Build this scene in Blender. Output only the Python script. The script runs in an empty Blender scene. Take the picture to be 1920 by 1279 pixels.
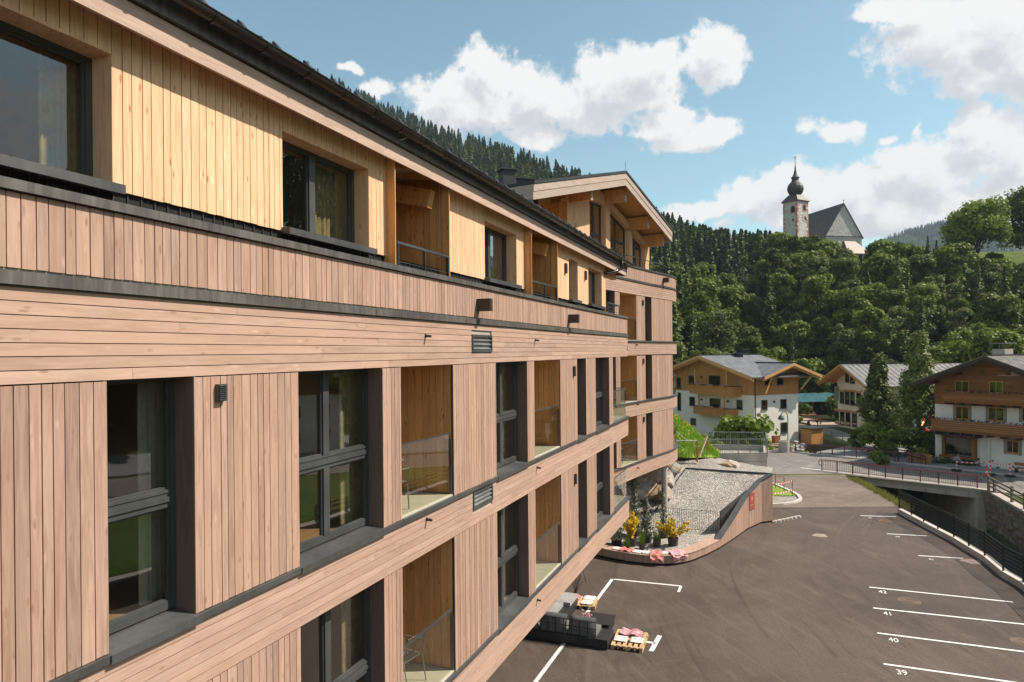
import bpy, math, random
import numpy as np
from mathutils import Vector, Matrix

R = math.radians
random.seed(7)
RNG = np.random.default_rng(11)
SC = bpy.context.scene
COL = SC.collection

# ------------------------------------------------------------------ camera
CAMZ = 9.95
cam_data = bpy.data.cameras.new("camera")
cam_data.lens = 24.0
cam_data.sensor_width = 36.0
cam_data.shift_y = 20.5 / 1920.0
cam_data.clip_start = 0.1
cam_data.clip_end = 9000.0
camera = bpy.data.objects.new("camera", cam_data)
camera.location = (0, 0, CAMZ)
camera.rotation_euler = (Matrix.Rotation(R(90), 4, 'X') @ Matrix.Rotation(-0.009, 4, 'Z')).to_euler()
COL.objects.link(camera)
SC.camera = camera

# ------------------------------------------------------------------ light and exposure
SUN_EL, SUN_AZ = 48.0, 87.0          # azimuth clockwise from +Y
SUN_DIR = Vector((math.sin(R(SUN_AZ)) * math.cos(R(SUN_EL)), math.cos(R(SUN_AZ)) * math.cos(R(SUN_EL)), math.sin(R(SUN_EL))))
sun = bpy.data.lights.new("sun", 'SUN')
sun.energy = 5.0
sun.angle = R(0.5)
sun.color = (1.0, 0.905, 0.77)
sun_ob = bpy.data.objects.new("sun", sun)
sun_ob.rotation_euler = SUN_DIR.to_track_quat('Z', 'Y').to_euler()
COL.objects.link(sun_ob)

SC.render.engine = 'CYCLES'
SC.view_settings.view_transform = 'Standard'
SC.view_settings.look = 'None'
SC.view_settings.exposure = 0.52
HAZE = 0.00013
SC.view_settings.gamma = 1.0
SC.view_settings.use_curve_mapping = False
SC.cycles.use_denoising = True
SC.cycles.max_bounces = 7
SC.cycles.diffuse_bounces = 3
SC.cycles.glossy_bounces = 3
SC.cycles.transmission_bounces = 4
SC.cycles.transparent_max_bounces = 12
SC.cycles.volume_bounces = 0
SC.cycles.caustics_reflective = False
SC.cycles.caustics_refractive = False

# ------------------------------------------------------------------ node helpers
class NT:
    def __init__(s, tree):
        s.t = tree; s.n = tree.nodes; s.l = tree.links
    def new(s, kind, **kw):
        nd = s.n.new(kind)
        for k, v in kw.items():
            setattr(nd, k, v)
        return nd
    def put(s, sock, v):
        if isinstance(v, bpy.types.NodeSocket):
            s.l.new(v, sock)
        elif v is not None:
            if isinstance(v, (tuple, list)) and len(v) == 3 and sock.type == 'RGBA':
                v = (*v, 1)
            sock.default_value = v
    def math(s, op, a, b=None, c=None, clamp=False):
        nd = s.new('ShaderNodeMath', operation=op, use_clamp=clamp)
        for i, v in enumerate((a, b, c)):
            if v is not None: s.put(nd.inputs[i], v)
        return nd.outputs[0]
    def vmath(s, op, a, b=None):
        nd = s.new('ShaderNodeVectorMath', operation=op)
        s.put(nd.inputs[0], a)
        if b is not None: s.put(nd.inputs[1], b)
        return nd.outputs['Value'] if op in ('LENGTH', 'DOT_PRODUCT', 'DISTANCE') else nd.outputs[0]
    def mix(s, f, a, b, mode='MIX'):
        nd = s.new('ShaderNodeMix', data_type='RGBA', blend_type=mode)
        s.put(nd.inputs[0], f); s.put(nd.inputs[6], a); s.put(nd.inputs[7], b)
        return nd.outputs[2]
    def noise(s, vec, scale=5.0, detail=3.0, rough=0.5, dist=0.0):
        nd = s.new('ShaderNodeTexNoise')
        s.put(nd.inputs['Vector'], vec); nd.inputs['Scale'].default_value = scale
        nd.inputs['Detail'].default_value = detail; nd.inputs['Roughness'].default_value = rough
        nd.inputs['Distortion'].default_value = dist
        return nd.outputs[0]
    def voro(s, vec, scale=5.0, feature='F1', out='Distance'):
        nd = s.new('ShaderNodeTexVoronoi', feature=feature)
        s.put(nd.inputs['Vector'], vec); nd.inputs['Scale'].default_value = scale
        return nd.outputs[out]
    def ramp(s, f, lo, hi, a=0.0, b=1.0):
        nd = s.new('ShaderNodeMapRange', interpolation_type='SMOOTHSTEP')
        s.put(nd.inputs[0], f); s.put(nd.inputs[1], lo); s.put(nd.inputs[2], hi)
        s.put(nd.inputs[3], a); s.put(nd.inputs[4], b)
        return nd.outputs[0]

def material(name):
    m = bpy.data.materials.new(name); m.use_nodes = True
    t = NT(m.node_tree)
    bsdf = m.node_tree.nodes['Principled BSDF']
    return m, t, bsdf

def bump(t, bsdf, h, strength=0.3, dist=0.01):
    b = t.new('ShaderNodeBump'); b.inputs['Strength'].default_value = strength
    b.inputs['Distance'].default_value = dist
    t.put(b.inputs['Height'], h); t.l.new(b.outputs[0], bsdf.inputs['Normal'])

def geo_pos(t):
    return t.new('ShaderNodeNewGeometry').outputs['Position']

def rnd(t):
    g = t.new('ShaderNodeNewGeometry'); o = t.new('ShaderNodeObjectInfo')
    return t.math('FRACT', t.math('ADD', t.math('MULTIPLY', o.outputs['Random'], 7.31), g.outputs['Random Per Island']))

def plain(name, col, rough=0.6, var=0.12, scale=3.0, metal=0.0, rn=0.0, spec=0.4, bmp=0.0):
    m, t, b = material(name)
    p = geo_pos(t)
    n = t.noise(p, scale, 5.0, 0.6)
    v = t.ramp(n, 0.3, 0.7, 1 - var, 1 + var)
    if rn:
        v = t.math('MULTIPLY', v, t.math('MULTIPLY_ADD', rnd(t), rn, 1 - rn / 2))
    nd = t.new('ShaderNodeVectorMath', operation='SCALE')
    nd.inputs[0].default_value = col; t.put(nd.inputs['Scale'], v)
    t.l.new(nd.outputs[0], b.inputs['Base Color'])
    b.inputs['Roughness'].default_value = rough; b.inputs['Metallic'].default_value = metal
    b.inputs['Specular IOR Level'].default_value = spec
    if bmp:
        bump(t, b, t.noise(p, scale * 8, 5.0, 0.65), bmp, 0.02)
    return m

def wood(name, ca, cb, knot, vert=True, ang=0.0, rough=0.6, dens=1.0, knots=True, warm=None):
    """board material: grain along the board, knots, each board its own tone"""
    m, t, b = material(name)
    p = geo_pos(t)
    mp = t.new('ShaderNodeMapping', vector_type='POINT')
    t.put(mp.inputs['Vector'], p)
    mp.inputs['Rotation'].default_value = (0, 0, ang)
    r = rnd(t)
    off = t.new('ShaderNodeCombineXYZ')
    t.put(off.inputs[0], t.math('MULTIPLY', r, 37.0)); t.put(off.inputs[1], t.math('MULTIPLY', r, 91.0)); t.put(off.inputs[2], t.math('MULTIPLY', r, 53.0))
    q = t.vmath('ADD', mp.outputs[0], off.outputs[0])
    st = (26, 26, 1.6) if vert else (1.6, 26, 26)
    kn = (11, 11, 3.4) if vert else (3.4, 11, 11)
    g = t.noise(t.vmath('MULTIPLY', q, st), 1.0, 6.0, 0.62, 1.2)
    g2 = t.noise(t.vmath('MULTIPLY', q, (5, 5, 0.9) if vert else (0.9, 5, 5)), 1.0, 2.0, 0.5)
    c = t.mix(t.ramp(g, 0.36, 0.64), tuple(x * 1.07 for x in ca), tuple(x * .93 for x in cb))
    c = t.mix(t.ramp(g2, 0.35, 0.75, 0, 0.45), c, tuple(x * 1.28 for x in ca))
    tone = t.math('MULTIPLY_ADD', t.math('FRACT', t.math('MULTIPLY', r, 13.7)), 0.34 * dens, 1 - 0.17 * dens)
    sc = t.new('ShaderNodeVectorMath', operation='SCALE'); t.put(sc.inputs[0], c); t.put(sc.inputs['Scale'], tone)
    c = sc.outputs[0]
    hue = t.math('FRACT', t.math('MULTIPLY', r, 29.3))
    c = t.mix(t.math('MULTIPLY', hue, 0.28), c, warm if warm else tuple((x * 0.6 + y * 0.4) for x, y in zip(ca, knot)))
    if knots:
        vd = t.voro(t.vmath('MULTIPLY', q, kn), 1.0)
        pick = t.noise(t.vmath('MULTIPLY', q, (2.3, 2.3, 2.3)), 1.0, 0.0)
        kr = t.math('MULTIPLY', t.ramp(vd, 0.08, 0.18, 1, 0), t.ramp(pick, 0.38, 0.44))
        c = t.mix(t.math('MULTIPLY', kr, 0.75), c, knot)
    t.put(b.inputs['Base Color'], c)
    if knots:      # pale resin and filler marks beside some knots
        fv = t.voro(t.vmath('MULTIPLY', t.vmath('ADD', q, (3.3, 1.7, 9.1)), tuple(x * .8 for x in kn)), 1.0)
        fp = t.noise(t.vmath('MULTIPLY', q, (1.9, 1.9, 1.9)), 1.0, 0.0)
        c = t.mix(t.math('MULTIPLY', t.math('MULTIPLY', t.ramp(fv, 0.05, 0.2, 1, 0), t.ramp(fp, 0.5, 0.56)), .5), c, tuple(min(1, x * 1.55) for x in ca))
        t.put(b.inputs['Base Color'], c)
    b.inputs['Roughness'].default_value = rough
    b.inputs['Specular IOR Level'].default_value = 0.25
    bump(t, b, g, 0.25, 0.004)
    return m

def metal_sheet(name, col, rough=0.45, streak=0.25, metal=0.3):
    m, t, b = material(name)
    p = geo_pos(t)
    n = t.noise(t.vmath('MULTIPLY', p, (14, 14, 2.0)), 1.0, 4.0, 0.6)
    n2 = t.noise(p, 1.7, 3.0)
    v = t.math('MULTIPLY', t.ramp(n, 0.3, 0.75, 1 - streak, 1 + streak), t.ramp(n2, 0.3, 0.7, 0.88, 1.12))
    nd = t.new('ShaderNodeVectorMath', operation='SCALE')
    nd.inputs[0].default_value = col; t.put(nd.inputs['Scale'], v)
    t.l.new(nd.outputs[0], b.inputs['Base Color'])
    b.inputs['Metallic'].default_value = metal
    t.put(b.inputs['Roughness'], t.ramp(n2, 0.3, 0.7, rough - 0.08, rough + 0.12))
    return m

def glass_mat(name, tint=(0.82, 0.86, 0.82), refl=1.0, ior=1.5):
    m = bpy.data.materials.new(name); m.use_nodes = True
    t = NT(m.node_tree); m.node_tree.nodes.clear()
    out = t.new('ShaderNodeOutputMaterial'); tr = t.new('ShaderNodeBsdfTransparent'); gl = t.new('ShaderNodeBsdfGlossy')
    tr.inputs[0].default_value = (*tint, 1); gl.inputs['Roughness'].default_value = 0.0
    gl.inputs[0].default_value = (0.95, 0.95, 0.97, 1)
    fr = t.new('ShaderNodeFresnel'); bf = t.new('ShaderNodeNewGeometry').outputs['Backfacing']; t.put(fr.inputs[0], t.math('MULTIPLY_ADD', bf, 1 / ior - ior, ior))
    n = t.noise(geo_pos(t), 0.9, 2.0)
    bp = t.new('ShaderNodeBump'); bp.inputs['Strength'].default_value = 0.018; bp.inputs['Distance'].default_value = 0.1
    t.put(bp.inputs['Height'], n); t.l.new(bp.outputs[0], gl.inputs['Normal'])
    mx = t.new('ShaderNodeMixShader')
    t.put(mx.inputs[0], t.math('MULTIPLY', fr.outputs[0], refl, clamp=True))
    t.l.new(tr.outputs[0], mx.inputs[1]); t.l.new(gl.outputs[0], mx.inputs[2]); t.l.new(mx.outputs[0], out.inputs[0])
    return m

# ------------------------------------------------------------------ world: sky and cumulus
world = bpy.data.worlds.new("World"); SC.world = world; world.use_nodes = True
wt = NT(world.node_tree); world.node_tree.nodes.clear()
w_out = wt.new('ShaderNodeOutputWorld')
sky = wt.new('ShaderNodeTexSky', sky_type='NISHITA')
sky.sun_disc = False
sky.sun_elevation = R(SUN_EL); sky.sun_rotation = R(SUN_AZ)
sky.altitude = 900; sky.air_density = 1.0; sky.dust_density = 1.4; sky.ozone_density = 1.5

def pxdir(px, py):
    dx, dy = px - 960, py - 660
    c, s = math.cos(.009), math.sin(.009)
    v = Vector(((dx * c - dy * s) / 1280, 1.0, -(dx * s + dy * c) / 1280)).normalized()
    return math.atan2(v.x, v.y), math.asin(v.z)

# clouds as (x, y, half width, half height) of the lobes, read off the sky of the place
LOBES = [(850, 185, 75, 45), (915, 130, 50, 55), (900, 205, 120, 45), (1010, 190, 100, 55), (1060, 205, 110, 45), (1150, 160, 95, 75), (1215, 125, 65, 45), (1235, 175, 50, 50),
         (1250, 230, 60, 40), (1330, 250, 70, 25), (1335, 105, 62, 48), (1365, 140, 40, 26), (1290, 262, 60, 18),
         (1350, 395, 110, 18), (1420, 370, 75, 28), (1470, 350, 60, 40), (1560, 370, 90, 50), (1590, 350, 60, 38), (1650, 390, 110, 60), (1690, 325, 75, 52), (1745, 330, 70, 55), (1720, 400, 130, 50), (1800, 390, 100, 40), (1500, 400, 120, 28), (1600, 430, 200, 25),
         (1760, 60, 125, 75), (1850, 60, 140, 90), (1840, 140, 75, 45), (1690, 10, 80, 30), (1930, 120, 100, 100), (1850, 250, 80, 55), (1900, 300, 100, 55), (1830, 210, 40, 28), (1880, 355, 80, 30), (1900, 395, 90, 30),
         (1520, 233, 24, 20), (1570, 245, 34, 20), (1600, 240, 18, 18), (1668, 262, 24, 10), (1718, 245, 12, 26),
         (700, 165, 34, 16), (660, 135, 28, 9), (1010, 255, 60, 18), (1360, 425, 18, 12)]
cg = bpy.data.node_groups.new("cloud_cover", 'ShaderNodeTree')
cg.interface.new_socket("P", in_out='INPUT', socket_type='NodeSocketVector')
cg.interface.new_socket("D", in_out='OUTPUT', socket_type='NodeSocketFloat')
ct = NT(cg); gi = ct.new('NodeGroupInput'); go = ct.new('NodeGroupOutput')
P = gi.outputs[0]
wn = ct.new('ShaderNodeTexNoise'); ct.put(wn.inputs['Vector'], P); wn.inputs['Scale'].default_value = 16; wn.inputs['Detail'].default_value = 3
Pw = ct.vmath('ADD', P, ct.vmath('MULTIPLY', ct.vmath('SUBTRACT', wn.outputs['Color'], (.5, .5, .5)), (.05, .04, 0)))
acc = None
for (x, y, w, h) in LOBES:
    a, e = pxdir(x, y)
    a2, e2 = pxdir(x + w, y); a3, e3 = pxdir(x, y - h)
    sx, sy = max(abs(a2 - a), .004) * 1.25, max(abs(e3 - e), .004) * 1.3
    d = ct.vmath('LENGTH', ct.vmath('MULTIPLY', ct.vmath('SUBTRACT', Pw, (a, e, 0)), (1 / sx, 1 / sy, 0)))
    f = ct.math('MULTIPLY', ct.math('SUBTRACT', 1.0, d), min(1.0, .30 + w / 75))
    if acc is None: acc = f
    else: acc = ct.math('SMOOTH_MAX', acc, f, 0.25)
for (a, e, sx_, sy_) in ((1.30, .40, .13, .06), (1.18, .33, .12, .05), (1.42, .47, .12, .07), (1.02, .30, .12, .05), (.93, .37, .10, .05), (1.08, .45, .10, .04), (1.5, .36, .1, .06)):
    d = ct.vmath('LENGTH', ct.vmath('MULTIPLY', ct.vmath('SUBTRACT', Pw, (a, e, 0)), (1 / sx_, 1 / sy_, 0)))
    acc = ct.math('SMOOTH_MAX', acc, ct.math('SUBTRACT', 1.0, d), 0.25)
# fair-weather clouds over the rest of the sky
sp = ct.new('ShaderNodeSeparateXYZ'); ct.put(sp.inputs[0], P)
side = ct.math('MULTIPLY', ct.ramp(ct.math('ABSOLUTE', ct.math('SUBTRACT', sp.outputs[0], 0.06)), 0.62, 0.8), 1.0)
gen = ct.math('SUBTRACT', ct.math('MULTIPLY', ct.noise(ct.vmath('MULTIPLY', P, (1.0, 1.8, 1)), 2.6, 4.0, 0.5), 3.4), 1.62)
gen = ct.math('SUBTRACT', gen, ct.math('MULTIPLY', ct.math('SUBTRACT', 1.0, side), 3.0))
acc = ct.math('MAXIMUM', acc, gen)
n1 = ct.noise(P, 20.0, 10.0, 0.62, 0.15)
n2 = ct.noise(P, 75.0, 5.0, 0.6)
dd = ct.math('ADD', ct.math('MULTIPLY', acc, 1.7), ct.math('MULTIPLY', ct.math('SUBTRACT', n1, 0.5), 2.3))
dd = ct.math('ADD', dd, ct.math('MULTIPLY', ct.math('SUBTRACT', n2, 0.5), 1.15))
ct.put(go.inputs[0], dd)
tc = wt.new('ShaderNodeTexCoord')
sx = wt.new('ShaderNodeSeparateXYZ'); wt.put(sx.inputs[0], wt.vmath('NORMALIZE', tc.outputs['Generated']))
az = wt.math('ARCTAN2', sx.outputs[0], sx.outputs[1]); el = wt.math('ARCSINE', sx.outputs[2])
cp = wt.new('ShaderNodeCombineXYZ'); wt.put(cp.inputs[0], az); wt.put(cp.inputs[1], el)
def cover(off):
    g = wt.new('ShaderNodeGroup'); g.node_tree = cg
    wt.put(g.inputs[0], wt.vmath('ADD', cp.outputs[0], off)); return g.outputs[0]
d0 = cover((0, 0, 0)); d1 = cover((.012, .03, 0))
alpha = wt.ramp(d0, 0.0, 0.62)
thick = wt.math('SUBTRACT', wt.math('MULTIPLY', wt.ramp(d1, 0.45, 1.9), 1.0), 0.0)
ccol = wt.mix(thick, (1.0, 0.975, 0.965), (0.66, 0.655, 0.69))
ccol = wt.mix(wt.ramp(wt.math('SUBTRACT', d1, d0), -0.25, 0.35, 0.0, 0.45), ccol, (0.66, 0.67, 0.73))
SKY_STRENGTH = 0.12
CLOUD = 0.69 / SKY_STRENGTH
tint = wt.mix(1.0, sky.outputs[0], (1.02, 1.13, 0.90), 'MULTIPLY')
scn = wt.new('ShaderNodeVectorMath', operation='SCALE'); wt.put(scn.inputs[0], ccol); scn.inputs['Scale'].default_value = CLOUD
final = wt.mix(wt.math('MULTIPLY', alpha, wt.ramp(el, -0.03, 0.02)), tint, scn.outputs[0])
bg = wt.new('ShaderNodeBackground'); wt.put(bg.inputs[0], final); bg.inputs[1].default_value = SKY_STRENGTH
wt.l.new(bg.outputs[0], w_out.inputs[0])
world.cycles.sampling_method = 'MANUAL'; world.cycles.sample_map_resolution = 512

# ------------------------------------------------------------------ pixel / place helpers
def ray(px, py):
    dx, dy = px - 960, py - 660
    c, s = math.cos(.009), math.sin(.009)
    return (dx * c - dy * s) / 1280, (dx * s + dy * c) / 1280
def G(px, py, z=0.0):
    a, b = ray(px, py); Y = (CAMZ - z) / b
    return Vector((a * Y, Y, z))
def AT(px, py, Y):
    a, b = ray(px, py)
    return Vector((a * Y, Y, CAMZ - b * Y))

# ------------------------------------------------------------------ mesh helpers
ORG = {}
def empty(name, loc, label=None, cat=None, group=None, kind=None):
    o = bpy.data.objects.new(name, None); COL.objects.link(o)
    o.location = loc; o.empty_display_size = 0.3
    ORG[o.name] = Vector(loc)
    tag(o, label, cat, group, kind)
    return o
def tag(o, label=None, cat=None, group=None, kind=None):
    if label: o['label'] = label
    if cat: o['category'] = cat
    if group: o['group'] = group
    if kind: o['kind'] = kind
    return o

class MB:
    def __init__(s): s.v = []; s.f = []; s.m = []; s.c = [(0, 0)]
    def calls(s):
        return [(a[0], b[0], a[1], b[1]) for a, b in zip(s.c, s.c[1:])]
    def add(s, vs, fs, mi=0):
        k = len(s.v); s.c.append((k + len(vs), len(s.f) + len(fs))); s.v += [tuple(p) for p in vs]
        s.f += [tuple(i + k for i in f) for f in fs]; s.m += [mi] * len(fs)
        return s
    def hexa(s, p, mi=0):            # p: 8 points, bottom ring 0-3 then top ring 4-7
        return s.add(p, [(3, 2, 1, 0), (4, 5, 6, 7), (0, 1, 5, 4), (1, 2, 6, 5), (2, 3, 7, 6), (3, 0, 4, 7)], mi)
    def box(s, c, size, ax=0.0, mi=0, tilt=None):
        hx, hy, hz = (d / 2 for d in size); c = Vector(c)
        M = Matrix.Rotation(ax, 3, 'Z')
        if tilt is not None: M = M @ tilt
        pts = [c + M @ Vector(q) for q in ((-hx, -hy, -hz), (hx, -hy, -hz), (hx, hy, -hz), (-hx, hy, -hz), (-hx, -hy, hz), (hx, -hy, hz), (hx, hy, hz), (-hx, hy, hz))]
        return s.hexa(pts, mi)
    def bar(s, a, b, w, h=None, mi=0, up=(0, 0, 1)):
        a, b = Vector(a), Vector(b); h = h or w; d = (b - a)
        if d.length < 1e-6: return s
        d.normalize(); u = Vector(up)
        if abs(d.dot(u)) > .98: u = Vector((1, 0, 0))
        r = d.cross(u).normalized(); u = r.cross(d)
        pts = []
        for e in (a, b):
            for (i, j) in ((-1, -1), (1, -1), (1, 1), (-1, 1)):
                pts.append(e + r * (i * w / 2) + u * (j * h / 2))
        return s.hexa(pts, mi)
    def tube(s, pts, r, n=8, mi=0, cap=True):
        pts = [Vector(p) for p in pts]; rings = []
        rs = r if isinstance(r, (list, tuple)) else [r] * len(pts)
        prev = None
        for i, p in enumerate(pts):
            d = (pts[min(i + 1, len(pts) - 1)] - pts[max(i - 1, 0)]).normalized()
            if prev is None:
                u = Vector((0, 0, 1)) if abs(d.z) < .9 else Vector((1, 0, 0))
                x = d.cross(u).normalized()
            else:
                x = (prev - d * prev.dot(d)).normalized()
            prev = x; y = d.cross(x)
            rings.append([p + (x * math.cos(2 * math.pi * k / n) + y * math.sin(2 * math.pi * k / n)) * rs[i] for k in range(n)])
        vs = [q for rg in rings for q in rg]; fs = []
        for i in range(len(pts) - 1):
            for k in range(n):
                fs.append((i * n + k, i * n + (k + 1) % n, (i + 1) * n + (k + 1) % n, (i + 1) * n + k))
        if cap:
            fs.append(tuple(range(n))[::-1]); fs.append(tuple((len(pts) - 1) * n + k for k in range(n)))
        return s.add(vs, fs, mi)
    def lathe(s, c, prof, n=16, mi=0, sq=None):
        c = Vector(c); vs = []; fs = []
        for (r, z) in prof:
            for k in range(n):
                a = 2 * math.pi * (k + .5) / n
                vs.append(c + Vector((r * math.cos(a), r * math.sin(a), z)))
        for i in range(len(prof) - 1):
            for k in range(n):
                fs.append((i * n + k, i * n + (k + 1) % n, (i + 1) * n + (k + 1) % n, (i + 1) * n + k))
        return s.add(vs, fs, mi)
    def poly(s, pts, mi=0): return s.add(pts, [tuple(range(len(pts)))], mi)
    def prism(s, pts, d, mi=0):      # polygon extruded by vector d
        d = Vector(d); n = len(pts); a = [Vector(p) for p in pts]; b = [p + d for p in a]
        fs = [tuple(range(n))[::-1], tuple(range(n, 2 * n))] + [(i, (i + 1) % n, n + (i + 1) % n, n + i) for i in range(n)]
        return s.add(a + b, fs, mi)
    def build(s, name, mats, parent=None, smooth=False, label=None, cat=None, group=None, kind=None, org=None):
        me = bpy.data.meshes.new(name)
        if parent is not None:
            o0 = ORG[parent.name]
        else:
            o0 = Vector(org) if org is not None else Vector((0, 0, 0))
        me.from_pydata([(p[0] - o0.x, p[1] - o0.y, p[2] - o0.z) for p in s.v], [], s.f)
        mats = mats if isinstance(mats, (list, tuple)) else [mats]
        for m in mats: me.materials.append(m)
        if len(mats) > 1: me.polygons.foreach_set('material_index', s.m)
        if smooth: me.polygons.foreach_set('use_smooth', [True] * len(s.f))
        me.update()
        o = bpy.data.objects.new(name, me); COL.objects.link(o)
        if parent is not None: o.parent = parent
        else: o.location = o0
        ORG[o.name] = o0
        tag(o, label, cat, group, kind)
        return o

def build_each(mb, name, mats, parent=None, **kw):
    """every add() of the collector becomes a part of its own"""
    for (v0, v1, f0, f1) in mb.calls():
        q = MB(); q.v = mb.v[v0:v1]; q.f = [tuple(i - v0 for i in f) for f in mb.f[f0:f1]]; q.m = mb.m[f0:f1]
        q.build(name, mats, parent, **kw)

def fix_normals(o):
    import bmesh
    bm = bmesh.new(); bm.from_mesh(o.data); bmesh.ops.recalc_face_normals(bm, faces=bm.faces); bm.to_mesh(o.data); bm.free()

def copy_tree(o, parent=None):
    c = o.copy(); COL.objects.link(c)
    if parent is not None: c.parent = parent
    ORG[c.name] = Vector(c.location)
    for ch in list(o.children): copy_tree(ch, c)
    return c

class Path:
    """plan polyline; W(s, o, z): distance s along, o outward (to the right of travel), height z"""
    def __init__(s, pts):
        s.p = [Vector((a, b, 0)) for a, b in pts]; s.n = []; s.c = [0]
        seg = []
        for a, b in zip(s.p, s.p[1:]):
            d = (b - a); s.c.append(s.c[-1] + d.length); d.normalize(); seg.append(Vector((d.y, -d.x, 0)))
        s.seg = seg
        for i in range(len(s.p)):
            m = seg[max(i - 1, 0)] + seg[min(i, len(seg) - 1)]; s.n.append(m.normalized())
    def __call__(s, t, o, z):
        i = 0
        while i < len(s.seg) - 1 and t > s.c[i + 1]: i += 1
        L = s.c[i + 1] - s.c[i]; w = (t - s.c[i]) / L
        if w < 0 or w > 1:
            d = (s.p[i + 1] - s.p[i]).normalized(); q = s.p[i] + d * (t - s.c[i]); n = s.n[i] if w < 0 else s.n[i + 1]
        else:
            q = s.p[i].lerp(s.p[i + 1], w); n = s.n[i].lerp(s.n[i + 1], w).normalized()
        r = q + n * o
        return Vector((r.x, r.y, z))
def fbox(mb, W, s0, s1, o0, o1, z0, z1, mi=0):
    return mb.hexa([W(s0, o0, z0), W(s0, o1, z0), W(s1, o1, z0), W(s1, o0, z0), W(s0, o0, z1), W(s0, o1, z1), W(s1, o1, z1), W(s1, o0, z1)], mi)
def fstrip(mb, W, s0, s1, o0, o1, z0, z1, mi=0, step=0.6):
    n = max(1, int(math.ceil((s1 - s0) / step))); vs = []; fs = []
    for i in range(n + 1):
        s = s0 + (s1 - s0) * i / n
        vs += [W(s, o0, z0), W(s, o1, z0), W(s, o1, z1), W(s, o0, z1)]
    for i in range(n):
        a = i * 4
        for k in range(4):
            fs.append((a + k, a + 4 + k, a + 4 + (k + 1) % 4, a + (k + 1) % 4))
    fs.append((0, 1, 2, 3)); fs.append((n * 4 + 3, n * 4 + 2, n * 4 + 1, n * 4))
    return mb.add(vs, fs, mi)

# ------------------------------------------------------------------ materials
TH = R(21.0)
AF = R(-69.0)          # turns the facade direction onto x, for the grain of level boards
M = {}
BR_A, BR_B = (0.400, 0.270, 0.213), (0.325, 0.209, 0.160)
M['brown_v'] = wood('brown_board_upright', BR_A, BR_B, (0.28, 0.155, 0.105), True, warm=(0.48, 0.275, 0.18))
M['brown_h'] = wood('brown_board_level', (0.435, 0.300, 0.238), (0.398, 0.268, 0.208), (0.32, 0.19, 0.13), False, AF, warm=(0.50, 0.30, 0.205), dens=0.6)
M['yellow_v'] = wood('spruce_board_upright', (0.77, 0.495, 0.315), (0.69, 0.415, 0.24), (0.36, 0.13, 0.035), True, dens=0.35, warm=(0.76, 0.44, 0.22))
M['yellow_h'] = wood('spruce_board_level', (0.66, 0.40, 0.17), (0.55, 0.31, 0.115), (0.35, 0.15, 0.04), False, AF, dens=0.5)
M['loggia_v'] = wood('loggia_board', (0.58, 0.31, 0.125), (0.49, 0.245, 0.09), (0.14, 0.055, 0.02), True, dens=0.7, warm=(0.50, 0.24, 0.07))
M['fascia'] = wood('pale_fascia_board', (0.50, 0.365, 0.295), (0.43, 0.305, 0.245), (0.42, 0.28, 0.2), False, AF, dens=0.4)
M['gable_fascia'] = wood('gable_fascia_board', (0.46, 0.36, 0.305), (0.41, 0.315, 0.265), (0.34, 0.24, 0.19), False, R(-58), dens=0.3)
M['fascia_dark'] = wood('grey_stained_board', (0.105, 0.088, 0.083), (0.085, 0.07, 0.066), (0.05, 0.04, 0.04), False, AF, dens=0.3, knots=False)
M['reveal'] = wood('stained_reveal_board', (0.185, 0.125, 0.10), (0.155, 0.10, 0.08), (0.08, 0.06, 0.05), True, dens=0.3, knots=False)
M['membrane'] = plain('black_wall_membrane', (0.012, 0.010, 0.010), 0.9)
M['zinc'] = metal_sheet('weathered_zinc_sheet', (0.115, 0.105, 0.098), 0.5, 0.3, 0.25)
M['sill'] = metal_sheet('anthracite_sill_sheet', (0.072, 0.073, 0.074), 0.42, 0.12, 0.1)
M['frame'] = metal_sheet('anthracite_window_frame', (0.055, 0.058, 0.058), 0.42, 0.05, 0.0)
M['gutter'] = metal_sheet('dark_gutter_sheet', (0.065, 0.052, 0.045), 0.22, 0.06, 0.7)
M['black'] = plain('black_painted_steel', (0.018, 0.018, 0.019), 0.4)
M['lamp'] = plain('dark_brown_lamp', (0.055, 0.043, 0.040), 0.45)
M['rail'] = metal_sheet('grey_rail', (0.10, 0.105, 0.11), 0.35, 0.1, 0.5)
M['glass'] = glass_mat('window_glass', (0.84, 0.85, 0.80), 2.7, 1.5)
M['glass_rail'] = glass_mat('balustrade_glass', (0.86, 0.88, 0.80), 1.6, 1.5)
M['plaster_in'] = plain('room_wall_plaster', (0.36, 0.31, 0.25), 0.8, 0.05)
M['floor_in'] = wood('oak_room_floor', (0.36, 0.22, 0.11), (0.28, 0.165, 0.08), (0.2, 0.1, 0.05), False, AF, knots=False)
M['tile'] = plain('pale_balcony_tile', (0.50, 0.47, 0.38), 0.7, 0.06, 2.0)
M['curtain'] = plain('olive_curtain', (0.30, 0.25, 0.13), 0.9, 0.25, 9.0)
M['curtain_pale'] = plain('pale_sheer_curtain', (0.40, 0.37, 0.31), 0.9, 0.1, 9.0)
M['concrete'] = plain('fair_faced_concrete', (0.42, 0.37, 0.33), 0.8, 0.12, 1.2, bmp=0.15)
M['galv'] = metal_sheet('galvanised_steel', (0.28, 0.30, 0.32), 0.45, 0.12, 0.5)
M['white_wall'] = plain('white_render', (0.78, 0.745, 0.69), 0.85, 0.05, 0.8, bmp=0.1)
M['honey_v'] = wood('honey_board_upright', (0.50, 0.245, 0.085), (0.42, 0.195, 0.06), (0.3, 0.14, 0.04), True, dens=0.5, knots=False)
M['honey_h'] = wood('honey_beam', (0.62, 0.35, 0.15), (0.54, 0.285, 0.11), (0.3, 0.14, 0.04), False, R(-25), dens=0.4, knots=False)
M['dark_pane'] = glass_mat('dark_house_glass', (0.25, 0.27, 0.27), 1.8, 1.5)
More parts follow.
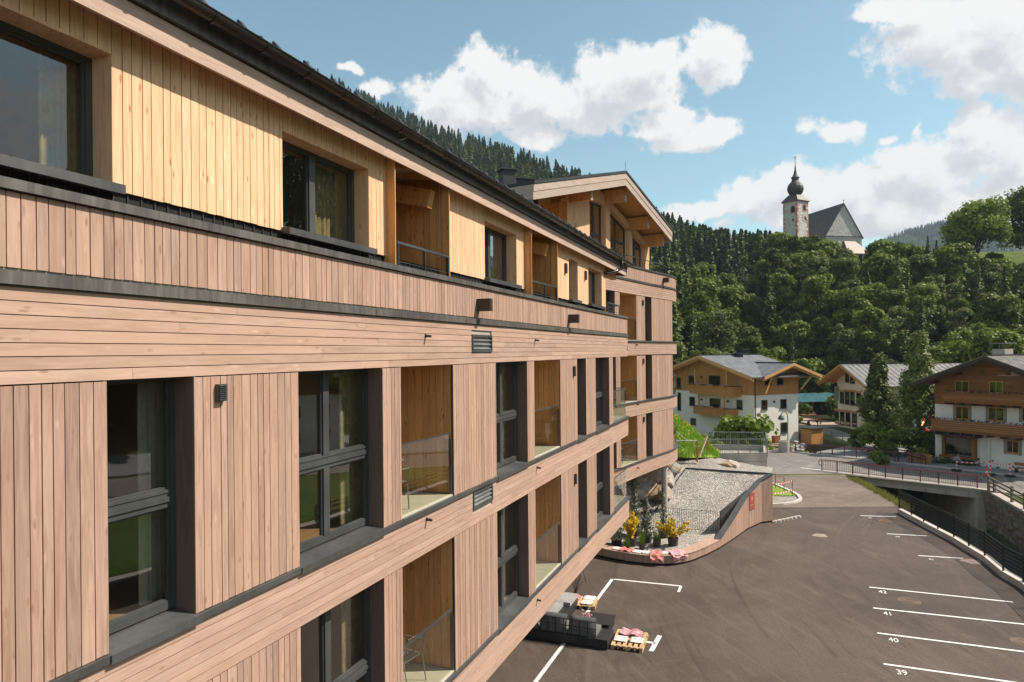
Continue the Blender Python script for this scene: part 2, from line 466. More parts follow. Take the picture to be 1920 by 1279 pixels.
M['roof_grey'] = metal_sheet('grey_roof_tile', (0.135, 0.135, 0.145), 0.5, 0.15, 0.2)
M['roof_dark'] = plain('dark_roof_sheet', (0.035, 0.035, 0.038), 0.5)
M['white_paint'] = plain('white_road_paint', (0.78, 0.77, 0.74), 0.7, 0.1, 9.0)
M['pallet'] = wood('pallet_wood', (0.55, 0.38, 0.20), (0.45, 0.29, 0.14), (0.3, 0.16, 0.08), False, TH)
M['room_dark'] = plain('dark_room', (0.02, 0.019, 0.018), 0.9)  # near-black colour stands for the shade inside unlit rooms and openings
# ================================================================== HOTEL, NEAR WING
O0 = (-5.557, 0.0)
U2 = (math.sin(TH), math.cos(TH))
W = Path([(O0[0] - U2[0] * 0, 0.0), (O0[0] + U2[0] * 30, U2[1] * 30)])
hotel = empty('hotel', W(14, 0, 0), 'long timber clad hotel wing in the foreground, golden spruce top storey under dark gutter', 'hotel')
RW = random.Random(5)
TL = 2.2                          # boards start here; the wing goes on plain behind the viewer
T_END = 27.75
bulk = {}
def bulkmb(k):
    return bulk.setdefault(k, MB())
def widths(s0, s1, rw=RW, base=.104):
    out = []; s = s0
    while s < s1 - 0.02:
        w = rw.choice((.086, .094, .104, .112, .122, .132)) * base / .104
        if s + w > s1 - .035: w = s1 - s
        out.append((s, min(s + w, s1))); s += w
    return out
def upright(Wf, s0, s1, o, z0, z1, matk, root, near_limit, name, key, th=.022, gap=.009, base=.104):
    for a, b in widths(s0, s1, base=base):
        e = RW.uniform(-.0015, .0015); dz = RW.uniform(-.004, .003)
        if a < near_limit and a > 3.0:
            mb = MB(); fbox(mb, Wf, a + gap / 2, b - gap / 2, o - th, o + e, z0 + dz, z1)
            mb.build(name, M[matk], root)
        else:
            fbox(bulkmb(key), Wf, a + gap / 2, b - gap / 2, o - th, o + e, z0 + dz, z1)
def level(Wf, s0, s1, o, z0, z1, n, matk, root, near_limit, name, key, gap=.008, curved=False, holes=()):
    h = (z1 - z0) / n
    for i in range(n):
        s = s0 - RW.uniform(0, 2.5); rowz0 = z0 + i * h + gap / 2; rowz1 = z0 + (i + 1) * h - gap / 2
        while s < s1:
            L = RW.choice((3.0, 3.6, 4.2, 4.8)); a, b = max(s, s0), min(s + L, s1); s += L
            if b - a < .25:
                continue
            spans = [(a, b)]
            for (h0, h1, hz0, hz1) in holes:
                if rowz1 > hz0 and rowz0 < hz1:
                    ns = []
                    for (p, q) in spans:
                        if q <= h0 or p >= h1: ns.append((p, q))
                        else:
                            if p < h0: ns.append((p, h0))
                            if q > h1: ns.append((h1, q))
                    spans = ns
            e = RW.uniform(-.0012, .0012)
            for (p, q) in spans:
                if q - p < .02: continue
                if p < near_limit:
                    mb = MB(); fstrip(mb, Wf, p, q - .0015, o - .022, o + e, rowz0, rowz1, step=1e9 if not curved else .5)
                    mb.build(name, M[matk], root)
                else:
                    fstrip(bulkmb(key), Wf, p, q - .0015, o - .022, o + e, rowz0, rowz1, step=1e9 if not curved else .5)

def window(Wf, s0, s1, z0, z1, of, root, mull=(), tr=None, curtain=None, matf='frame', fw=.075, detail=True):
    """anthracite frame set back in the wall; panes, gaskets as sub-parts"""
    f = MB(); d = .07
    fbox(f, Wf, s0, s0 + fw, of - d, of, z0, z1); fbox(f, Wf, s1 - fw * 1.1, s1, of - d, of, z0, z1)
    fbox(f, Wf, s0 + fw, s1 - fw * 1.1, of - d, of, z1 - fw, z1); fbox(f, Wf, s0 + fw, s1 - fw * 1.1, of - d, of, z0, z0 + fw * 1.15)
    xs = [s0 + fw] + [m for m in mull] + [s1 - fw * 1.1]
    if tr:
        zt = tr
        fbox(f, Wf, s0 + fw, s1 - fw * 1.1, of - d, of + .003, zt - .085, zt + .085)
        if detail:
            fbox(f, Wf, s0 + fw, s1 - fw * 1.1, of + .003, of + .02, zt - .03, zt + .018)
            fbox(f, Wf, s0 + fw, s1 - fw * 1.1, of + .0035, of + .012, zt + .055, zt + .08)
    for m in mull:
        for (a, b) in ([(z0 + fw * 1.15, tr - .085), (tr + .085, z1 - fw)] if tr else [(z0 + fw * 1.15, z1 - fw)]):
            fbox(f, Wf, m - .06, m + .06, of - d, of + .006, a, b)
    win = f.build('window', M[matf], root)
    zs = [(z0 + fw, (tr - .085) if tr else z1 - fw)] + ([(tr + .085, z1 - fw)] if tr else [])
    for (a, b) in zip(xs, xs[1:]):
        for (za, zb) in zs:
            p = MB(); p.poly([Wf(a, of - .045, za), Wf(b, of - .045, za), Wf(b, of - .045, zb), Wf(a, of - .045, zb)])
            p.build('pane', M['glass'], win)
            if detail:
                g = MB(); e = .022
                aa = a + (.06 if a != xs[0] else 0); bb = b - (.06 if b != xs[-1] else 0)
                fbox(g, Wf, aa, aa + e, of - .055, of - .018, za, zb); fbox(g, Wf, bb - e, bb, of - .055, of - .018, za, zb)
                fbox(g, Wf, aa + e, bb - e, of - .055, of - .018, za, za + e); fbox(g, Wf, aa + e, bb - e, of - .055, of - .018, zb - e, zb)
                g.build('sash', M['frame'], win)
    if curtain:
        c = MB(); a = s1 - (s1 - s0) * curtain[0]; n = 26; vs = []; b = s1 + .1
        for i in range(n + 1):
            s = a + (b - a) * i / n; o = of - .30 + .045 * math.sin(i * 1.9)
            vs += [Wf(s, o, z0 + .02), Wf(s, o, z1)]
        c.add(vs, [(2 * i, 2 * i + 2, 2 * i + 3, 2 * i + 1) for i in range(n)])
        c.build('curtain', M[curtain[1]], root, smooth=True)
    return win

def reveals(Wf, s0, s1, z0, z1, o_in, o_out, matk, mb, top=True, th=.03):
    fbox(mb, Wf, s0 - th, s0, o_in, o_out, z0, z1); fbox(mb, Wf, s1, s1 + th, o_in, o_out, z0, z1)
    if top: fbox(mb, Wf, s0, s1, o_in, o_out, z1, z1 + th)

def loggia(Wf, s0, s1, z0, z1, root, near, depth=1.75, matk='loggia_v', rail=True, parapet=False):
    oi = -depth
    # side walls of upright boards
    for sd, s in ((0, s0), (1, s1)):
        o = oi
        while o < -.03:
            w = RW.choice((.10, .12, .14, .155)); b = min(o + w, -.024)
            if b - o < .03: break
            mb = MB() if (near and sd == 1) else bulkmb('loggia')
            if sd == 1: fbox(mb, Wf, s, s + .022, o + .003, b - .003, z0 + .05, z1 - .002)
            else: fbox(mb, Wf, s - .022, s, o + .003, b - .003, z0 + .05, z1 - .002)
            if near and sd == 1: mb.build('loggia_board', M[matk], root)
            o = b
    # back wall with glazed door
    mid = s0 + (s1 - s0) * .62
    fbox(bulkmb('loggia'), Wf, s0, s0 + .25, oi - .03, oi, z0 + .04, z1)
    fbox(bulkmb('loggia'), Wf, s1 - .2, s1, oi - .03, oi, z0 + .04, z1)
    window(Wf, s0 + .25, s1 - .2, z0 + .04, z1 - .12, oi, root, mull=(mid,), detail=False)
    fbox(bulkmb('loggia'), Wf, s0, s1, oi, -.02, z1, z1 + .02)
    # tiled floor
    n = max(2, int((s1 - s0) / .6)); 
    for i in range(n):
        a = s0 + (s1 - s0) * i / n; b = s0 + (s1 - s0) * (i + 1) / n
        for (p, q) in ((oi, oi + .58), (oi + .58, oi + 1.16), (oi + 1.16, -.02)):
            mb = MB(); fbox(mb, Wf, a + .004, b - .004, p + .004, q - .004, z0 + .012, z0 + .04)
            if near: mb.build('floor_tile', M['tile'], root)
            else: fbox(bulkmb('tile'), Wf, a + .004, b - .004, p + .004, q - .004, z0 + .012, z0 + .04)
    if rail:
        g = MB(); g.poly([Wf(s0 + .03, -.05, z0 + .02), Wf(s1 - .05, -.05, z0 + .02), Wf(s1 - .05, -.05, z0 + 1.09), Wf(s0 + .03, -.05, z0 + 1.09)])
        gb = MB(); fbox(gb, Wf, s0 + .01, s1 - .04, -.065, -.035, z0 + 1.09, z0 + 1.115)
        fbox(gb, Wf, s1 - .03, s1 - .005, -.08, -.03, z0 + .03, z0 + 1.0)
        r = gb.build('balustrade', M['rail'], root)
        g.build('glass_panel', M['glass_rail'], r)
    if parapet:
        gb = MB(); zt = z0 + 1.0
        fbox(gb, Wf, s0 + .02, s1 - .02, -.07, -.03, zt - .02, zt + .02)
        for s in (s0 + .05, (s0 + s1) / 2, s1 - .05):
            fbox(gb, Wf, s - .008, s + .008, -.075, -.025, z0 + .02, zt - .02)
        for z in (zt - .28, zt - .56, zt - .80):
            a = Wf(s0 + .05, -.05, z); b = Wf(s1 - .05, -.05, z); gb.tube([a, b], .006, 5)
        gb.build('railing', M['rail'], root)

SEG = [(TL, 6.09, 'B'), (6.09, 7.0, 'W', dict(tr=8.58, curtain=(.2, 'curtain_pale'))), (7.0, 8.54, 'B'),
       (8.54, 10.37, 'W', dict(mull=(9.38,), tr=8.555, curtain=(.16, 'curtain'))), (10.37, 10.88, 'B'), (10.88, 12.65, 'L'), (12.65, 14.6, 'B'),
       (14.6, 16.44, 'W', dict(mull=(15.44,), tr=8.55, curtain=(.5, 'curtain'))), (16.44, 16.93, 'B'), (16.93, 18.98, 'L'), (18.98, 20.62, 'B'),
       (20.62, 21.59, 'W', dict()), (21.59, 22.75, 'B'), (22.75, 24.62, 'W', dict(mull=(23.6,), tr=8.5)), (24.62, 25.19, 'B')]
core = MB()
rev = MB(); sills = MB(); membrane = MB(); slab = MB(); partition = MB()
for fi, (z0, z1) in enumerate(((7.46, 9.74), (4.42, 6.76))):
    dz = z0 - 7.46
    for sg in SEG:
        s0, s1, kd = sg[:3]
        if kd == 'B':
            upright(W, s0, s1, 0.0, z0 + .012, z1 - .006, 'brown_v', hotel, 13.2 if fi == 0 else 12.9, 'wall_board', 'brown_v')
            fbox(membrane, W, s0 + (.03 if s0 > TL else 0), s1 - .03, -.30, -.024, z0 - .02, z1 + .05)
            fbox(sills, W, s0, s1, -.02, .038, z0 - .06, z0 + .004)
            m = (s0 + s1) / 2
            fbox(partition, W, m - .05, m + .05, -5.5, -.31, z0, z1 + .2)
        elif kd == 'W':
            kw = dict(sg[3])
            if kw.get('tr'): kw['tr'] += dz
            window(W, s0 - .02, s1 + .02, z0 + .06, z1 + .05, -.24, hotel, detail=s0 < 17, **kw)
            reveals(W, s0, s1, z0 - .0, z1 + .03, -.30, -.004, 'reveal', rev, top=True)
            sills.hexa([W(s0 - .005, -.27, z0 + .0), W(s0 - .005, .045, z0 - .045), W(s1 + .005, .045, z0 - .045), W(s1 + .005, -.27, z0 + .0),
                        W(s0 - .005, -.27, z0 + .045), W(s0 - .005, .045, z0 + .0), W(s1 + .005, .045, z0 + .0), W(s1 + .005, -.27, z0 + .045)])
            fbox(sills, W, s0 - .02, s1 + .02, .0455, .052, z0 - .072, z0 + .006)
        elif kd == 'L':
            loggia(W, s0, s1, z0, z1, hotel, s0 < 13 or (fi == 0 and s0 < 17))
            fbox(sills, W, s0, s1, -.10, .040, z0 - .06, z0 + .012)
            for s in (s0, s1): fbox(rev, W, s - .022 if s == s0 else s, s if s == s0 else s + .022, -.023, -.0005, z0, z1)
    # corner balcony at the end
    fbox(sills, W, 25.19, 27.86, -.10, .05, z0 - .06, z0 + .012)
    fbox(slab, W, 25.2, 27.80, -1.9, -.03, z1 + .0, z1 + .24)
    ti = MB(); fbox(ti, W, 25.2, 27.7, -3.4, -.1, z0 - .01, z0 + .03); ti.build('balcony_floor', M['tile'], hotel)
    gp = MB()
    gb = MB(); fbox(gb, W, 25.2, 27.55, -.065, -.035, z0 + 1.075, z0 + 1.1); fbox(gb, W, 27.53, 27.56, -3.0, -.066, z0 + 1.075, z0 + 1.1)
    r = gb.build('balustrade', M['rail'], hotel)
    gp.poly([W(25.22, -.05, z0 + .02), W(27.54, -.05, z0 + .02), W(27.54, -.05, z0 + 1.075), W(25.22, -.05, z0 + 1.075)])
    gp.poly([W(27.545, -.06, z0 + .02), W(27.545, -3.0, z0 + .02), W(27.545, -3.0, z0 + 1.075), W(27.545, -.06, z0 + 1.075)])
    gp.build('glass_panel', M['glass_rail'], r)
    # end wall of the rooms, facing the corner balcony
    upright(Path([W(25.19, 0, 0)[:2], W(25.19, -8, 0)[:2]]), .0, 8, .02, z0 + .04, z1, 'brown_v', hotel, -1, 'x', 'brown_v')
    fbox(membrane, W, 25.10, 25.16, -8, -.31, z0, z1)
    # slabs, ceilings, room floors
    fl = MB(); fbox(fl, W, TL, 25.1, -5.5, -.31, z0 - .05, z0 + .03); fl.build('room_floor', M['floor_in'], hotel)
    fbox(slab, W, TL - 12, T_END, -9, -.026, z0 - .70, z0 - .062)
bw = MB()
for (a, b) in ((4.42, 6.76), (7.46, 9.74), (10.7, 12.9)):
    fbox(bw, W, TL, 25.1, -5.7, -5.5, a, b + .1)
fbox(slab, W, TL - 12, T_END, -9, -.026, 9.76, 10.62)
fbox(slab, W, TL - 12, 25.0, -9, -.45, 13.0, 13.12)
bw.build('room_wall', M['plaster_in'], hotel)
partition.build('partition_wall', M['plaster_in'], hotel)
# the plain stretch of the wing behind the viewer, back and ends
fbox(core, W, TL - 12, TL, -9, -.03, 3.70, 13.0)
fbox(core, W, TL, 27.0, -9.3, -9.0, 3.7, 13.0)
core.build('plain_wall', M['brown_v'], hotel)

# level boards of the storey bands
VENTS = [(13.44, 14.39, 9.95, 10.28), (13.43, 14.36, 7.05 - .0, 7.37)]
level(W, TL, T_END, 0.0, 9.742, 10.462, 7, 'brown_h', hotel, 12.5, 'band_board', 'brown_h', holes=[VENTS[0]])
level(W, TL, T_END, 0.0, 6.762, 7.398, 6, 'brown_h', hotel, 12.5, 'band_board', 'brown_h', holes=[VENTS[1]])
level(W, TL, T_END, 0.0, 3.655, 4.358, 7, 'brown_h', hotel, 13.5, 'band_board', 'brown_h')
for z0, z1, n in ((9.742, 10.462, 7), (6.762, 7.398, 6), (3.655, 4.358, 7)):   # return at the free end
    E_ = Path([W(T_END + .003, 0, 0)[:2], W(T_END + .003, -4, 0)[:2]])
    level(E_, 0, 4, .02, z0, z1, n, 'brown_v', hotel, -1, 'x', 'brown_v')
# parapet of upright boards with its sheet metal flashings
upright(W, TL, T_END, -.005, 10.60, 11.155, 'brown_v', hotel, 14.0, 'parapet_board', 'brown_v')
upright(Path([W(T_END, 0, 0)[:2], W(T_END, -4, 0)[:2]]), 0, 4, .005, 10.60, 11.155, 'brown_v', hotel, -1, 'x', 'brown_v')
fbox(membrane, W, TL - 12, T_END - .01, -.10, -.03, 10.55, 11.16)
fl = MB()
s = TL - 1
while s < T_END:
    e = min(s + 3.0, T_END + .02)
    fbox(fl, W, s, e - .004, -.028, .036, 10.475, 10.575); fbox(fl, W, s, e - .004, -.20, .036, 11.165, 11.245)
    fbox(fl, W, s, e - .004, .0365, .040, 10.47, 10.578) if False else None
    fbox(fl, W, e - .03, e - .006, .0362, .0395, 11.166, 11.244); fbox(fl, W, e - .03, e - .006, .0362, .0395, 10.476, 10.574)
    s = e
fl.build('flashing', M['zinc'], hotel)
fbox(membrane, W, TL, 25.2, -.40, -.235, 11.0, 11.40)
seam = MB()
s = 3.0
while s < 25:
    fbox(seam, W, s, s + .012, -.234, -.222, 11.23, 11.40); s += .145
seam.build('seamed_upstand', M['roof_dark'], hotel, kind='stuff')

# ---- top storey, set back 20 cm, golden spruce
OT = -.20; ZT0, ZT1 = 11.40, 12.58
TOP = [(TL, 3.4, 'B'), (3.4, 6.32, 'W', dict(mull=(4.4,), curtain=(.10, 'curtain'))), (6.32, 8.54, 'B'), (8.54, 10.37, 'W', dict(mull=(9.40,), curtain=(.36, 'curtain'))), (10.37, 10.85, 'B'),
       (10.85, 12.62, 'L'), (12.62, 14.56, 'B'), (14.56, 16.36, 'W', dict(mull=(15.35,), curtain=(.62, 'curtain'))), (16.36, 16.92, 'B'), (16.92, 18.92, 'L'), (18.92, 20.57, 'B'),
       (20.57, 21.50, 'W', dict()), (21.50, 22.73, 'B'), (22.73, 24.50, 'W', dict(mull=(23.6,), curtain=(.5, 'curtain'))), (24.50, 25.07, 'B')]
revt = MB()
for sg in TOP:
    s0, s1, kd = sg[:3]
    if kd == 'B':
        upright(W, s0, s1, OT, ZT0, 13.06, 'yellow_v', hotel, 14.0, 'spruce_board', 'yellow_v')
        fbox(membrane, W, s0 + .03, s1 - .03, OT - .30, OT - .024, ZT0 + .01, 13.05)
        m = (s0 + s1) / 2; fbox(partition := MB(), W, m - .05, m + .05, -5.5, OT - .31, 10.6, 13.0); partition.build('partition_wall', M['plaster_in'], hotel)
    elif kd == 'W':
        window(W, s0 - .02, s1 + .02, ZT0 + .04, ZT1 + .03, OT - .24, hotel, detail=s0 < 17, **sg[3])
        upright(W, s0, s1, OT, ZT1 + .004, 13.06, 'yellow_v', hotel, 14.0, 'spruce_board', 'yellow_v')
        reveals(W, s0, s1, ZT0 + .01, ZT1 + .003, OT - .30, OT - .003, 'yellow', revt)
        fbox(membrane, W, s0, s1, OT - .28, OT - .024, ZT1 + .035, 13.05)
        sl = MB(); sl.hexa([W(s0 - .03, OT - .25, ZT0), W(s0 - .03, OT + .12, ZT0 - .045), W(s1 + .03, OT + .12, ZT0 - .045), W(s1 + .03, OT - .25, ZT0),
                            W(s0 - .03, OT - .25, ZT0 + .05), W(s0 - .03, OT + .12, ZT0 + .035), W(s1 + .03, OT + .12, ZT0 + .035), W(s1 + .03, OT - .25, ZT0 + .05)])
        sl.build('window_sill', M['sill'], hotel)
    else:
        loggia(W, s0, s1, 10.60, 13.04, hotel, s0 < 13, rail=False, parapet=True, depth=1.9)
        bm_ = MB(); bm_.bar(W(s1 - .30, -1.9, 12.95), W(s1 - .30, -.22, 12.55), .16, .30); bm_.build('beam', M['loggia_v'], hotel)
        fbox(revt, W, s1, s1 + .03, -.226, -.2035, 11.41, 13.0); fbox(revt, W, s0 - .03, s0, -.226, -.2035, 11.41, 13.0)
build_each(revt, 'spruce_reveal', M['yellow_v'], hotel)
fl = MB(); fbox(fl, W, TL, 25.1, -5.5, -.5, 10.62, 10.66); fl.build('room_floor', M['floor_in'], hotel)
upright(Path([W(25.07, OT, 0)[:2], W(25.07, -8, 0)[:2]]), .0, 7.7, .012, 11.3, 13.04, 'yellow_v', hotel, -1, 'x', 'yellow_v')
rr = MB()
zt = 11.62
rr.bar(W(25.15, -.15, zt), W(27.0, -.15, zt), .04); rr.bar(W(27.0, -.15, zt), W(27.0, -2.5, zt), .04)
for s in (25.2, 26.1, 27.0): rr.bar(W(s, -.15, 11.24), W(s, -.15, zt), .035)
for z in (11.36, 11.48): rr.tube([W(25.2, -.15, z), W(27.0, -.15, z)], .006, 5)
rr.build('railing', M['rail'], hotel)

# ---- eaves: fascia boards, soffit, rafters, gutter, roof
TE = 27.45
f = MB(); s = TL - 1
while s < TE:
    e = min(s + 4.6, TE); fbox(f, W, s, e - .003, .0, .035, 12.765, 12.995); s = e
f.build('fascia_board', M['fascia'], hotel)
f = MB(); fbox(f, W, TL - 1, TE, .0, .085, 13.01, 13.022); fbox(f, W, TL - 1, TE, .072, .085, 13.022, 13.30); f.build('eaves_sheet', M['zinc'], hotel)
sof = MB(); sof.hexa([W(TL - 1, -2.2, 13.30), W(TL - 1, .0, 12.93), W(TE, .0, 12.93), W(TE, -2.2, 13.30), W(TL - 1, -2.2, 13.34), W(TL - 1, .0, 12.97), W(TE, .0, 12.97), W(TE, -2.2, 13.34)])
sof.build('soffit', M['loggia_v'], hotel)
s = 5.0 + .72 * .0
k = 6.44 - .72 * 3
while k < TE - .1:
    rb = MB(); rb.hexa([W(k - .05, -2.0, 13.12), W(k - .05, -.012, 12.83), W(k + .05, -.012, 12.83), W(k + .05, -2.0, 13.12), W(k - .05, -2.0, 13.26), W(k - .05, -.012, 12.95), W(k + .05, -.012, 12.95), W(k + .05, -2.0, 13.26)])
    rb.build('rafter', M['loggia_v'], hotel); k += .72
e = MB(); e.prism([W(TE, .035, 12.76), W(TE, .085, 13.3), W(TE, -3, 14.2), W(TE, -3, 13.2), W(TE, -.1, 12.76)], W(TE + .04, 0, 0) - W(TE, 0, 0)); e.build('verge_board', M['fascia_dark'], hotel)
bm_ = MB(); bm_.bar(W(24.6, -1.1, 12.72), W(27.2, -1.1, 12.72), .2, .3); bm_.bar(W(24.9, -.32, 12.68), W(26.9, -.32, 12.68), .18, .22); bm_.build('purlin', M['loggia_v'], hotel)
gt = MB(); gc = (.19, 13.205); rg = .085; n = 12; vs = []; GE = 27.75
for s in (TL - 1, GE):
    for i in range(n + 1):
        a = math.pi + math.pi * i / n
        vs.append(W(s, gc[0] + rg * math.cos(a), gc[1] + rg * math.sin(a)))
    for i in range(n + 1):
        a = 2 * math.pi - math.pi * i / n
        vs.append(W(s, gc[0] + (rg - .006) * math.cos(a), gc[1] + (rg - .006) * math.sin(a)))
k = 2 * (n + 1)
gt.add(vs, [(i, (i + 1) % k, k + (i + 1) % k, k + i) for i in range(k)] + [tuple(range(k, 2 * k))])
g_ob = gt.build('gutter', M['gutter'], hotel)
lip = MB(); lip.tube([W(TL - 1, gc[0] + rg, gc[1] + .004), W(GE, gc[0] + rg, gc[1] + .004)], .011, 6); lip.build('gutter_lip', M['gutter'], g_ob)
s = 7.06 - .7 * 3
brm = None
while s < GE:
    b = MB(); vs = []
    for w in (-.014, .014):
        for rr_ in (rg + .001, rg + .008):
            for i in range(9):
                a = math.pi + math.pi * i / 8
                vs.append(W(s + w, gc[0] + rr_ * math.cos(a), gc[1] + rr_ * math.sin(a)))
    fs = []
    for i in range(8):
        fs += [(9 + i, 10 + i, 28 + i, 27 + i), (i, i + 1, 10 + i, 9 + i), (18 + i, 27 + i, 28 + i, 19 + i), (i, 18 + i, 19 + i, i + 1)]
    b.add(vs, fs); b.build('gutter_bracket', M['gutter'], g_ob); s += .70
rf = MB()
s = TL - 1.5
while s < TE:
    e2 = min(s + .9, TE + .05)
    rf.hexa([W(s, .10, 13.29), W(s, -9, 16.6), W(e2 - .01, -9, 16.6), W(e2 - .01, .10, 13.29), W(s, .10, 13.325), W(s, -9, 16.635), W(e2 - .01, -9, 16.635), W(e2 - .01, .10, 13.325)])
    rf.hexa([W(e2 - .03, .09, 13.32), W(e2 - .03, -9, 16.63), W(e2 - .005, -9, 16.63), W(e2 - .005, .09, 13.32), W(e2 - .03, .09, 13.36), W(e2 - .03, -9, 16.67), W(e2 - .005, -9, 16.67), W(e2 - .005, .09, 13.36)])
    s = e2
rf.build('roof', M['roof_dark'], hotel)
sg_ = MB(); s = 5.5; i = 0
while s < TE:
    h = .085 if i % 2 == 0 else .03
    sg_.hexa([W(s, .06, 13.36), W(s, -.06, 13.40), W(s + .06, -.06, 13.40), W(s + .06, .06, 13.36), W(s, -.03, 13.38 + h), W(s, -.05, 13.38 + h), W(s + .06, -.05, 13.38 + h), W(s + .06, -.03, 13.38 + h)])
    s += .27; i += 1
sg_.build('snow_guard', M['roof_dark'], hotel, kind='stuff')
# downpipe
dp = MB(); dp.tube([W(25.9, .19, 13.12), W(25.9, .19, 12.98), W(25.88, .17, 12.86), W(25.6, -.0, 12.72), W(25.0, -.12, 12.62), W(24.75, -.14, 12.60)], .055, 10)
dp.build('downpipe', M['gutter'], hotel, smooth=True)
cl = MB(); a = W(10.0 + 1.0, .28, 13.24); cl.tube([a + Vector((0, 0, .14)), a, W(10.75, .10, 13.06)], .008, 6); cl.box(a + Vector((0, 0, .1)), (.05, .05, .06)); cl.build('conductor_clamp', M['galv'], hotel)
cl = MB(); a = W(19.6, .28, 13.24); cl.tube([a + Vector((0, 0, .14)), a, W(19.4, .10, 13.06)], .008, 6); cl.box(a + Vector((0, 0, .1)), (.05, .05, .06)); cl.build('conductor_clamp', M['galv'], hotel)

membrane.build('wall_membrane', M['membrane'], hotel)
build_each(rev, 'window_reveal', M['reveal'], hotel)
build_each(sills, 'sill_sheet', M['sill'], hotel)
slab.build('floor_slab', M['concrete'], hotel)
# louvre vents
for (s0, s1, z0, z1) in VENTS:
    v = MB(); w = .045
    fbox(v, W, s0, s0 + w, -.02, .02, z0, z1); fbox(v, W, s1 - w, s1, -.02, .02, z0, z1); fbox(v, W, s0 + w, s1 - w, -.02, .02, z1 - w, z1); fbox(v, W, s0 + w, s1 - w, -.02, .02, z0, z0 + w)
    vo = v.build('louvre_vent', M['sill'], hotel)
    bk = MB(); fbox(bk, W, s0 + w, s1 - w, -.10, -.09, z0 + w, z1 - w); bk.build('vent_shaft', M['membrane'], vo)
    n = 3; h = (z1 - z0 - 2 * w) / n
    for i in range(n):
        za = z0 + w + i * h
        sl = MB(); sl.hexa([W(s0 + w, -.06, za + h * .72), W(s0 + w, .012, za + .01), W(s1 - w, .012, za + .01), W(s1 - w, -.06, za + h * .72), W(s0 + w, -.06, za + h * .78), W(s0 + w, .012, za + .028), W(s1 - w, .012, za + .028), W(s1 - w, -.06, za + h * .78)])
        sl.build('louvre_slat', M['galv'], vo)
# box lights on the parapet
for s in (13.75, 19.86):
    b = MB(); fbox(b, W, s - .07, s + .07, .0, .27, 10.72, 10.95); bo = b.build('wall_lamp', M['lamp'], hotel)
    g = MB(); fbox(g, W, s - .055, s + .055, .272, .276, 10.735, 10.935); g.build('lamp_face', M['lamp'], bo)
# water spouts
for (s, z) in ((11.66, 10.21), (17.0, 10.21), (11.64, 7.29), (17.05, 7.24), (11.6, 4.18), (16.98, 4.18)):
    b = MB(); b.tube([W(s, -.01, z + .01), W(s, .10, z)], .022, 10); b.tube([W(s, .0, z + .01), W(s, .012, z + .01)], .032, 10); b.build('water_spout', M['lamp'], hotel)
# slim wall lights
for (s, z, o) in ((20.23, 9.40, 0), (20.25, 6.42, 0), (20.18, 12.25, OT), (22.3, 12.27, OT)):
    b = MB(); fbox(b, W, s - .05, s + .05, o, o + .06, z - .14, z + .14); bo = b.build('slim_wall_lamp', M['lamp'], hotel)
    g = MB(); fbox(g, W, s - .035, s + .035, o + .0605, o + .068, z - .11, z + .11); g.build('lamp_face', M['rail'], bo)
# ribbed vent cowls
for (s, z) in ((7.32, 9.57), (7.30, 6.55)):
    b = MB(); fbox(b, W, s - .055, s + .055, .0, .045, z - .085, z + .085); bo = b.build('vent_cowl', M['sill'], hotel)
    for i in range(8):
        g = MB(); zz = z - .07 + i * .02; g.hexa([W(s - .05, .046, zz), W(s - .05, .062, zz - .006), W(s + .05, .062, zz - .006), W(s + .05, .046, zz), W(s - .05, .046, zz + .008), W(s - .05, .062, zz + .002), W(s + .05, .062, zz + .002), W(s + .05, .046, zz + .008)])
        g.build('cowl_rib', M['rail'], bo)
b = MB(); fbox(b, W, 11.6, 11.72, -1.84, -1.78, 12.0, 12.22); b.build('slim_wall_lamp', M['lamp'], hotel)
# ground floor, set back under the overhang
gf = MB(); fbox(gf, W, TL - 12, 26.5, -9.3, -5.0, .0, 3.62); gf.build('ground_floor_wall', M['concrete'], hotel)
for s in (4, 9.5, 15, 20.5, 26):
    c = MB(); p = W(s, -3.6, 0); c.tube([p, p + Vector((0, 0, 3.66))], .16, 16); c.build('column', M['concrete'], hotel, smooth=False)
so = MB(); fbox(so, W, TL - 12, T_END, -5.0, -.03, 3.655, 3.675); so.build('overhang_soffit', M['fascia_dark'], hotel)

# chimney and vents on the roof
for (px, py, Y, w, h) in ((951, 336, 26.5, .55, .6), (982, 347, 28, .9, .25)):
    p = AT(px, py, Y); b = MB(); b.box(p - Vector((0, 0, .6)), (w, w, h + 1.2), TH); b.box(p + Vector((0, 0, h / 2 + .03)), (w + .12, w + .12, .06), TH); b.build('chimney', M['roof_dark'], hotel)
b = MB(); p = AT(932, 335, 26); b.tube([p - Vector((0, 0, 1.5)), p], .06, 8); p = AT(921, 322, 25); b.tube([p - Vector((0, 0, 1.6)), p], .012, 5); b.build('roof_pipe', M['roof_dark'], hotel)

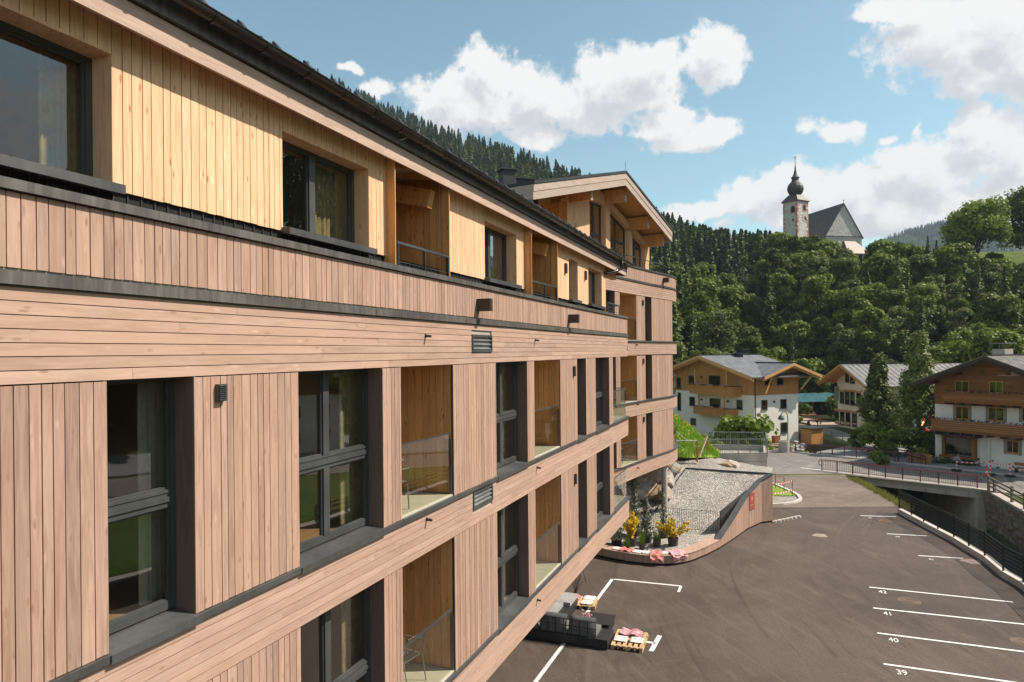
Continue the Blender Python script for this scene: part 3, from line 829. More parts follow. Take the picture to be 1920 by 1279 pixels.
# ================================================================== HOTEL, FAR WING
PF = [(1.9, 27.2), (4.0, 30.6), (5.1, 32.3), (6.2, 34.05), (7.35, 35.85), (8.0, 36.8), (8.65, 37.75), (9.1, 38.5), (9.45, 39.3), (9.7, 40.2), (9.85, 41.2), (9.88, 42.4), (9.8, 45)]
WF = Path(PF)
far = empty('hotel', WF(10, -3, 0), 'farther timber hotel wing with rounded corner and gabled penthouse on top', 'hotel')
FE = 18.5
membrane = MB(); rev = MB(); sills = MB(); slab = MB()
for fi, (z0, z1) in enumerate(((10.45, 12.74), (7.42, 9.71), (4.42, 6.77))):
    fstrip(sills, WF, 0, FE, -.25, .06, z0 - .06, z0 + .012)
    nb = 6
    lo = z0 - .70 if fi < 2 else 3.655
    level(WF, 0, FE, .0, z0 - .70 if fi < 2 else 3.655, z0 - .062, nb, 'brown_h', far, -1, 'x', 'far_h', curved=True, gap=.011)
    fstrip(slab, WF, 0, FE, -6, -.03, z0 - .69 if fi < 2 else 3.68, z0 - .064)
    SF = [(0, 3.4, 'B'), (3.4, 5.55 if fi == 0 else 5.61, 'W'), (5.55 if fi == 0 else 5.61, 6.12, 'B'), (6.12, 8.2, 'L'), (8.2, 9.35, 'B'), (9.35, 10.27, 'W'), (10.27, 13.32, 'B')]
    for sg in SF:
        s0, s1, kd = sg
        if kd == 'B':
            upright(WF, s0, s1, -.02, z0 + .012, z1 - .006, 'brown_v', far, -1, 'x', 'far_v', gap=.009)
            fstrip(membrane, WF, s0 + .03, s1 - .03, -.34, -.045, z0 - .02, z1 + .05)
        elif kd == 'W':
            window(WF, s0 - .02, s1 + .02, z0 + .02, z1 + .03, -.30, far, detail=False, mull=((s0 + s1) / 2,) if s1 - s0 > 1.5 else ())
            reveals(WF, s0, s1, z0, z1 + .03, -.36, -.022, 'reveal', rev)
        else:
            loggia(WF, s0, s1, z0, z1, far, False)
    # glazed end balcony round the corner
    gp = MB(); n = 5
    for i in range(n):
        a = 13.35 + (FE - 13.35) * i / n; b = 13.35 + (FE - 13.35) * (i + 1) / n
        gp.poly([WF(a, -.06, z0 + .02), WF(b, -.06, z0 + .02), WF(b, -.06, z0 + 1.08), WF(a, -.06, z0 + 1.08)])
    gb = MB(); fstrip(gb, WF, 13.35, FE, -.075, -.045, z0 + 1.08, z0 + 1.105)
    r = gb.build('balustrade', M['rail'], far); gp.build('glass_panel', M['glass_rail'], r)
    upright(Path([WF(13.32, -.03, 0)[:2], WF(13.32, -4, 0)[:2]]), 0, 4, .0, z0 + .02, z1, 'brown_v', far, -1, 'x', 'far_v')

# top band and parapet
level(WF, 0, FE, .0, 12.75, 13.37, 6, 'brown_h', far, -1, 'x', 'far_h', curved=True, gap=.011)
fstrip(slab, WF, 0, FE, -6, -.03, 12.76, 13.36)
fstrip(sills, WF, 0, FE, -.2, .04, 13.375, 13.47)
upright(WF, 4, FE, -.02, 13.49, 14.08, 'brown_v', far, -1, 'x', 'far_v', gap=.009)
fstrip(membrane, WF, 4, FE, -.2, -.045, 13.45, 14.08)
fstrip(sills, WF, 4, FE, -.24, .03, 14.085, 14.17)
# roof terrace railing
rl = MB(); zr = 14.78
pts = [WF(s, -.5, zr) for s in np.arange(7.3, 15.2, .35)]
rl.tube(pts, .024, 6)
for z in (14.3, 14.44, 14.6): rl.tube([Vector((p.x, p.y, z)) for p in pts], .007, 4)
for s in (7.4, 9.3, 11.2, 13.1, 14.3, 15.0):
    p = WF(s, -.5, 0); rl.bar((p.x, p.y, 14.0), (p.x, p.y, zr), .045)
rl.build('railing', M['black'], far)
b = MB(); s = 11.95; fbox(b, WF, s - .1, s + .1, .0, .28, 13.66, 13.92); b.build('wall_lamp', M['lamp'], far)
for (s, z) in ((8.02, 10.24), (8.09, 7.27), (8.02, 4.12)):
    b = MB(); b.tube([WF(s, -.01, z), WF(s, .13, z)], .03, 8); b.build('water_spout', M['lamp'], far)
for z in (12.4, 9.42, 6.45):
    b = MB(); fbox(b, WF, 8.95, 9.06, -.02, .05, z - .13, z + .13); b.build('slim_wall_lamp', M['lamp'], far)
membrane.build('wall_membrane', M['membrane'], far); build_each(rev, 'window_reveal', M['reveal'], far); build_each(sills, 'sill_sheet', M['sill'], far); slab.build('floor_slab', M['concrete'], far)
bx = MB()
bp = [WF(0, -5, 0), WF(8, -5, 0), WF(12, -5, 0), Vector((2, 46, 0)), Vector((-8, 46, 0)), Vector((-8, 30, 0))]
bx.prism([Vector((p.x, p.y, 3.7)) for p in bp], (0, 0, 9.6)); bx.build('inner_wall', M['plaster_in'], far)
c = MB(); p = AT(1245.5, 890, 38.2); p.z = 0; c.tube([p, p + Vector((0, 0, 3.66))], .17, 18); c.build('column', M['concrete'], far)
c = MB(); p = WF(5, -1.6, 0); c.tube([p, p + Vector((0, 0, 3.66))], .17, 18); c.build('column', M['concrete'], far)

# penthouse: wall line 16 m long, gable roof above
PD = R(32); pd = Vector((math.sin(PD), math.cos(PD), 0)); P0 = Vector((8.97, 38.0, 0))
WP = Path([(P0 - pd * 16)[:2], P0[:2]])
def mp_(m): return 16 - m
OW = -1.35; ZF = 13.5
def roof_under(m):
    return 17.81 - .275 * abs(m - 6.6) if m < 6.6 else 17.81 - .262 * (m - 6.6)
pw = MB()
for (m1, m0, kd) in ((16.2, 12.6, 'B'), (10.1, 7.76, 'B'), (5.93, 5.4, 'B'), (2.9, 2.48, 'B'), (.6, 0, 'B')):
    for a, b in widths(mp_(m1), mp_(m0), base=.12):
        zt = roof_under(16 - (a + b) / 2) - .05
        fbox(bulkmb('far_y'), WP, a + .005, b - .005, OW - .022, OW, ZF, zt)
    fbox(pw, WP, mp_(m1) + .02, mp_(m0) - .02, OW - .3, OW - .024, ZF, roof_under((m1 + m0) / 2) - .45 if m1 - m0 > 1 else roof_under((m1 + m0) / 2) - .1)
for (m1, m0, slant) in ((7.76, 5.93, 0), (5.4, 2.9, 1), (2.48, .6, 1)):
    s0, s1 = mp_(m1), mp_(m0)
    za, zb = (roof_under(m1) - .35, roof_under(m0) - .35) if slant else (roof_under(m1) - .35,) * 2
    for a, b in widths(s0, s1, base=.12):       # boards above the glazing
        zl = za + (zb - za) * ((a + b) / 2 - s0) / (s1 - s0)
        fbox(bulkmb('far_y'), WP, a + .005, b - .005, OW - .022, OW, zl, roof_under(16 - (a + b) / 2) - .03)
    of = OW - .26; fr_ = MB(); fw = .09
    def slz(s, d=0): return za + (zb - za) * (s - s0) / (s1 - s0) - d
    for (a, b) in ((s0, s0 + fw), (s1 - fw, s1)) + (((s0 + s1) / 2 - .05, (s0 + s1) / 2 + .05),):
        fr_.hexa([WP(a, of - .07, ZF), WP(a, of, ZF), WP(b, of, ZF), WP(b, of - .07, ZF), WP(a, of - .07, slz(a)), WP(a, of, slz(a)), WP(b, of, slz(b)), WP(b, of - .07, slz(b))])
    fr_.hexa([WP(s0, of - .07, slz(s0, fw)), WP(s0, of + .004, slz(s0, fw)), WP(s1, of + .004, slz(s1, fw)), WP(s1, of - .07, slz(s1, fw)), WP(s0, of - .07, slz(s0)), WP(s0, of + .004, slz(s0)), WP(s1, of + .004, slz(s1)), WP(s1, of - .07, slz(s1))])
    fbox(fr_, WP, s0, s1, of - .06, of + .005, 15.55, 15.70)
    wn_ = fr_.build('window', M['frame'], far)
    for (a, b) in ((s0, (s0 + s1) / 2), ((s0 + s1) / 2, s1)):
        p = MB(); p.poly([WP(a, of - .04, ZF), WP(b, of - .04, ZF), WP(b, of - .04, slz(b)), WP(a, of - .04, slz(a))]); p.build('pane', M['glass'], wn_)
    rv = MB()
    for (a, b) in ((s0 - .03, s0), (s1, s1 + .03)):
        rv.hexa([WP(a, of - .06, ZF), WP(a, OW - .003, ZF), WP(b, OW - .003, ZF), WP(b, of - .06, ZF), WP(a, of - .06, slz(a)), WP(a, OW - .003, slz(a)), WP(b, OW - .003, slz(b)), WP(b, of - .06, slz(b))])
    rv.hexa([WP(s0, of - .06, slz(s0)), WP(s0, OW - .024, slz(s0)), WP(s1, OW - .024, slz(s1)), WP(s1, of - .06, slz(s1)), WP(s0, of - .06, slz(s0) + .03), WP(s0, OW - .024, slz(s0) + .03), WP(s1, OW - .024, slz(s1) + .03), WP(s1, of - .06, slz(s1) + .03)])
    rv.build('spruce_reveal', M['yellow_v'], far)
# recessed terrace on the left of the gable front
for o in np.arange(OW - 1.8, OW, .13):
    fbox(bulkmb('far_l'), WP, mp_(10.1), mp_(10.1) + .022, o, o + .122, ZF, 16.6)
for a, b in widths(mp_(12.6), mp_(10.1), base=.12): fbox(bulkmb('far_l'), WP, a, b - .008, OW - 1.83, OW - 1.8, ZF, 16.4)
fbox(pw, WP, mp_(.02), mp_(0), OW - 8, OW, ZF, 15.9)
for m1, m0 in ((16.2, 0),): fbox(pw, WP, mp_(m1), mp_(m0), OW - 5.2, OW - 5.0, ZF, 15.3)
fbox(pw, WP, mp_(16.2), mp_(0), OW - 8, OW - .02, 13.38, 13.5)
pw.build('penthouse_wall', M['yellow_v'], far)
for a, b in widths(0, 6): 
    q = Path([WP(16, OW, 0)[:2], WP(16, OW - 7, 0)[:2]]); fbox(bulkmb('far_y'), q, a, b - .006, .0, .022, ZF, 15.9)
# roof slabs, fascia in two boards, soffit, purlins
rs = MB(); fa = MB(); so = MB(); ed = MB()
for (ma, mb_) in ((15.35, 6.6), (6.6, 0.0)):
    ua, ub = roof_under(ma), roof_under(mb_)
    sa, sb = mp_(ma), mp_(mb_)
    rs.hexa([WP(sa, -8.6, ua + .58), WP(sa, .05, ua + .58), WP(sb, .05, ub + .58), WP(sb, -8.6, ub + .58), WP(sa, -8.6, ua + .70), WP(sa, .05, ua + .70), WP(sb, .05, ub + .70), WP(sb, -8.6, ub + .70)])
    for k, (d0, d1, o) in enumerate(((.0, .30, 0.0), (.305, .56, .02))):
        fa.hexa([WP(sa, -.05, ua + d0), WP(sa, o, ua + d0), WP(sb, o, ub + d0), WP(sb, -.05, ub + d0), WP(sa, -.05, ua + d1), WP(sa, o, ua + d1), WP(sb, o, ub + d1), WP(sb, -.05, ub + d1)])
    so.hexa([WP(sa, -8.5, ua + .28), WP(sa, -.051, ua + .28), WP(sb, -.051, ub + .28), WP(sb, -8.5, ub + .28), WP(sa, -8.5, ua + .34), WP(sa, -.051, ua + .34), WP(sb, -.051, ub + .34), WP(sb, -8.5, ub + .34)])
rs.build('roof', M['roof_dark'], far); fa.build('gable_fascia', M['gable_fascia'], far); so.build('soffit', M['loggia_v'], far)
fs_ = MB()
for m in (0.0, 15.35):
    u = roof_under(m); s = mp_(m); fbox(fs_, WP, s - .02, s + .02, -8.5, .0, u, u + .56)
fs_.build('eaves_fascia', M['gable_fascia'], far)
for m in (9.75, 5.92, 2.85, .6):
    u = roof_under(m) - .42
    b = MB(); fbox(b, WP, mp_(m) - .12, mp_(m) + .12, -2.3, -.30, u, u + .62); po = b.build('purlin', M['loggia_v'], far)
    b = MB(); fbox(b, WP, mp_(m) - .115, mp_(m) + .115, -.2995, -.285, u + .01, u + .40); b.build('purlin_cap', M['fascia'], po)
    # the far wing's left purlin is the ridge-side neighbour of the dormer
b = MB(); p = AT(1173, 318, 32.4); b.tube([p, p + Vector((0, 0, .38))], .012, 5); b.build('lightning_rod', M['galv'], far)

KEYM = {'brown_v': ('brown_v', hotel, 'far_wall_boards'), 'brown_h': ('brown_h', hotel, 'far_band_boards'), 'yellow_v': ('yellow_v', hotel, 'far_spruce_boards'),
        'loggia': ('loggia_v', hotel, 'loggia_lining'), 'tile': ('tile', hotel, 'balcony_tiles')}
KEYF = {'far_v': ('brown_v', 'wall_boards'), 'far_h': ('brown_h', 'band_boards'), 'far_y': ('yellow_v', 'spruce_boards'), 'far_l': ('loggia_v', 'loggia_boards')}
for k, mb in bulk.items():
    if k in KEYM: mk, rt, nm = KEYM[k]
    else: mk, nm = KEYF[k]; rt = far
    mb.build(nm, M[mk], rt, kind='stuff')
# ================================================================== GROUND, ROAD, RIVER
def lin(x, pts):
    xs = [p[0] for p in pts]; ys = [p[1] for p in pts]; return np.interp(x, xs, ys)
XL = [(-60, 17.6), (0, 18.6), (20, 19.6), (27, 20.95), (30, 21.9), (33, 22.7), (37, 23.4), (41, 23.75), (47, 25.6), (54, 27.6), (58, 28.6), (64, 30.6), (74, 32.6), (90, 35.2), (110, 37.5), (140, 42), (150, 43)]
XR = [(-60, 23.5), (0, 25.5), (20, 28.0), (30, 30.2), (40, 33.0), (46, 34.8), (53.6, 37.3), (64, 38.8), (74, 39.2), (90, 40.2), (110, 42.0), (140, 44.5), (150, 45)]
def base_z(X, Y):
    g = np.where(Y < 43, 0.0, np.where(Y < 62, -(Y - 43) / 19 * 1.42, -1.42))
    g = np.where(X > lin(Y, XR) - 2.0, -1.42, g)
    # church hill
    toe = 104 + np.clip((38 - X) * .15, 0, 20) + 20 * np.exp(-((X - 52) / 12) ** 2)
    d = np.clip(Y - toe, 0, 400)
    top = 31.5 + 4.5 * np.clip((Y - 190) / 20, 0, 1)
    mead = np.clip((X - 118) / 14, 0, 1)                       # meadow shoulder on the right
    top = top + mead * (3 + 5 * np.clip((Y - 195) / 28, 0, 1))
    h = top * (1 - np.exp(-(d / 52) ** 1.5))
    h = np.where(X < 36, h * np.clip((X + 60) / 96, .55, 1), h)
    g = g + h
    # left valley side rises behind the hotel
    lv = np.clip(-X - 14, 0, 400) * .35 * np.clip((Y + 20) / 60, 0, 1)
    g = g + lv
    # wooded slope on the far right, out of the picture, mirrored in the windows
    rv = np.minimum(np.clip(X - 80, 0, 500) * .30, 68) * np.clip((X - .86 * np.maximum(Y, 1)) / 45, 0, 1)
    g = g + rv
    return g
def terrain_z(X, Y):
    g = base_z(X, Y)
    xl, xr = lin(Y, XL), lin(Y, XR)
    bed = -5.0
    left = np.clip((X - xl) / 2.6, 0, 1)
    right = np.clip((xr + .7 - X) / .5, 0, 1)
    w = np.minimum(left, right) * np.clip((150 - Y) / 10, 0, 1)
    g = g * (1 - w) + bed * w
    g = np.where((Y < 43) & (X < xl - .1), g - .12, g)
    return g
xs = np.unique(np.concatenate([np.arange(-400, -20, 12.0), np.arange(-20, 15, 2.5), np.arange(15, 48, .5), np.arange(48, 140, 2.5), np.arange(140, 420, 10.0)]))
ys = np.unique(np.concatenate([np.arange(-120, 0, 8.0), np.arange(0, 112, 1.5), np.arange(112, 250, 3.0), np.arange(250, 430, 12.0)]))
XX, YY = np.meshgrid(xs, ys)
ZZ = terrain_z(XX, YY)
nx, ny = len(xs), len(ys)
V = np.stack([XX, YY, ZZ], -1).reshape(-1, 3)
I = np.arange(nx * ny).reshape(ny, nx)
F = np.stack([I[:-1, :-1], I[:-1, 1:], I[1:, 1:], I[1:, :-1]], -1).reshape(-1, 4)
def np_mesh(name, V, F, mat, smooth=False, **kw):
    me = bpy.data.meshes.new(name); n, k = len(F), F.shape[1]
    me.vertices.add(len(V)); me.vertices.foreach_set('co', np.asarray(V, dtype=np.float32).ravel())
    me.loops.add(n * k); me.loops.foreach_set('vertex_index', np.asarray(F, dtype=np.int32).ravel())
    me.polygons.add(n); me.polygons.foreach_set('loop_start', np.arange(0, n * k, k, dtype=np.int32))
    if smooth: me.polygons.foreach_set('use_smooth', np.ones(n, dtype=bool))
    me.update(calc_edges=True); me.materials.append(mat)
    if kw.pop('data_only', False): return me
    o = bpy.data.objects.new(name, me); COL.objects.link(o)
    par = kw.pop('parent', None)
    if par is not None: o.parent = par
    tag(o, **kw); ORG[o.name] = Vector((0, 0, 0))
    return o

# terrain material: meadow, dark wood floor on the hill
m, t, b = material('meadow_and_wood_floor')
p = geo_pos(t)
n = t.noise(p, .35, 6, .6); n2 = t.noise(p, 3.5, 5, .7)
c = t.mix(t.ramp(n, .35, .65), (.050, .090, .018), (.095, .135, .026))
c = t.mix(t.ramp(n2, .4, .7, 0, .5), c, (.13, .13, .045))
sp_ = t.new('ShaderNodeSeparateXYZ'); t.put(sp_.inputs[0], p)
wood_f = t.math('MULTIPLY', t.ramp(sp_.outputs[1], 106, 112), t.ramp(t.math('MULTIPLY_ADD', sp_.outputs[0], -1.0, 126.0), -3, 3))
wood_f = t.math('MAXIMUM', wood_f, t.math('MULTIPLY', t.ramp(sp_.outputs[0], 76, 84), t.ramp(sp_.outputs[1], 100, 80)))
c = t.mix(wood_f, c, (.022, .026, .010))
riv = t.ramp(sp_.outputs[2], -2.2, -1.7, 1, 0)
c = t.mix(riv, c, t.mix(n2, (.05, .055, .03), (.10, .09, .07)))
t.put(b.inputs['Base Color'], c); b.inputs['Roughness'].default_value = .95; b.inputs['Specular IOR Level'].default_value = .1
bump(t, b, n2, .8, .15)
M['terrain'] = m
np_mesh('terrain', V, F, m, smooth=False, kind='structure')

# asphalt materials
def asphalt(name, ca, cb, tracks=True, ang=0.0, fine=1.0):
    m, t, b = material(name); p = geo_pos(t)
    mp = t.new('ShaderNodeMapping'); t.put(mp.inputs[0], p); mp.inputs['Rotation'].default_value = (0, 0, ang)
    big = t.noise(p, .14, 5, .6, .6); mid = t.noise(p, .9, 5, .65); fin = t.noise(p, 15, 6, .9)
    c = t.mix(t.ramp(big, .35, .65), ca, cb)
    c = t.mix(t.ramp(mid, .35, .75, 0, .35), c, tuple(x * 1.35 for x in cb))
    if tracks:
        st = t.noise(t.vmath('MULTIPLY', mp.outputs[0], (.8, .13, 1)), 1.0, 5, .6, 2.6)
        c = t.mix(t.ramp(st, .50, .72, 0, .42), c, tuple(x * 1.7 for x in cb))
        st2 = t.noise(t.vmath('MULTIPLY', mp.outputs[0], (2.4, .12, 1)), 1.0, 4, .6, 2.0)
        c = t.mix(t.ramp(st2, .55, .75, 0, .40), c, tuple(x * .55 for x in ca))
    if tracks:      # curved tyre traces left by turning cars
        for (cx, cy, fr_, am, dk) in ((52, 14, 2.3, .55, 1.9), (46, 22, 3.1, .50, .50), (-8, 62, 2.6, .42, 1.8)):
            dv = t.vmath('SUBTRACT', p, (cx, cy, 0)); rad = t.vmath('LENGTH', dv); sp2 = t.new('ShaderNodeSeparateXYZ'); t.put(sp2.inputs[0], dv)
            th_ = t.math('ARCTAN2', sp2.outputs[1], sp2.outputs[0]); cb_ = t.new('ShaderNodeCombineXYZ'); t.put(cb_.inputs[0], t.math('MULTIPLY', rad, fr_)); t.put(cb_.inputs[1], t.math('MULTIPLY', th_, 5.0))
            a_n = t.noise(cb_.outputs[0], 1.0, 4, .6, .3)
            c = t.mix(t.ramp(a_n, .55, .74, 0, am), c, tuple(x * dk for x in ca))
    sc = t.new('ShaderNodeVectorMath', operation='SCALE'); t.put(sc.inputs[0], c); t.put(sc.inputs['Scale'], t.ramp(fin, .34, .68, 1 - .30 * fine, 1 + .34 * fine))
    dots = t.voro(p, 2.2); pick = t.noise(p, 1.3, 0)
    c = t.mix(t.math('MULTIPLY', t.ramp(dots, .02, .05, 1, 0), t.ramp(pick, .5, .6, 0, .8)), sc.outputs[0], (.4, .33, .28))
    t.put(b.inputs['Base Color'], c); b.inputs['Roughness'].default_value = .82; b.inputs['Specular IOR Level'].default_value = .3
    bump(t, b, fin, .55, .006)
    return m
M['asphalt'] = asphalt('new_asphalt', (.068, .051, .043), (.096, .072, .061), ang=R(-14))
M['asphalt_old'] = asphalt('dusty_driveway_asphalt', (.125, .096, .078), (.18, .140, .112), ang=R(-22))
M['road'] = asphalt('grey_road_asphalt', (.15, .135, .125), (.20, .18, .165), ang=R(40), fine=.5)
M['paving'] = asphalt('grey_forecourt_paving', (.20, .20, .205), (.26, .26, .26), tracks=False, fine=.5)
M['kerbstone'] = plain('pale_kerb_concrete', (.52, .47, .43), .8, .12, 1.0)

# parking lot sheet (z = 0), following the river edge
vs = []; fs = []
yy = np.concatenate([np.arange(-50, 20, 5.0), np.arange(20, 43.01, 1.0)])
for y in yy:
    xr = float(lin(y, XL)) - .05
    for i in range(12): vs.append((-40 + (xr + 40) * i / 11, y, 0.0))
for j in range(len(yy) - 1):
    for i in range(11): a = j * 12 + i; fs.append((a, a + 1, a + 13, a + 12))
MB().add(vs, fs).build('parking_lot', M['asphalt'], kind='structure')
def dz(Y): return -(Y - 43) / 19 * 1.42 if Y < 62 else -1.42
vs = []; fs = []
Yd = [43.0, 46, 49, 52, 55, 58, 61, 62]
for y in Yd:
    xl = 5; xr = float(lin(y, XL)) + .1
    for i in range(9): vs.append((xl + (xr - xl) * i / 8, y, dz(y) + .004))
for j in range(len(Yd) - 1):
    for i in range(8): a = j * 9 + i; fs.append((a, a + 1, a + 10, a + 9))
MB().add(vs, fs).build('driveway', M['asphalt_old'], kind='structure')
# road, bridge deck, pavements
def Zr(pts, z): return [Vector((x, y, z)) for x, y in pts]
MB().poly(Zr([(4, 62), (29.4, 62.0), (37.6, 54.2), (43, 46.5), (47, 38), (51, 20), (53, -20), (62, -20), (60, 22), (55.5, 42), (48, 55), (40.3, 64.6), (32.4, 73.2), (26, 80), (10, 88), (-6, 92), (-14, 82)], -1.375)).build('road', M['road'], kind='structure')
pv = MB(); pv.prism(Zr([(32.6, 73.4), (40.1, 65.1), (48.4, 56.0), (56.0, 43.0), (61.5, 22), (75, 22), (70, 60), (52, 75), (40, 80), (33.2, 74.6)], -1.40), (0, 0, .13)); pv.build('pavement', M['paving'], kind='structure')
kb = MB()
ks = [(26, 80.3), (32.5, 73.3), (40.2, 64.9), (48.2, 55.4), (55.8, 42.5), (61.2, 22)]
for a, b_ in zip(ks, ks[1:]):
    A_, B_ = Vector((*a, 0)), Vector((*b_, 0)); n = max(1, int((B_ - A_).length / 1.0))
    for i in range(n):
        p, q = A_.lerp(B_, i / n), A_.lerp(B_, (i + .985) / n); kb.bar((p.x, p.y, -1.33), (q.x, q.y, -1.33), .16, .14)
kb.build('kerb', M['kerbstone'], kind='structure')
# bridge under the road
br = MB()
fa, fb = Vector((29.5, 63.0, 0)), Vector((38.6, 53.6, 0)); ba, bb = Vector((31.6, 74.8, 0)), Vector((40.6, 64.9, 0))
dr = (fb - fa).normalized(); nf = Vector((dr.y, -dr.x, 0))
bridge = empty('bridge', (fa + bb) / 2 + Vector((0, 0, -1.4)), 'short concrete road bridge over the stream beside the parking lot', 'bridge')
q = MB(); q.bar(fa - dr * 3 + Vector((0, 0, -1.46)), fb + dr * .6 + Vector((0, 0, -1.46)), .55, .22); q.build('edge_beam', M['concrete'], bridge)
L = (fb - fa).length + 1.2; n = 9
for i in range(n):
    a = fa - dr * .4 + dr * (L * i / n); b_ = fa - dr * .4 + dr * (L * (i + .99) / n)
    q = MB(); q.bar(Vector((a.x, a.y, -1.86)) - nf * .02, Vector((b_.x, b_.y, -1.86)) - nf * .02, .40, .56); q.build('girder_panel', M['concrete'], bridge)
q = MB(); q.prism([fa + Vector((0, 0, -1.95)), fb + Vector((0, 0, -1.95)), bb + Vector((0, 0, -1.95)), ba + Vector((0, 0, -1.95))], (0, 0, .5)); q.build('deck_slab', M['concrete'], bridge)
q = MB(); q.bar((37.4, 54.3, -3.6), (39.8, 66.5, -3.6), .8, 3.4); q.build('abutment', M['concrete'], bridge)
q = MB(); q.bar((29.0, 62.2, -3.6), (32.6, 75, -3.6), .8, 3.4); q.build('abutment', M['concrete'], bridge)

# stream water
m, t, b = material('stream_water'); p = geo_pos(t)
b.inputs['Base Color'].default_value = (.03, .045, .05, 1); b.inputs['Roughness'].default_value = .12
bump(t, b, t.noise(p, 2.2, 4, .6), .5, .06)
vs = []; fs = []; yw = np.arange(-60, 150, 6.0)
for y in yw: vs += [(float(lin(y, XL)) + .8, y, -4.65), (float(lin(y, XR)) - .1, y, -4.65)]
for j in range(len(yw) - 1): a = 2 * j; fs.append((a, a + 1, a + 3, a + 2))
MB().add(vs, fs).build('stream', m, kind='structure')

# rough stone retaining wall on the far side of the stream: cell-relief surface, real joints
def cell_relief(u, v, cell, seed):
    rg = np.random.default_rng(seed); out1 = np.full(u.shape, 9.0); out2 = np.full(u.shape, 9.0); hid = np.zeros(u.shape)
    iu, iv = np.floor(u / cell).astype(int), np.floor(v / cell).astype(int)
    T = rg.random((64, 64, 3))
    for di in (-1, 0, 1):
        for dj in (-1, 0, 1):
            a, b_ = iu + di, iv + dj; r_ = T[a % 64, b_ % 64]
            cx, cy = (a + .15 + .7 * r_[..., 0]) * cell, (b_ + .15 + .7 * r_[..., 1]) * cell
            d = np.hypot(u - cx, v - cy) / cell
            m1 = d < out1
            out2 = np.where(m1, out1, np.minimum(out2, d)); hid = np.where(m1, r_[..., 2], hid); out1 = np.where(m1, d, out1)
    return out1, out2, hid
m, t, b = material('old_rubble_stone'); p = geo_pos(t)
n = t.noise(p, 1.1, 6, .65); n2 = t.noise(p, 7, 5, .7); vcol = t.voro(p, 1.5, out='Color')
c = t.mix(t.ramp(n, .35, .65), (.19, .15, .11), (.34, .275, .21))
c = t.mix(t.ramp(n2, .45, .7, 0, .7), c, (.05, .042, .033))
c = t.mix(.25, c, t.mix(1.0, vcol, (.30, .25, .2), 'MULTIPLY'))
t.put(b.inputs['Base Color'], c); b.inputs['Roughness'].default_value = .95; bump(t, b, n2, .6, .05)
M['rubble'] = m
yr = np.arange(8, 56, .14); zr_ = np.arange(-5.0, -1.40, .12)
YR, ZR = np.meshgrid(yr, zr_)
o1, o2, hid = cell_relief(YR, ZR * 1.25, .62, 3)
rel = np.clip((o2 - o1) * 2.4, 0, 1) ** .6 * (.07 + .12 * hid)
XRv = lin(YR, XR) + .02 - rel - (ZR + 1.4) * .10
V = np.stack([XRv, YR, ZR], -1).reshape(-1, 3); nx, ny = len(yr), len(zr_); I = np.arange(nx * ny).reshape(ny, nx)
F = np.stack([I[:-1, 1:], I[:-1, :-1], I[1:, :-1], I[1:, 1:]], -1).reshape(-1, 4)
sw = empty('retaining_wall', (33, 40, -5), 'old rubble stone wall along the far bank of the stream', 'stone wall')
o = np_mesh('rubble_face', V - np.array([33, 40, -5.0]), F, m, kind='stuff', parent=sw)
q = MB(); pts = [(float(lin(y, XR)) + .25, y, -1.36) for y in np.arange(8, 54, 1.6)]
for a, b_ in zip(pts, pts[1:]):
    q.bar(a, Vector(b_) - (Vector(b_) - Vector(a)) * .01, .62, .16)
q.build('coping', M['concrete'], sw, kind='stuff')

# ------------------------------------------------------------------ parking bay markings
def mark(name, a, b_, w, label, cat='road marking', group=None, z=.004):
    a, b_ = Vector(a), Vector(b_); d = (b_ - a).normalized(); n = Vector((d.y, -d.x, 0)) * w / 2
    return MB().poly([a + n + Vector((0, 0, z)), b_ + n + Vector((0, 0, z)), b_ - n + Vector((0, 0, z)), a - n + Vector((0, 0, z))]).build(name, M['white_paint'], label=label, cat=cat, group=group)
def text_mesh(cu):
    o = bpy.data.objects.new('tmp', cu); COL.objects.link(o); bpy.context.view_layer.update()
    me = bpy.data.meshes.new_from_object(o.evaluated_get(bpy.context.evaluated_depsgraph_get())); bpy.data.objects.remove(o)
    me.name = 'bay_number'; r = bpy.data.objects.new('bay_number', me); COL.objects.link(r); return r
WHERE = {'39': 'nearest bay by the stream', '40': 'second nearest bay', '41': 'bay in front of the large manhole cover', '42': 'bay behind the large manhole cover', '43': 'third farthest short bay line', '44': 'second farthest short bay line', '45': 'farthest short bay line'}
bays = [('39', (1657, 1245), (1990, 1279)), ('40', (1645, 1187), (1990, 1231)), ('41', (1637, 1140), (1960, 1175)), ('42', (1630, 1101), (1899, 1129)), ('43', (1722, 1042), (1806, 1047)), ('44', (1663, 1001), (1738, 1005)), ('45', (1613, 967), (1680, 969))]
for num, a, b_ in bays:
    A_, B_ = G(*a), G(*b_)
    if num == '39': B_ = A_ + (G(1920, 1222) - G(1645, 1187)).normalized() * 5
    ln = mark('bay_line', A_, B_, .10, 'white line of the ' + WHERE[num] + ', numbered ' + num, group='parking bay lines by the stream')
    cu = bpy.data.curves.new('bay_number', 'FONT'); cu.body = num; cu.size = .50; cu.extrude = 0
    cu.materials.append(M['white_paint'])
    ob = text_mesh(cu)
    d = (B_ - A_).normalized()
    n_ = Vector((d.y, -d.x, 0))
    ob.location = A_ + d * .28 + n_ * .62 + Vector((0, 0, .006)); ob.rotation_euler = (0, 0, math.atan2(d.y, d.x)); ob.scale = (.62, 1, 1)
    if num in ('43', '44', '45'): ob.scale = (.42, .7, 1)
    ob['category'] = 'road marking'; ob['label'] = 'white painted number ' + num + ' of the ' + WHERE[num]
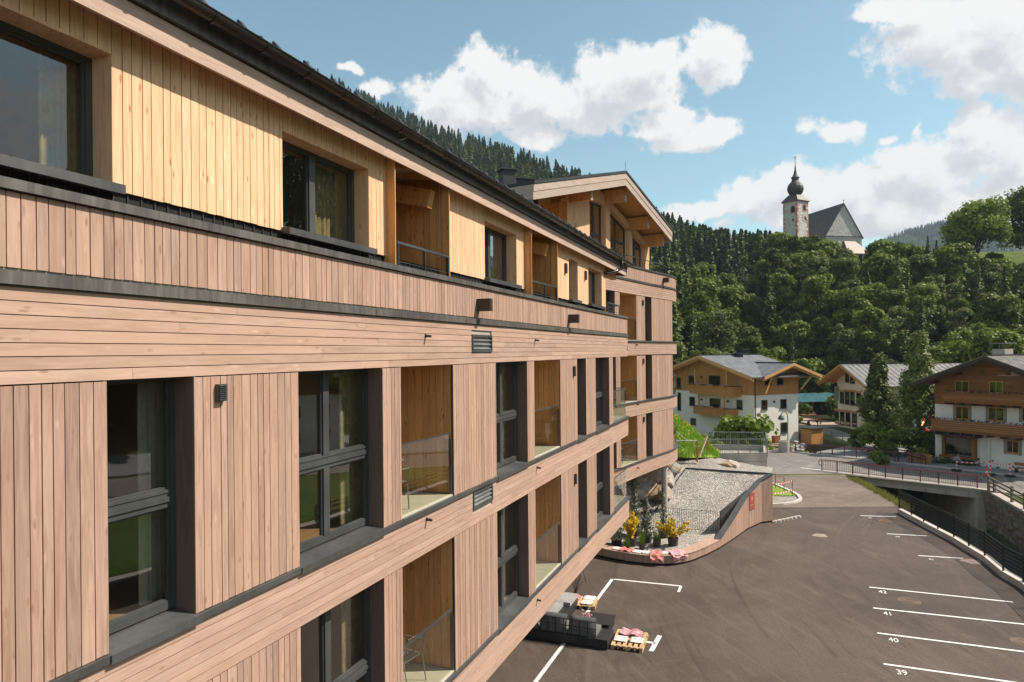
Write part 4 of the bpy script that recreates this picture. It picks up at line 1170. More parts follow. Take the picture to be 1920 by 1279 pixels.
# the L-shaped bay outline and the T mark of bay 20 on the left
a, b_, c_, d_ = G(1004, 1279), G(1060, 1207), G(1148, 1086), G(1277, 1099)
e0 = G(1000, 1284)
mark('bay_line', e0, c_, .13, 'long white bay line running away beside the hotel wing past the sofa')
mark('bay_line', c_ + (d_ - c_).normalized() * .07, d_, .11, 'white bay line closing the far end of the bay beside the hotel')
mark('bay_line', d_, d_ + (e0 - c_).normalized() * .75, .11, 'short white return at the end of the far bay line')
ta, tb = G(1237, 1192), G(1221, 1221)
mark('bay_line', ta, tb, .16, 'short thick white stroke of the T mark beside the pallet')
tm = (ta + tb) / 2
mark('bay_line', tm, tm + (c_ - d_).normalized() * 1.7, .12, 'white stem of the T mark running under the pallet')
cu = bpy.data.curves.new('bay_number', 'FONT'); cu.body = '20'; cu.size = .62; cu.materials.append(M['white_paint'])
ob = text_mesh(cu); q = G(1213, 1199); ob.location = (q.x, q.y - .02, .006); ob.rotation_euler = (0, 0, R(70)); ob.scale = (.7, 1, 1)
ob['category'] = 'road marking'; ob['label'] = 'white painted bay number 20 beside the front pallet'

# manhole covers and gully lids
def manhole(px, py, r, label, rings=4):
    c = G(px, py); e = empty('manhole_cover', c, label, 'manhole cover')
    q = MB(); q.lathe(c, [(r, -.01), (r, .008), (r * .93, .008), (r * .92, .003), (0.001, .003)], 28); q.build('frame_ring', M['manhole'], e)
    for i in range(rings):
        rr = r * (.82 - .18 * i); q = MB(); q.lathe(c, [(rr, .003), (rr, .010), (rr - .035, .010), (rr - .036, .003)], 24); q.build('raised_ring', M['manhole'], e)
    return e
M['manhole'] = plain('rusty_cast_iron', (.17, .115, .085), .7, .3, 9.0, .3)
manhole(1705, 1127, .42, 'round rusty manhole cover between bay lines 42 and 41')
manhole(1922, 1205, .42, 'round manhole cover cut by the right picture edge near line 40')
manhole(1760, 1059, .16, 'small round valve lid in front of bay line 43', 2)
manhole(1659, 977, .35, 'round manhole cover behind bay line 44', 3)
M['patch'] = plain('pale_dusty_patch', (.30, .24, .20), .9, .35, 6.0)
def patch(px, py, rx, ry, label, z=.004):
    c = G(px, py); pts = [(c.x + rx * math.cos(a) * (1 + .2 * math.sin(3 * a + px)), c.y + ry * math.sin(a), z) for a in np.arange(0, 6.28, .35)]
    MB().poly(pts).build('dust_patch', M['patch'], label=label, cat='stain')
patch(1538, 1004, .38, .34, 'pale oval dust patch on the asphalt left of bay line 44')
patch(1822, 1053, .42, .42, 'pale dusty patch at the fence end of bay line 43')
# seam between new and old asphalt
q = MB(); A_, B_ = G(1560, 953), G(1680, 952); q.bar(A_ + Vector((-6, .1, .003)), B_ + Vector((0, 0, .003)), .06, .004); q.build('asphalt_joint', plain('tar_seam', (.03, .026, .024), .6), kind='structure')

# ------------------------------------------------------------------ kerb wall and black fence by the stream
posts = [G(1520 + x / 4.8, 840 + y / 4.8, .28) for x, y in [(797, 545), (907, 603), (1018, 662), (1145, 727), (1288, 800), (1423, 882), (1567, 968), (1733, 1105)]]
p8 = G(1919, 1092, .28); posts.append(p8)
dd_ = Vector((-.75, -2.05, 0)); q = p8.copy()
for i in range(6): q = q + dd_ * (1.0); posts.append(Vector((q.x, q.y, .28)))
kw = MB(); wall_e = empty('kerb_wall', posts[4] - Vector((0, 0, .28)), 'low pale concrete kerb wall carrying the black fence along the parking lot', 'kerb wall')
def offs(i):
    a = posts[max(i - 1, 0)]; b_ = posts[min(i + 1, len(posts) - 1)]; d = (b_ - a).normalized(); return Vector((-d.y, d.x, 0)) * -1
for i in range(len(posts) - 1):
    a, b_ = posts[i], posts[i + 1]
    na, nb = offs(i), offs(i + 1)
    q = MB(); g_ = (b_ - a) * .003
    z0 = Vector((0, 0, -.28)); 
    q.hexa([a + na * .10 + z0 + g_, a - na * .34 + z0 * 1.0 + g_, b_ - nb * .34 + z0 - g_, b_ + nb * .10 + z0 - g_, a + na * .10 + g_, a - na * .22 + g_, b_ - nb * .22 - g_, b_ + nb * .10 - g_])
    ko = q.build('kerb_element', M['kerbstone'], wall_e); fix_normals(ko)
fence = empty('fence', posts[4], 'black steel fence with seven rails standing on the low kerb wall', 'fence')
for i, p in enumerate(posts):
    q = MB(); q.bar(p, p + Vector((0, 0, 1.14)), .055, .055); q.build('post', M['black'], fence)
for k in range(7):
    z = .10 + k * .165
    for a, b_ in zip(posts, posts[1:]):
        q = MB(); q.bar(a + Vector((0, 0, z)), b_ + Vector((0, 0, z)), .014 if k not in (6,) else .022, .014 if k != 6 else .022); q.build('rail', M['black'], fence)
fm = MB()   # the close upright wires between the rails
for a, b_ in zip(posts, posts[1:]):
    n = int((b_ - a).length / .055)
    for i in range(1, n):
        p = a.lerp(b_, i / n); fm.bar(p + Vector((0, 0, .08)), p + Vector((0, 0, 1.08)), .008, .008)
fm.build('mesh_wires', M['black'], fence, kind='stuff')

# ------------------------------------------------------------------ sloping gravel roof, timber wall and bench
def gravel_mat(name, s=1.0, warm=0):
    m, t, b = material(name); p = geo_pos(t)
    col = t.voro(p, 17 * s, out='Color'); dist = t.voro(p, 17 * s); edge = t.voro(p, 17 * s, 'DISTANCE_TO_EDGE')
    sp = t.new('ShaderNodeSeparateColor'); t.put(sp.inputs[0], col)
    c = t.mix(sp.outputs[0], (.24, .22, .205), (.74, .70, .66))
    c = t.mix(t.ramp(sp.outputs[1], .7, .8, 0, .5), c, (.50, .38, .28))
    c = t.mix(t.ramp(edge, .0, .10, .85, 0), c, (.045, .04, .037))
    big = t.noise(p, .8, 4); sc = t.new('ShaderNodeVectorMath', operation='SCALE'); t.put(sc.inputs[0], c); t.put(sc.inputs['Scale'], t.ramp(big, .3, .7, .85, 1.1))
    t.put(b.inputs['Base Color'], sc.outputs[0]); b.inputs['Roughness'].default_value = .9; b.inputs['Specular IOR Level'].default_value = .15
    bump(t, b, t.math('SUBTRACT', 1.0, dist), 1.0, .05)
    return m
M['gravel'] = gravel_mat('grey_crushed_gravel')
M['gravel_fine'] = gravel_mat('pale_fine_gravel', 1.5)
wp = [(4.0, 33.1), (4.6, 32.55), (5.3, 32.05), (6.0, 31.72), (6.8, 31.55), (7.5, 31.62), (8.1, 31.9), (8.55, 32.25), (9.4, 33.1), (10.27, 34.1), (11.6, 35.85), (12.87, 37.65), (14.16, 39.05), (14.95, 39.35)]
WW = Path(wp)
# outward (to the right of travel) is the parking side
s_rise = WW.c[9]; s_kink = WW.c[12]; s_end = WW.c[13]
def cap(s):
    if s < s_rise: return .47
    if s < s_kink: return .47 + (s - s_rise) / (s_kink - s_rise) * 1.98
    return 2.45 + (s - s_kink) / (s_end - s_kink) * .33
bench = empty('timber_wall', WW(6, 0, 0), 'curved board clad bench wall rising into a high timber wall with red sign', 'wall')
rw2 = random.Random(3)
for sd in (0,):
    s = 0.0; cnt = 0
    while s < s_end - .02:
        w = .132; e = min(s + w, s_end)
        q = MB(); za, zb = cap(s + .004) - .03, cap(e - .004) - .03
        q.hexa([WW(s + .004, -.02, .10), WW(s + .004, .0, .10), WW(e - .004, .0, .10), WW(e - .004, -.02, .10), WW(s + .004, -.02, za), WW(s + .004, .0, za), WW(e - .004, .0, zb), WW(e - .004, -.02, zb)])
        q.build('board', M['brown_v'], bench); s = e
q = MB(); fstrip(q, WW, 0, s_end, -.10, -.03, 0, .44, step=.3); 
s = s_rise
while s < s_end - .01:
    e = min(s + .3, s_end); q.hexa([WW(s, -.12, .4), WW(s, -.022, .4), WW(e, -.022, .4), WW(e, -.12, .4), WW(s, -.12, cap(s) - .04), WW(s, -.022, cap(s) - .04), WW(e, -.022, cap(e) - .04), WW(e, -.12, cap(e) - .04)]); s = e
q.build('wall_core', M['membrane'], bench)
q = MB(); q.box(WW(s_end, -.6, 1.35) + Vector((0, 0, 0)), (.06, 1.1, 2.6), -.3); q.build('end_face', M['brown_v'], bench)
# sheet metal cap on the rising part
q = MB(); s = s_rise
while s < s_end - .01:
    e = min(s + .45, s_end); q.hexa([WW(s, -.26, cap(s) - .02), WW(s, .03, cap(s) - .05), WW(e, .03, cap(e) - .05), WW(e, -.26, cap(e) - .02), WW(s, -.26, cap(s) + .03), WW(s, .03, cap(s) + .01), WW(e, .03, cap(e) + .01), WW(e, -.26, cap(e) + .03)]); s = e
q.build('cap_sheet', M['sill'], bench)
# bench seat slats across the curve
s = 0.0; k = 0
while s < s_rise + .1:
    e = s + .16
    q = MB(); q.hexa([WW(s, -.62, .44), WW(s, .03, .44), WW(e - .008, .03, .44), WW(e - .008, -.62, .44), WW(s, -.62, .475), WW(s, .03, .475), WW(e - .008, .03, .475), WW(e - .008, -.62, .475)])
    q.build('seat_slat', M['brown_h'], bench); s = e
# red sign on the wall
sc_ = (s_rise + (s_kink - s_rise) * .80)
M['sign_red'] = plain('rust_red_sign_sheet', (.33, .075, .045), .5, .06, 2.0)
M['sign_pale'] = plain('pale_sign_print', (.60, .36, .30), .6)
sg = MB(); hw = .34; fbox(sg, WW, sc_ - hw, sc_ + hw, .005, .025, 1.02, 1.95); so_ = sg.build('sign', M['sign_red'], bench, label='rust red square sign with pale plant emblem')
def disc_on(mb, s, z, r, ax, ay, o, n=14, rot=0):
    pts = []
    for i in range(n):
        a = 2 * math.pi * i / n; u, v = math.cos(a) * ax, math.sin(a) * ay
        u, v = u * math.cos(rot) - v * math.sin(rot), u * math.sin(rot) + v * math.cos(rot)
        pts.append(WW(s + u, o, z + v))
    mb.poly(pts)
q = MB()
for (ds, dzz, ax, ay, rot) in ((-.05, .22, .035, .075, .5), (.05, .24, .035, .075, -.5), (0, .30, .03, .07, 0), (0, .14, .03, .06, 0), (-.02, .06, .012, .06, .2)):
    disc_on(q, sc_ + ds, 1.42 + dzz, 1, ax, ay, .028, rot=rot)
disc_on(q, sc_ + .02, 1.66, 1, .02, .03, .0285)
for i in range(8): fbox(q, WW, sc_ - .24 + i * .06, sc_ - .205 + i * .06, .025, .028, 1.28, 1.32)
for i in range(10): fbox(q, WW, sc_ - .25 + i * .05, sc_ - .225 + i * .05, .025, .028, 1.17, 1.19)
q.build('sign_print', M['sign_pale'], so_)
# gravel bed, gravel slope
def hill_strip(name, rows, mat, **kw):
    """loft between rows of equal length, refined so the surface can be uneven"""
    vs = []; fs = []; n = len(rows[0]); sub = 6
    R_ = [[Vector(p) for p in r] for r in rows]
    rr = []
    for a, b_ in zip(R_, R_[1:]):
        for k in range(sub): rr.append([p.lerp(q, k / sub) for p, q in zip(a, b_)])
    rr.append(R_[-1])
    full = []
    for r in rr:
        f2 = []
        for p, q in zip(r, r[1:]):
            for k in range(sub): f2.append(p.lerp(q, k / sub))
        f2.append(r[-1]); full.append(f2)
    m_ = len(full[0]); rg = random.Random(2)
    for j, r in enumerate(full):
        for i, p in enumerate(r):
            e = rg.uniform(-.03, .03) if 0 < j < len(full) - 1 and 0 < i < m_ - 1 else 0
            vs.append((p.x, p.y, p.z + e))
    for j in range(len(full) - 1):
        for i in range(m_ - 1): a = j * m_ + i; fs.append((a, a + 1, a + m_ + 1, a + m_))
    return MB().add(vs, fs).build(name, mat, smooth=True, **kw)
hill_strip('gravel', [[WW(0, -.6, .33), WW(2.0, -.6, .33), WW(3.6, -.6, .33), WW(4.7, -.55, .33), WW(s_rise, -.35, .33)],
                      [(2.5, 37.6, .37), (5.0, 37.7, .38), (7.2, 37.0, .385), (9.25, 36.2, .405), (10.95, 35.28, .425)]], M['gravel'], kind='stuff')
hill_strip('gravel', [[(4.2, 37.9, .38), (7.15, 37.0, .38), (9.2, 36.2, .40), (10.9, 35.30, .42)],
                      [(6.5, 39.4, 1.2), (8.3, 39.3, 1.45), (10.4, 38.5, 1.5), (12.9, 38.0, 1.55)],
                      [(8.8, 41.6, 2.55), (10.65, 41.75, 2.68), (12.8, 40.7, 2.70), (14.85, 39.5, 2.70)]], M['gravel'], kind='stuff')
# metal edging of the gravel roof
q = MB(); q.bar((10.6, 41.85, 2.72), (14.95, 39.5, 2.76), .08, .10); q.bar((10.6, 41.85, 2.72), (7.15, 37.05, .5), .06, .10)
q.build('gravel_edging', M['sill'], label='dark metal edging along the back and left side of the gravel slope', cat='edging')
# solid dark guard sheet along the right side
q = MB(); a0 = Vector((10.75, 35.45, .42)); a1 = WW(s_rise + (s_kink - s_rise) * .80, -.3, 0)
q.add([a0, (a1.x, a1.y, 1.6), (a1.x, a1.y, 2.04), a0 + Vector((0, 0, 1.12))], [(0, 1, 2, 3)])
q2 = Vector((.03, -.02, 0)); q.add([Vector(p) - q2 for p in [a0, (a1.x, a1.y, 1.6), (a1.x, a1.y, 2.04), a0 + Vector((0, 0, 1.12))]], [(3, 2, 1, 0)])
q.bar(a0 + Vector((-.015, .01, 1.13)), (a1.x - .015, a1.y + .01, 2.05), .05, .02)
q.build('guard_sheet', M['black'], label='dark solid metal guard beside the rising timber wall', cat='guard panel')
# vertical bar railing across the front and on the left
rl = empty('railing', (9, 36.2, .4), 'dark railing of close upright bars in front of the gravel slope', 'railing')
def bars(root, a, b_, h, step=.115, za=0, zb=0, t_=.012):
    a, b_ = Vector(a), Vector(b_); n = int((b_ - a).length / step)
    top = MB(); top.bar(a + Vector((0, 0, h)), b_ + Vector((0, 0, h)), .03, .012); top.build('top_rail', M['black'], root)
    lo = MB(); lo.bar(a + Vector((0, 0, .1)), b_ + Vector((0, 0, .1)), .03, .012); lo.build('bottom_rail', M['black'], root)
    for i in range(n + 1):
        p = a.lerp(b_, i / n); q = MB(); q.bar(p + Vector((0, 0, .1)), p + Vector((0, 0, h)), t_, t_); q.build('bar', M['black'], root)
bars(rl, (6.75, 37.35, .38), (10.72, 35.44, .42), 1.12)
rl2 = empty('railing', (8, 39, 1.5), 'dark bar railing climbing the left edge of the gravel slope', 'railing')
bars(rl2, (7.0, 37.3, .45), (10.3, 41.6, 2.75), 1.0, .13)

# gravel bank behind, boulders, grass bank
hill_strip('gravel', [[(3.0, 38.8, .6), (7.3, 40.0, 1.2), (10.6, 41.95, 2.55), (15.0, 39.8, 2.55)],
                      [(4.0, 41.5, 2.0), (8.0, 42.3, 2.9), (12.6, 43.4, 3.05), (17.5, 46.0, 2.0)],
                      [(4.0, 45, 3.6), (8.0, 44.5, 3.4), (13.6, 46.6, 2.7), (17.6, 48.2, 1.6)]], M['gravel_fine'], kind='stuff')
m, t, b = material('bright_meadow_soil'); p = geo_pos(t); n = t.noise(p, 3, 5, .7)
t.put(b.inputs['Base Color'], t.mix(t.ramp(n, .35, .65), (.12, .20, .018), (.22, .30, .03))); b.inputs['Roughness'].default_value = .9
M['bank'] = m
bank_rows = [[(5.0, 43.6, 3.4), (8.5, 43.2, 3.3), (11.0, 42.9, 3.2), (13.2, 44.2, 3.0), (14.0, 46.5, 2.7)],
             [(5.0, 46, 5.4), (8.0, 46.2, 5.3), (10.6, 46.4, 5.0), (12.6, 47.6, 4.2), (14.2, 49.0, 2.4)],
             [(5.0, 50, 6.4), (8.5, 51.0, 6.3), (11.3, 51.0, 5.7), (13.0, 52.0, 4.2), (15.0, 53.0, 1.7)],
             [(5.0, 60, 6.5), (9.5, 60.0, 6.2), (12.0, 59.0, 4.8), (14.0, 59.0, 2.4), (16.0, 59.5, -.5)]]
hill_strip('grass_bank', bank_rows, M['bank'], kind='structure')

# boulders
def boulder(name, c, size, seed, label, mat, group='boulders of the rock wall'):
    rg = np.random.default_rng(seed); n1, n2 = 10, 8
    import bmesh
    bm = bmesh.new(); bmesh.ops.create_icosphere(bm, subdivisions=3, radius=1.0)
    pl = [(Vector(rg.normal(size=3)).normalized(), rg.uniform(.62, .9)) for _ in range(11)]
    for v in bm.verts:
        p = v.co.copy()
        for nrm, d in pl:
            h = p.dot(nrm) - d
            if h > 0: p -= nrm * h * .92
        p += Vector(rg.normal(size=3)) * .012
        v.co = Vector((p.x * size[0], p.y * size[1], p.z * size[2]))
    me = bpy.data.meshes.new(name); bm.to_mesh(me); bm.free(); me.materials.append(mat)
    o = bpy.data.objects.new(name, me); COL.objects.link(o); o.location = c; o.rotation_euler = (0, 0, rg.uniform(0, 6)); ORG[o.name] = Vector(c)
    tag(o, label, 'boulder', group); return o
m, t, b = material('pale_quarry_rock'); p = geo_pos(t); n = t.noise(p, 2.2, 6, .7); n2 = t.noise(p, .9, 3)
t.put(b.inputs['Base Color'], t.mix(t.ramp(n2, .42, .62), t.mix(t.ramp(n, .3, .7), (.26, .235, .21), (.46, .42, .38)), (.34, .22, .13))); b.inputs['Roughness'].default_value = .9; bump(t, b, n, .7, .08)
M['rock'] = m
BL = [(1222, 893, 40.2, 1.1, .75, 'broad grey boulder left of the round concrete column'), (1196, 905, 40.0, .8, .6, 'smaller grey boulder at the left of the rock wall'), (1216, 918, 39.6, 1.1, .65, 'brown boulder low in the rock wall, above the dark railing'),
      (1241, 900, 40.4, .8, .9, 'rust brown boulder right behind the round column'), (1260, 882, 41.8, .75, .6, 'pale boulder at the right foot of the hotel overhang'), (1186, 925, 39.2, .7, .55, 'dark boulder low beside the corner balcony glass'),
      (1200, 882, 41.5, 1.2, .7, 'grey boulder high under the hotel overhang'), (1240, 925, 39.4, .7, .5, 'brown boulder at the lowest right of the rock wall'), (1170, 900, 40.5, 1.0, .8, 'grey boulder hidden behind the balcony glass'), (1172, 940, 38.6, .7, .5, 'small dark boulder behind the conifer pot')]
for i, (px, py, Y, sx_, sz_, lb) in enumerate(BL):
    boulder('boulder', AT(px, py, Y), (sx_, .8, sz_), 40 + i, lb, M['rock'])
boulder('boulder', AT(1354, 874, 43.6), (.9, .7, .45), 77, 'pale boulder on the gravel bank in front of the concrete box, left one', M['rock'], 'boulders on the gravel bank')
boulder('boulder', AT(1372, 877, 43.5), (.8, .7, .5), 78, 'pale boulder touching the concrete box, right one of the pair', M['rock'], 'boulders on the gravel bank')
q = MB(); q.prism([(3, 41.9, 0), (8.5, 42.2, 0), (10.3, 43.2, 0), (3, 44, 0)], (0, 0, 3.1)); q.build('earth_bank', M['rubble'], kind='structure')

# concrete terrace box with galvanised railing
tb = empty('terrace', (15.8, 48.5, -.6), 'raised concrete terrace box with gravel floor behind the timber wall', 'terrace')
c0, c1, c2, c3 = Vector((13.7, 47.9, 0)), Vector((17.75, 47.9, 0)), Vector((19.0, 51.5, 0)), Vector((14.6, 52.5, 0))
def wall_seg(a, b_, z0, z1, th, name, root, mat='concrete'):
    a, b_ = Vector(a), Vector(b_); q = MB(); q.bar(Vector((a.x, a.y, (z0 + z1) / 2)), Vector((b_.x, b_.y, (z0 + z1) / 2)), th, z1 - z0); return q.build(name, M[mat], root)
for z0, z1 in ((-1.0, 1.7), (1.72, 2.12), (2.14, 2.72)):
    wall_seg(c0, c1, z0, z1, .25, 'concrete_course', tb); wall_seg(c1 + Vector((.0, .14, 0)), c2, z0, z1, .25, 'concrete_course', tb)
wall_seg(c2, c3, -1, 2.72, .25, 'concrete_course', tb)
MB().poly([c0 + Vector((.1, .1, 2.35)), c1 + Vector((-.1, .1, 2.35)), c2 + Vector((-.1, -.1, 2.35)), c3 + Vector((.1, -.1, 2.35))]).build('gravel_floor', M['gravel_fine'], tb)
gr = empty('railing', c0 + Vector((2, 0, 2.7)), 'galvanised bar railing around the concrete terrace box', 'railing')
def galv_rail(root, a, b_, z, h=1.08, step=.13, mat='galv', posts_=(0, .5, 1)):
    a, b_ = Vector((a[0], a[1], z)), Vector((b_[0], b_[1], z)); H_ = Vector((0, 0, h))
    q = MB(); q.bar(a + H_, b_ + H_, .06, .05); q.build('top_rail', M[mat], root)
    q = MB(); q.bar(a + Vector((0, 0, .1)), b_ + Vector((0, 0, .1)), .04, .03); q.build('bottom_rail', M[mat], root)
    for f_ in posts_:
        p = a.lerp(b_, f_); q = MB(); q.bar(p - Vector((0, 0, .2)), p + H_, .05, .05); q.build('post', M[mat], root)
    n = int((b_ - a).length / step)
    for i in range(1, n):
        p = a.lerp(b_, i / n); q = MB(); q.bar(p + Vector((0, 0, .1)), p + H_, .016, .016); q.build('bar', M[mat], root)
galv_rail(gr, (13.75, 47.78), (17.8, 47.78), 2.62); galv_rail(gr, (17.85, 47.9), (19.05, 51.4), 2.62, posts_=(1,)); galv_rail(gr, (14.2, 52.4), (18.9, 51.5), 2.62)

# green island with pale kerb, gravel end, posts with barrier tape
isl = [G(1440, 946), G(1466, 944.5), G(1486, 941), G(1497, 936), G(1501, 930), G(1497, 921), G(1486, 911), G(1470, 901), G(1452, 889), G(1440, 884)]
iz = [Vector((p.x, p.y, 0)) for p in isl]
def zdrop(p, e): return Vector((p.x, p.y, (dz(p.y) if p.y > 43 else 0) + e))
def tri_island(pts, e, name, mat, **kw):
    vs = [zdrop(p, e) for p in pts]; MB().add(vs, [tuple(range(len(vs)))]).build(name, mat, **kw)
gk = empty('kerb_edging', zdrop(iz[4], 0), 'pale curved kerb around the small grass island by the driveway', 'kerb')
for a, b_ in zip(iz[:-1], iz[1:]):
    q = MB(); q.bar(zdrop(a, .05), zdrop(b_, .05), .22, .14); q.build('kerb_stone', M['kerbstone'], gk)
ga = [iz[0], iz[1], iz[2], iz[3], iz[4], G(1499, 922), G(1440, 921)]
tri_island(ga, .03, 'gravel_patch', M['gravel_fine'], kind='structure')
tri_island([G(1440, 920.5), G(1497, 921), iz[6], iz[7], iz[8], iz[9]], .05, 'lawn_patch', M['bank'], kind='structure')
tape_pts = [zdrop(G(1437, 889), 0), zdrop(G(1454, 899), 0), zdrop(G(1470, 908), 0), zdrop(G(1485.5, 920), 0)]
M['tape_red'] = plain('red_barrier_tape', (.65, .06, .035), .5); M['tape_white'] = plain('white_barrier_tape', (.78, .76, .72), .5)
M['rusty'] = plain('rusty_steel_rod', (.10, .065, .05), .7)
nm = ['first', 'second', 'third', 'fourth']
for i, p in enumerate(tape_pts):
    q = MB(); q.bar(p - Vector((0, 0, .1)), p + Vector((0, 0, 1.15)), .035); q.build('barrier_post', M['rusty'], label='thin rusty tape post on the grass island, ' + nm[i] + ' from the concrete box', cat='post', group='tape posts on the grass island')
def tape(a, b_, sag, label, w=.075):
    root = empty('barrier_tape', (Vector(a) + Vector(b_)) / 2, label, 'barrier tape'); n = 14
    for i in range(n):
        def P_(k):
            f = k / n; p = Vector(a).lerp(Vector(b_), f); p.z -= sag * 4 * f * (1 - f); return p
        p, q_ = P_(i), P_(i + 1); q = MB(); q.bar(p, q_, .008, w); q.build('stripe', M['tape_red' if i % 2 else 'tape_white'], root)
up = Vector((0, 0, 1))
for i in range(3):
    tape(tape_pts[i] + up * 1.1, tape_pts[i + 1] + up * 1.1, .08, 'red and white tape between the ' + nm[i] + ' and ' + nm[i + 1] + ' tape posts, upper run')
tape(tape_pts[3] + up * 1.1, G(1452, 927) + up * .75, .1, 'upper red and white tape from the last post back to the timber wall')
tape(tape_pts[3] + up * .45, G(1450, 930) + up * .2, .1, 'lower red and white tape from the last post back to the timber wall')
# row of loose pale setts on the asphalt
for i in range(13):
    p = G(1451 + i * 4.0, 981 - i * .85); q = MB(); q.box(p + Vector((0, (i % 2) * .06, .06)), (.16, .13, .12), i * .7)
    q.build('sett', M['kerbstone'], label='pale granite sett in the loose row beside the timber wall end', cat='stone', group='loose granite setts on the asphalt')
# fence posts on the grass bank with wires
def gp_(px, py, Y): return AT(px, py, Y)
gf_ = empty('pasture_fence', AT(1307, 856, 42.6), 'simple wooden pasture fence at the foot of the bright grass bank', 'fence')
for (px, py, Y, h) in ((1307, 857, 42.8, 1.05), (1326, 853, 44.2, 1.25), (1266, 820, 42.6, .9)):
    p = AT(px, py, Y); q = MB(); q.bar(p - up * .3, p + up * h, .10); q.build('post', M['honey_v'], gf_)
q = MB(); q.bar(AT(1311, 857, 43.2), AT(1326, 818, 43.9), .08); q.build('brace', M['fascia'], gf_)
q = MB(); q.tube([AT(1262, 826, 42.5), AT(1306, 826.5, 42.7)], .035, 6); q.build('rail', M['galv'], gf_)
for a, b_ in (((1262, 805, 42.6), (1306, 838, 42.7)), ((1262, 822, 42.6), (1290, 850, 42.7)), ((1306, 827, 42.7), (1326, 828, 44.2))):
    q = MB(); q.tube([AT(*a), AT(*b_)], .008, 4); q.build('wire', M['galv'], gf_)
# ================================================================== HOUSES, CHURCH
class Face:
    """a wall plane: origin o, unit direction d (to the right seen from outside), outward normal n"""
    def __init__(s, o, d):
        s.o = Vector((o[0], o[1], 0)); s.d = Vector((d[0], d[1], 0)).normalized(); s.n = Vector((s.d.y, -s.d.x, 0))
    def __call__(s, w, o, z):
        p = s.o + s.d * w + s.n * o; return Vector((p.x, p.y, z))
    def hit(s, px, py, off=0):
        a, b = ray(px, py); O_ = s.o + s.n * off
        w = (a * O_.y - O_.x) / (s.d.x - a * s.d.y); Y = O_.y + s.d.y * w
        return w, CAMZ - b * Y
def hbox(mb, Fc, w0, w1, o0, o1, z0, z1): return fbox(mb, Fc, w0, w1, o0, o1, z0, z1)
def hwindow(Fc, rect, root, frame='frame', pane='dark_pane', fw=.08, mull=0, off=0.0, name='window', surround=None, lintel=None):
    x0, y0, x1, y1 = rect
    w0, za = Fc.hit(x0, (y0 + y1) / 2); w1, _ = Fc.hit(x1, (y0 + y1) / 2)
    _, z1 = Fc.hit((x0 + x1) / 2, y0); _, z0 = Fc.hit((x0 + x1) / 2, y1)
    q = MB()
    hbox(q, Fc, w0, w0 + fw, off + .002, off + .05, z0, z1); hbox(q, Fc, w1 - fw, w1, off + .002, off + .05, z0, z1)
    hbox(q, Fc, w0 + fw, w1 - fw, off + .002, off + .05, z1 - fw, z1); hbox(q, Fc, w0 + fw, w1 - fw, off + .002, off + .05, z0, z0 + fw)
    for i in range(mull):
        m_ = w0 + (w1 - w0) * (i + 1) / (mull + 1); hbox(q, Fc, m_ - fw / 2, m_ + fw / 2, off + .002, off + .048, z0 + fw, z1 - fw)
    wn = q.build(name, M[frame], root)
    q = MB(); hbox(q, Fc, w0 + fw, w1 - fw, off + .002, off + .008, z0 + fw, z1 - fw); q.build('room_shade_sheet', M['room_dark'], wn)  # near-black sheet on the wall paints the dark of an unlit room
    q = MB(); q.poly([Fc(w0 + fw, off + .02, z0 + fw), Fc(w1 - fw, off + .02, z0 + fw), Fc(w1 - fw, off + .02, z1 - fw), Fc(w0 + fw, off + .02, z1 - fw)]); q.build('pane', M[pane], wn)
    q = MB(); hbox(q, Fc, w0 - .05, w1 + .05, off, off + .12, z0 - .06, z0 - .004); q.build('sill', M[frame], wn)
    if surround:
        q = MB(); e = .22
        hbox(q, Fc, w0 - e, w0, off + .001, off + .02, z0 - e * .6, z1 + e); hbox(q, Fc, w1, w1 + e, off + .001, off + .02, z0 - e * .6, z1 + e); hbox(q, Fc, w0, w1, off + .001, off + .02, z1, z1 + e)
        q.build('surround', M[surround], wn)
    if lintel:
        q = MB(); hbox(q, Fc, w0 - .1, w1 + .1, off + .001, off + .12, z1 + .03, z1 + .28); q.build('lintel', M[lintel], wn)
    return wn
def hboards(Fc, w0, w1, o, zlo, zhi, step, mat, root, name='wall_boards', gap=.02, kind='stuff'):
    q = MB(); w = w0
    while w < w1 - .01:
        e = min(w + step, w1); m_ = (w + e) / 2
        za = zlo(m_) if callable(zlo) else zlo; zb = zhi(m_) if callable(zhi) else zhi
        if zb > za: hbox(q, Fc, w + gap / 2, e - gap / 2, o, o + .03, za, zb)
        w = e
    return q.build(name, M[mat], root, kind=kind)
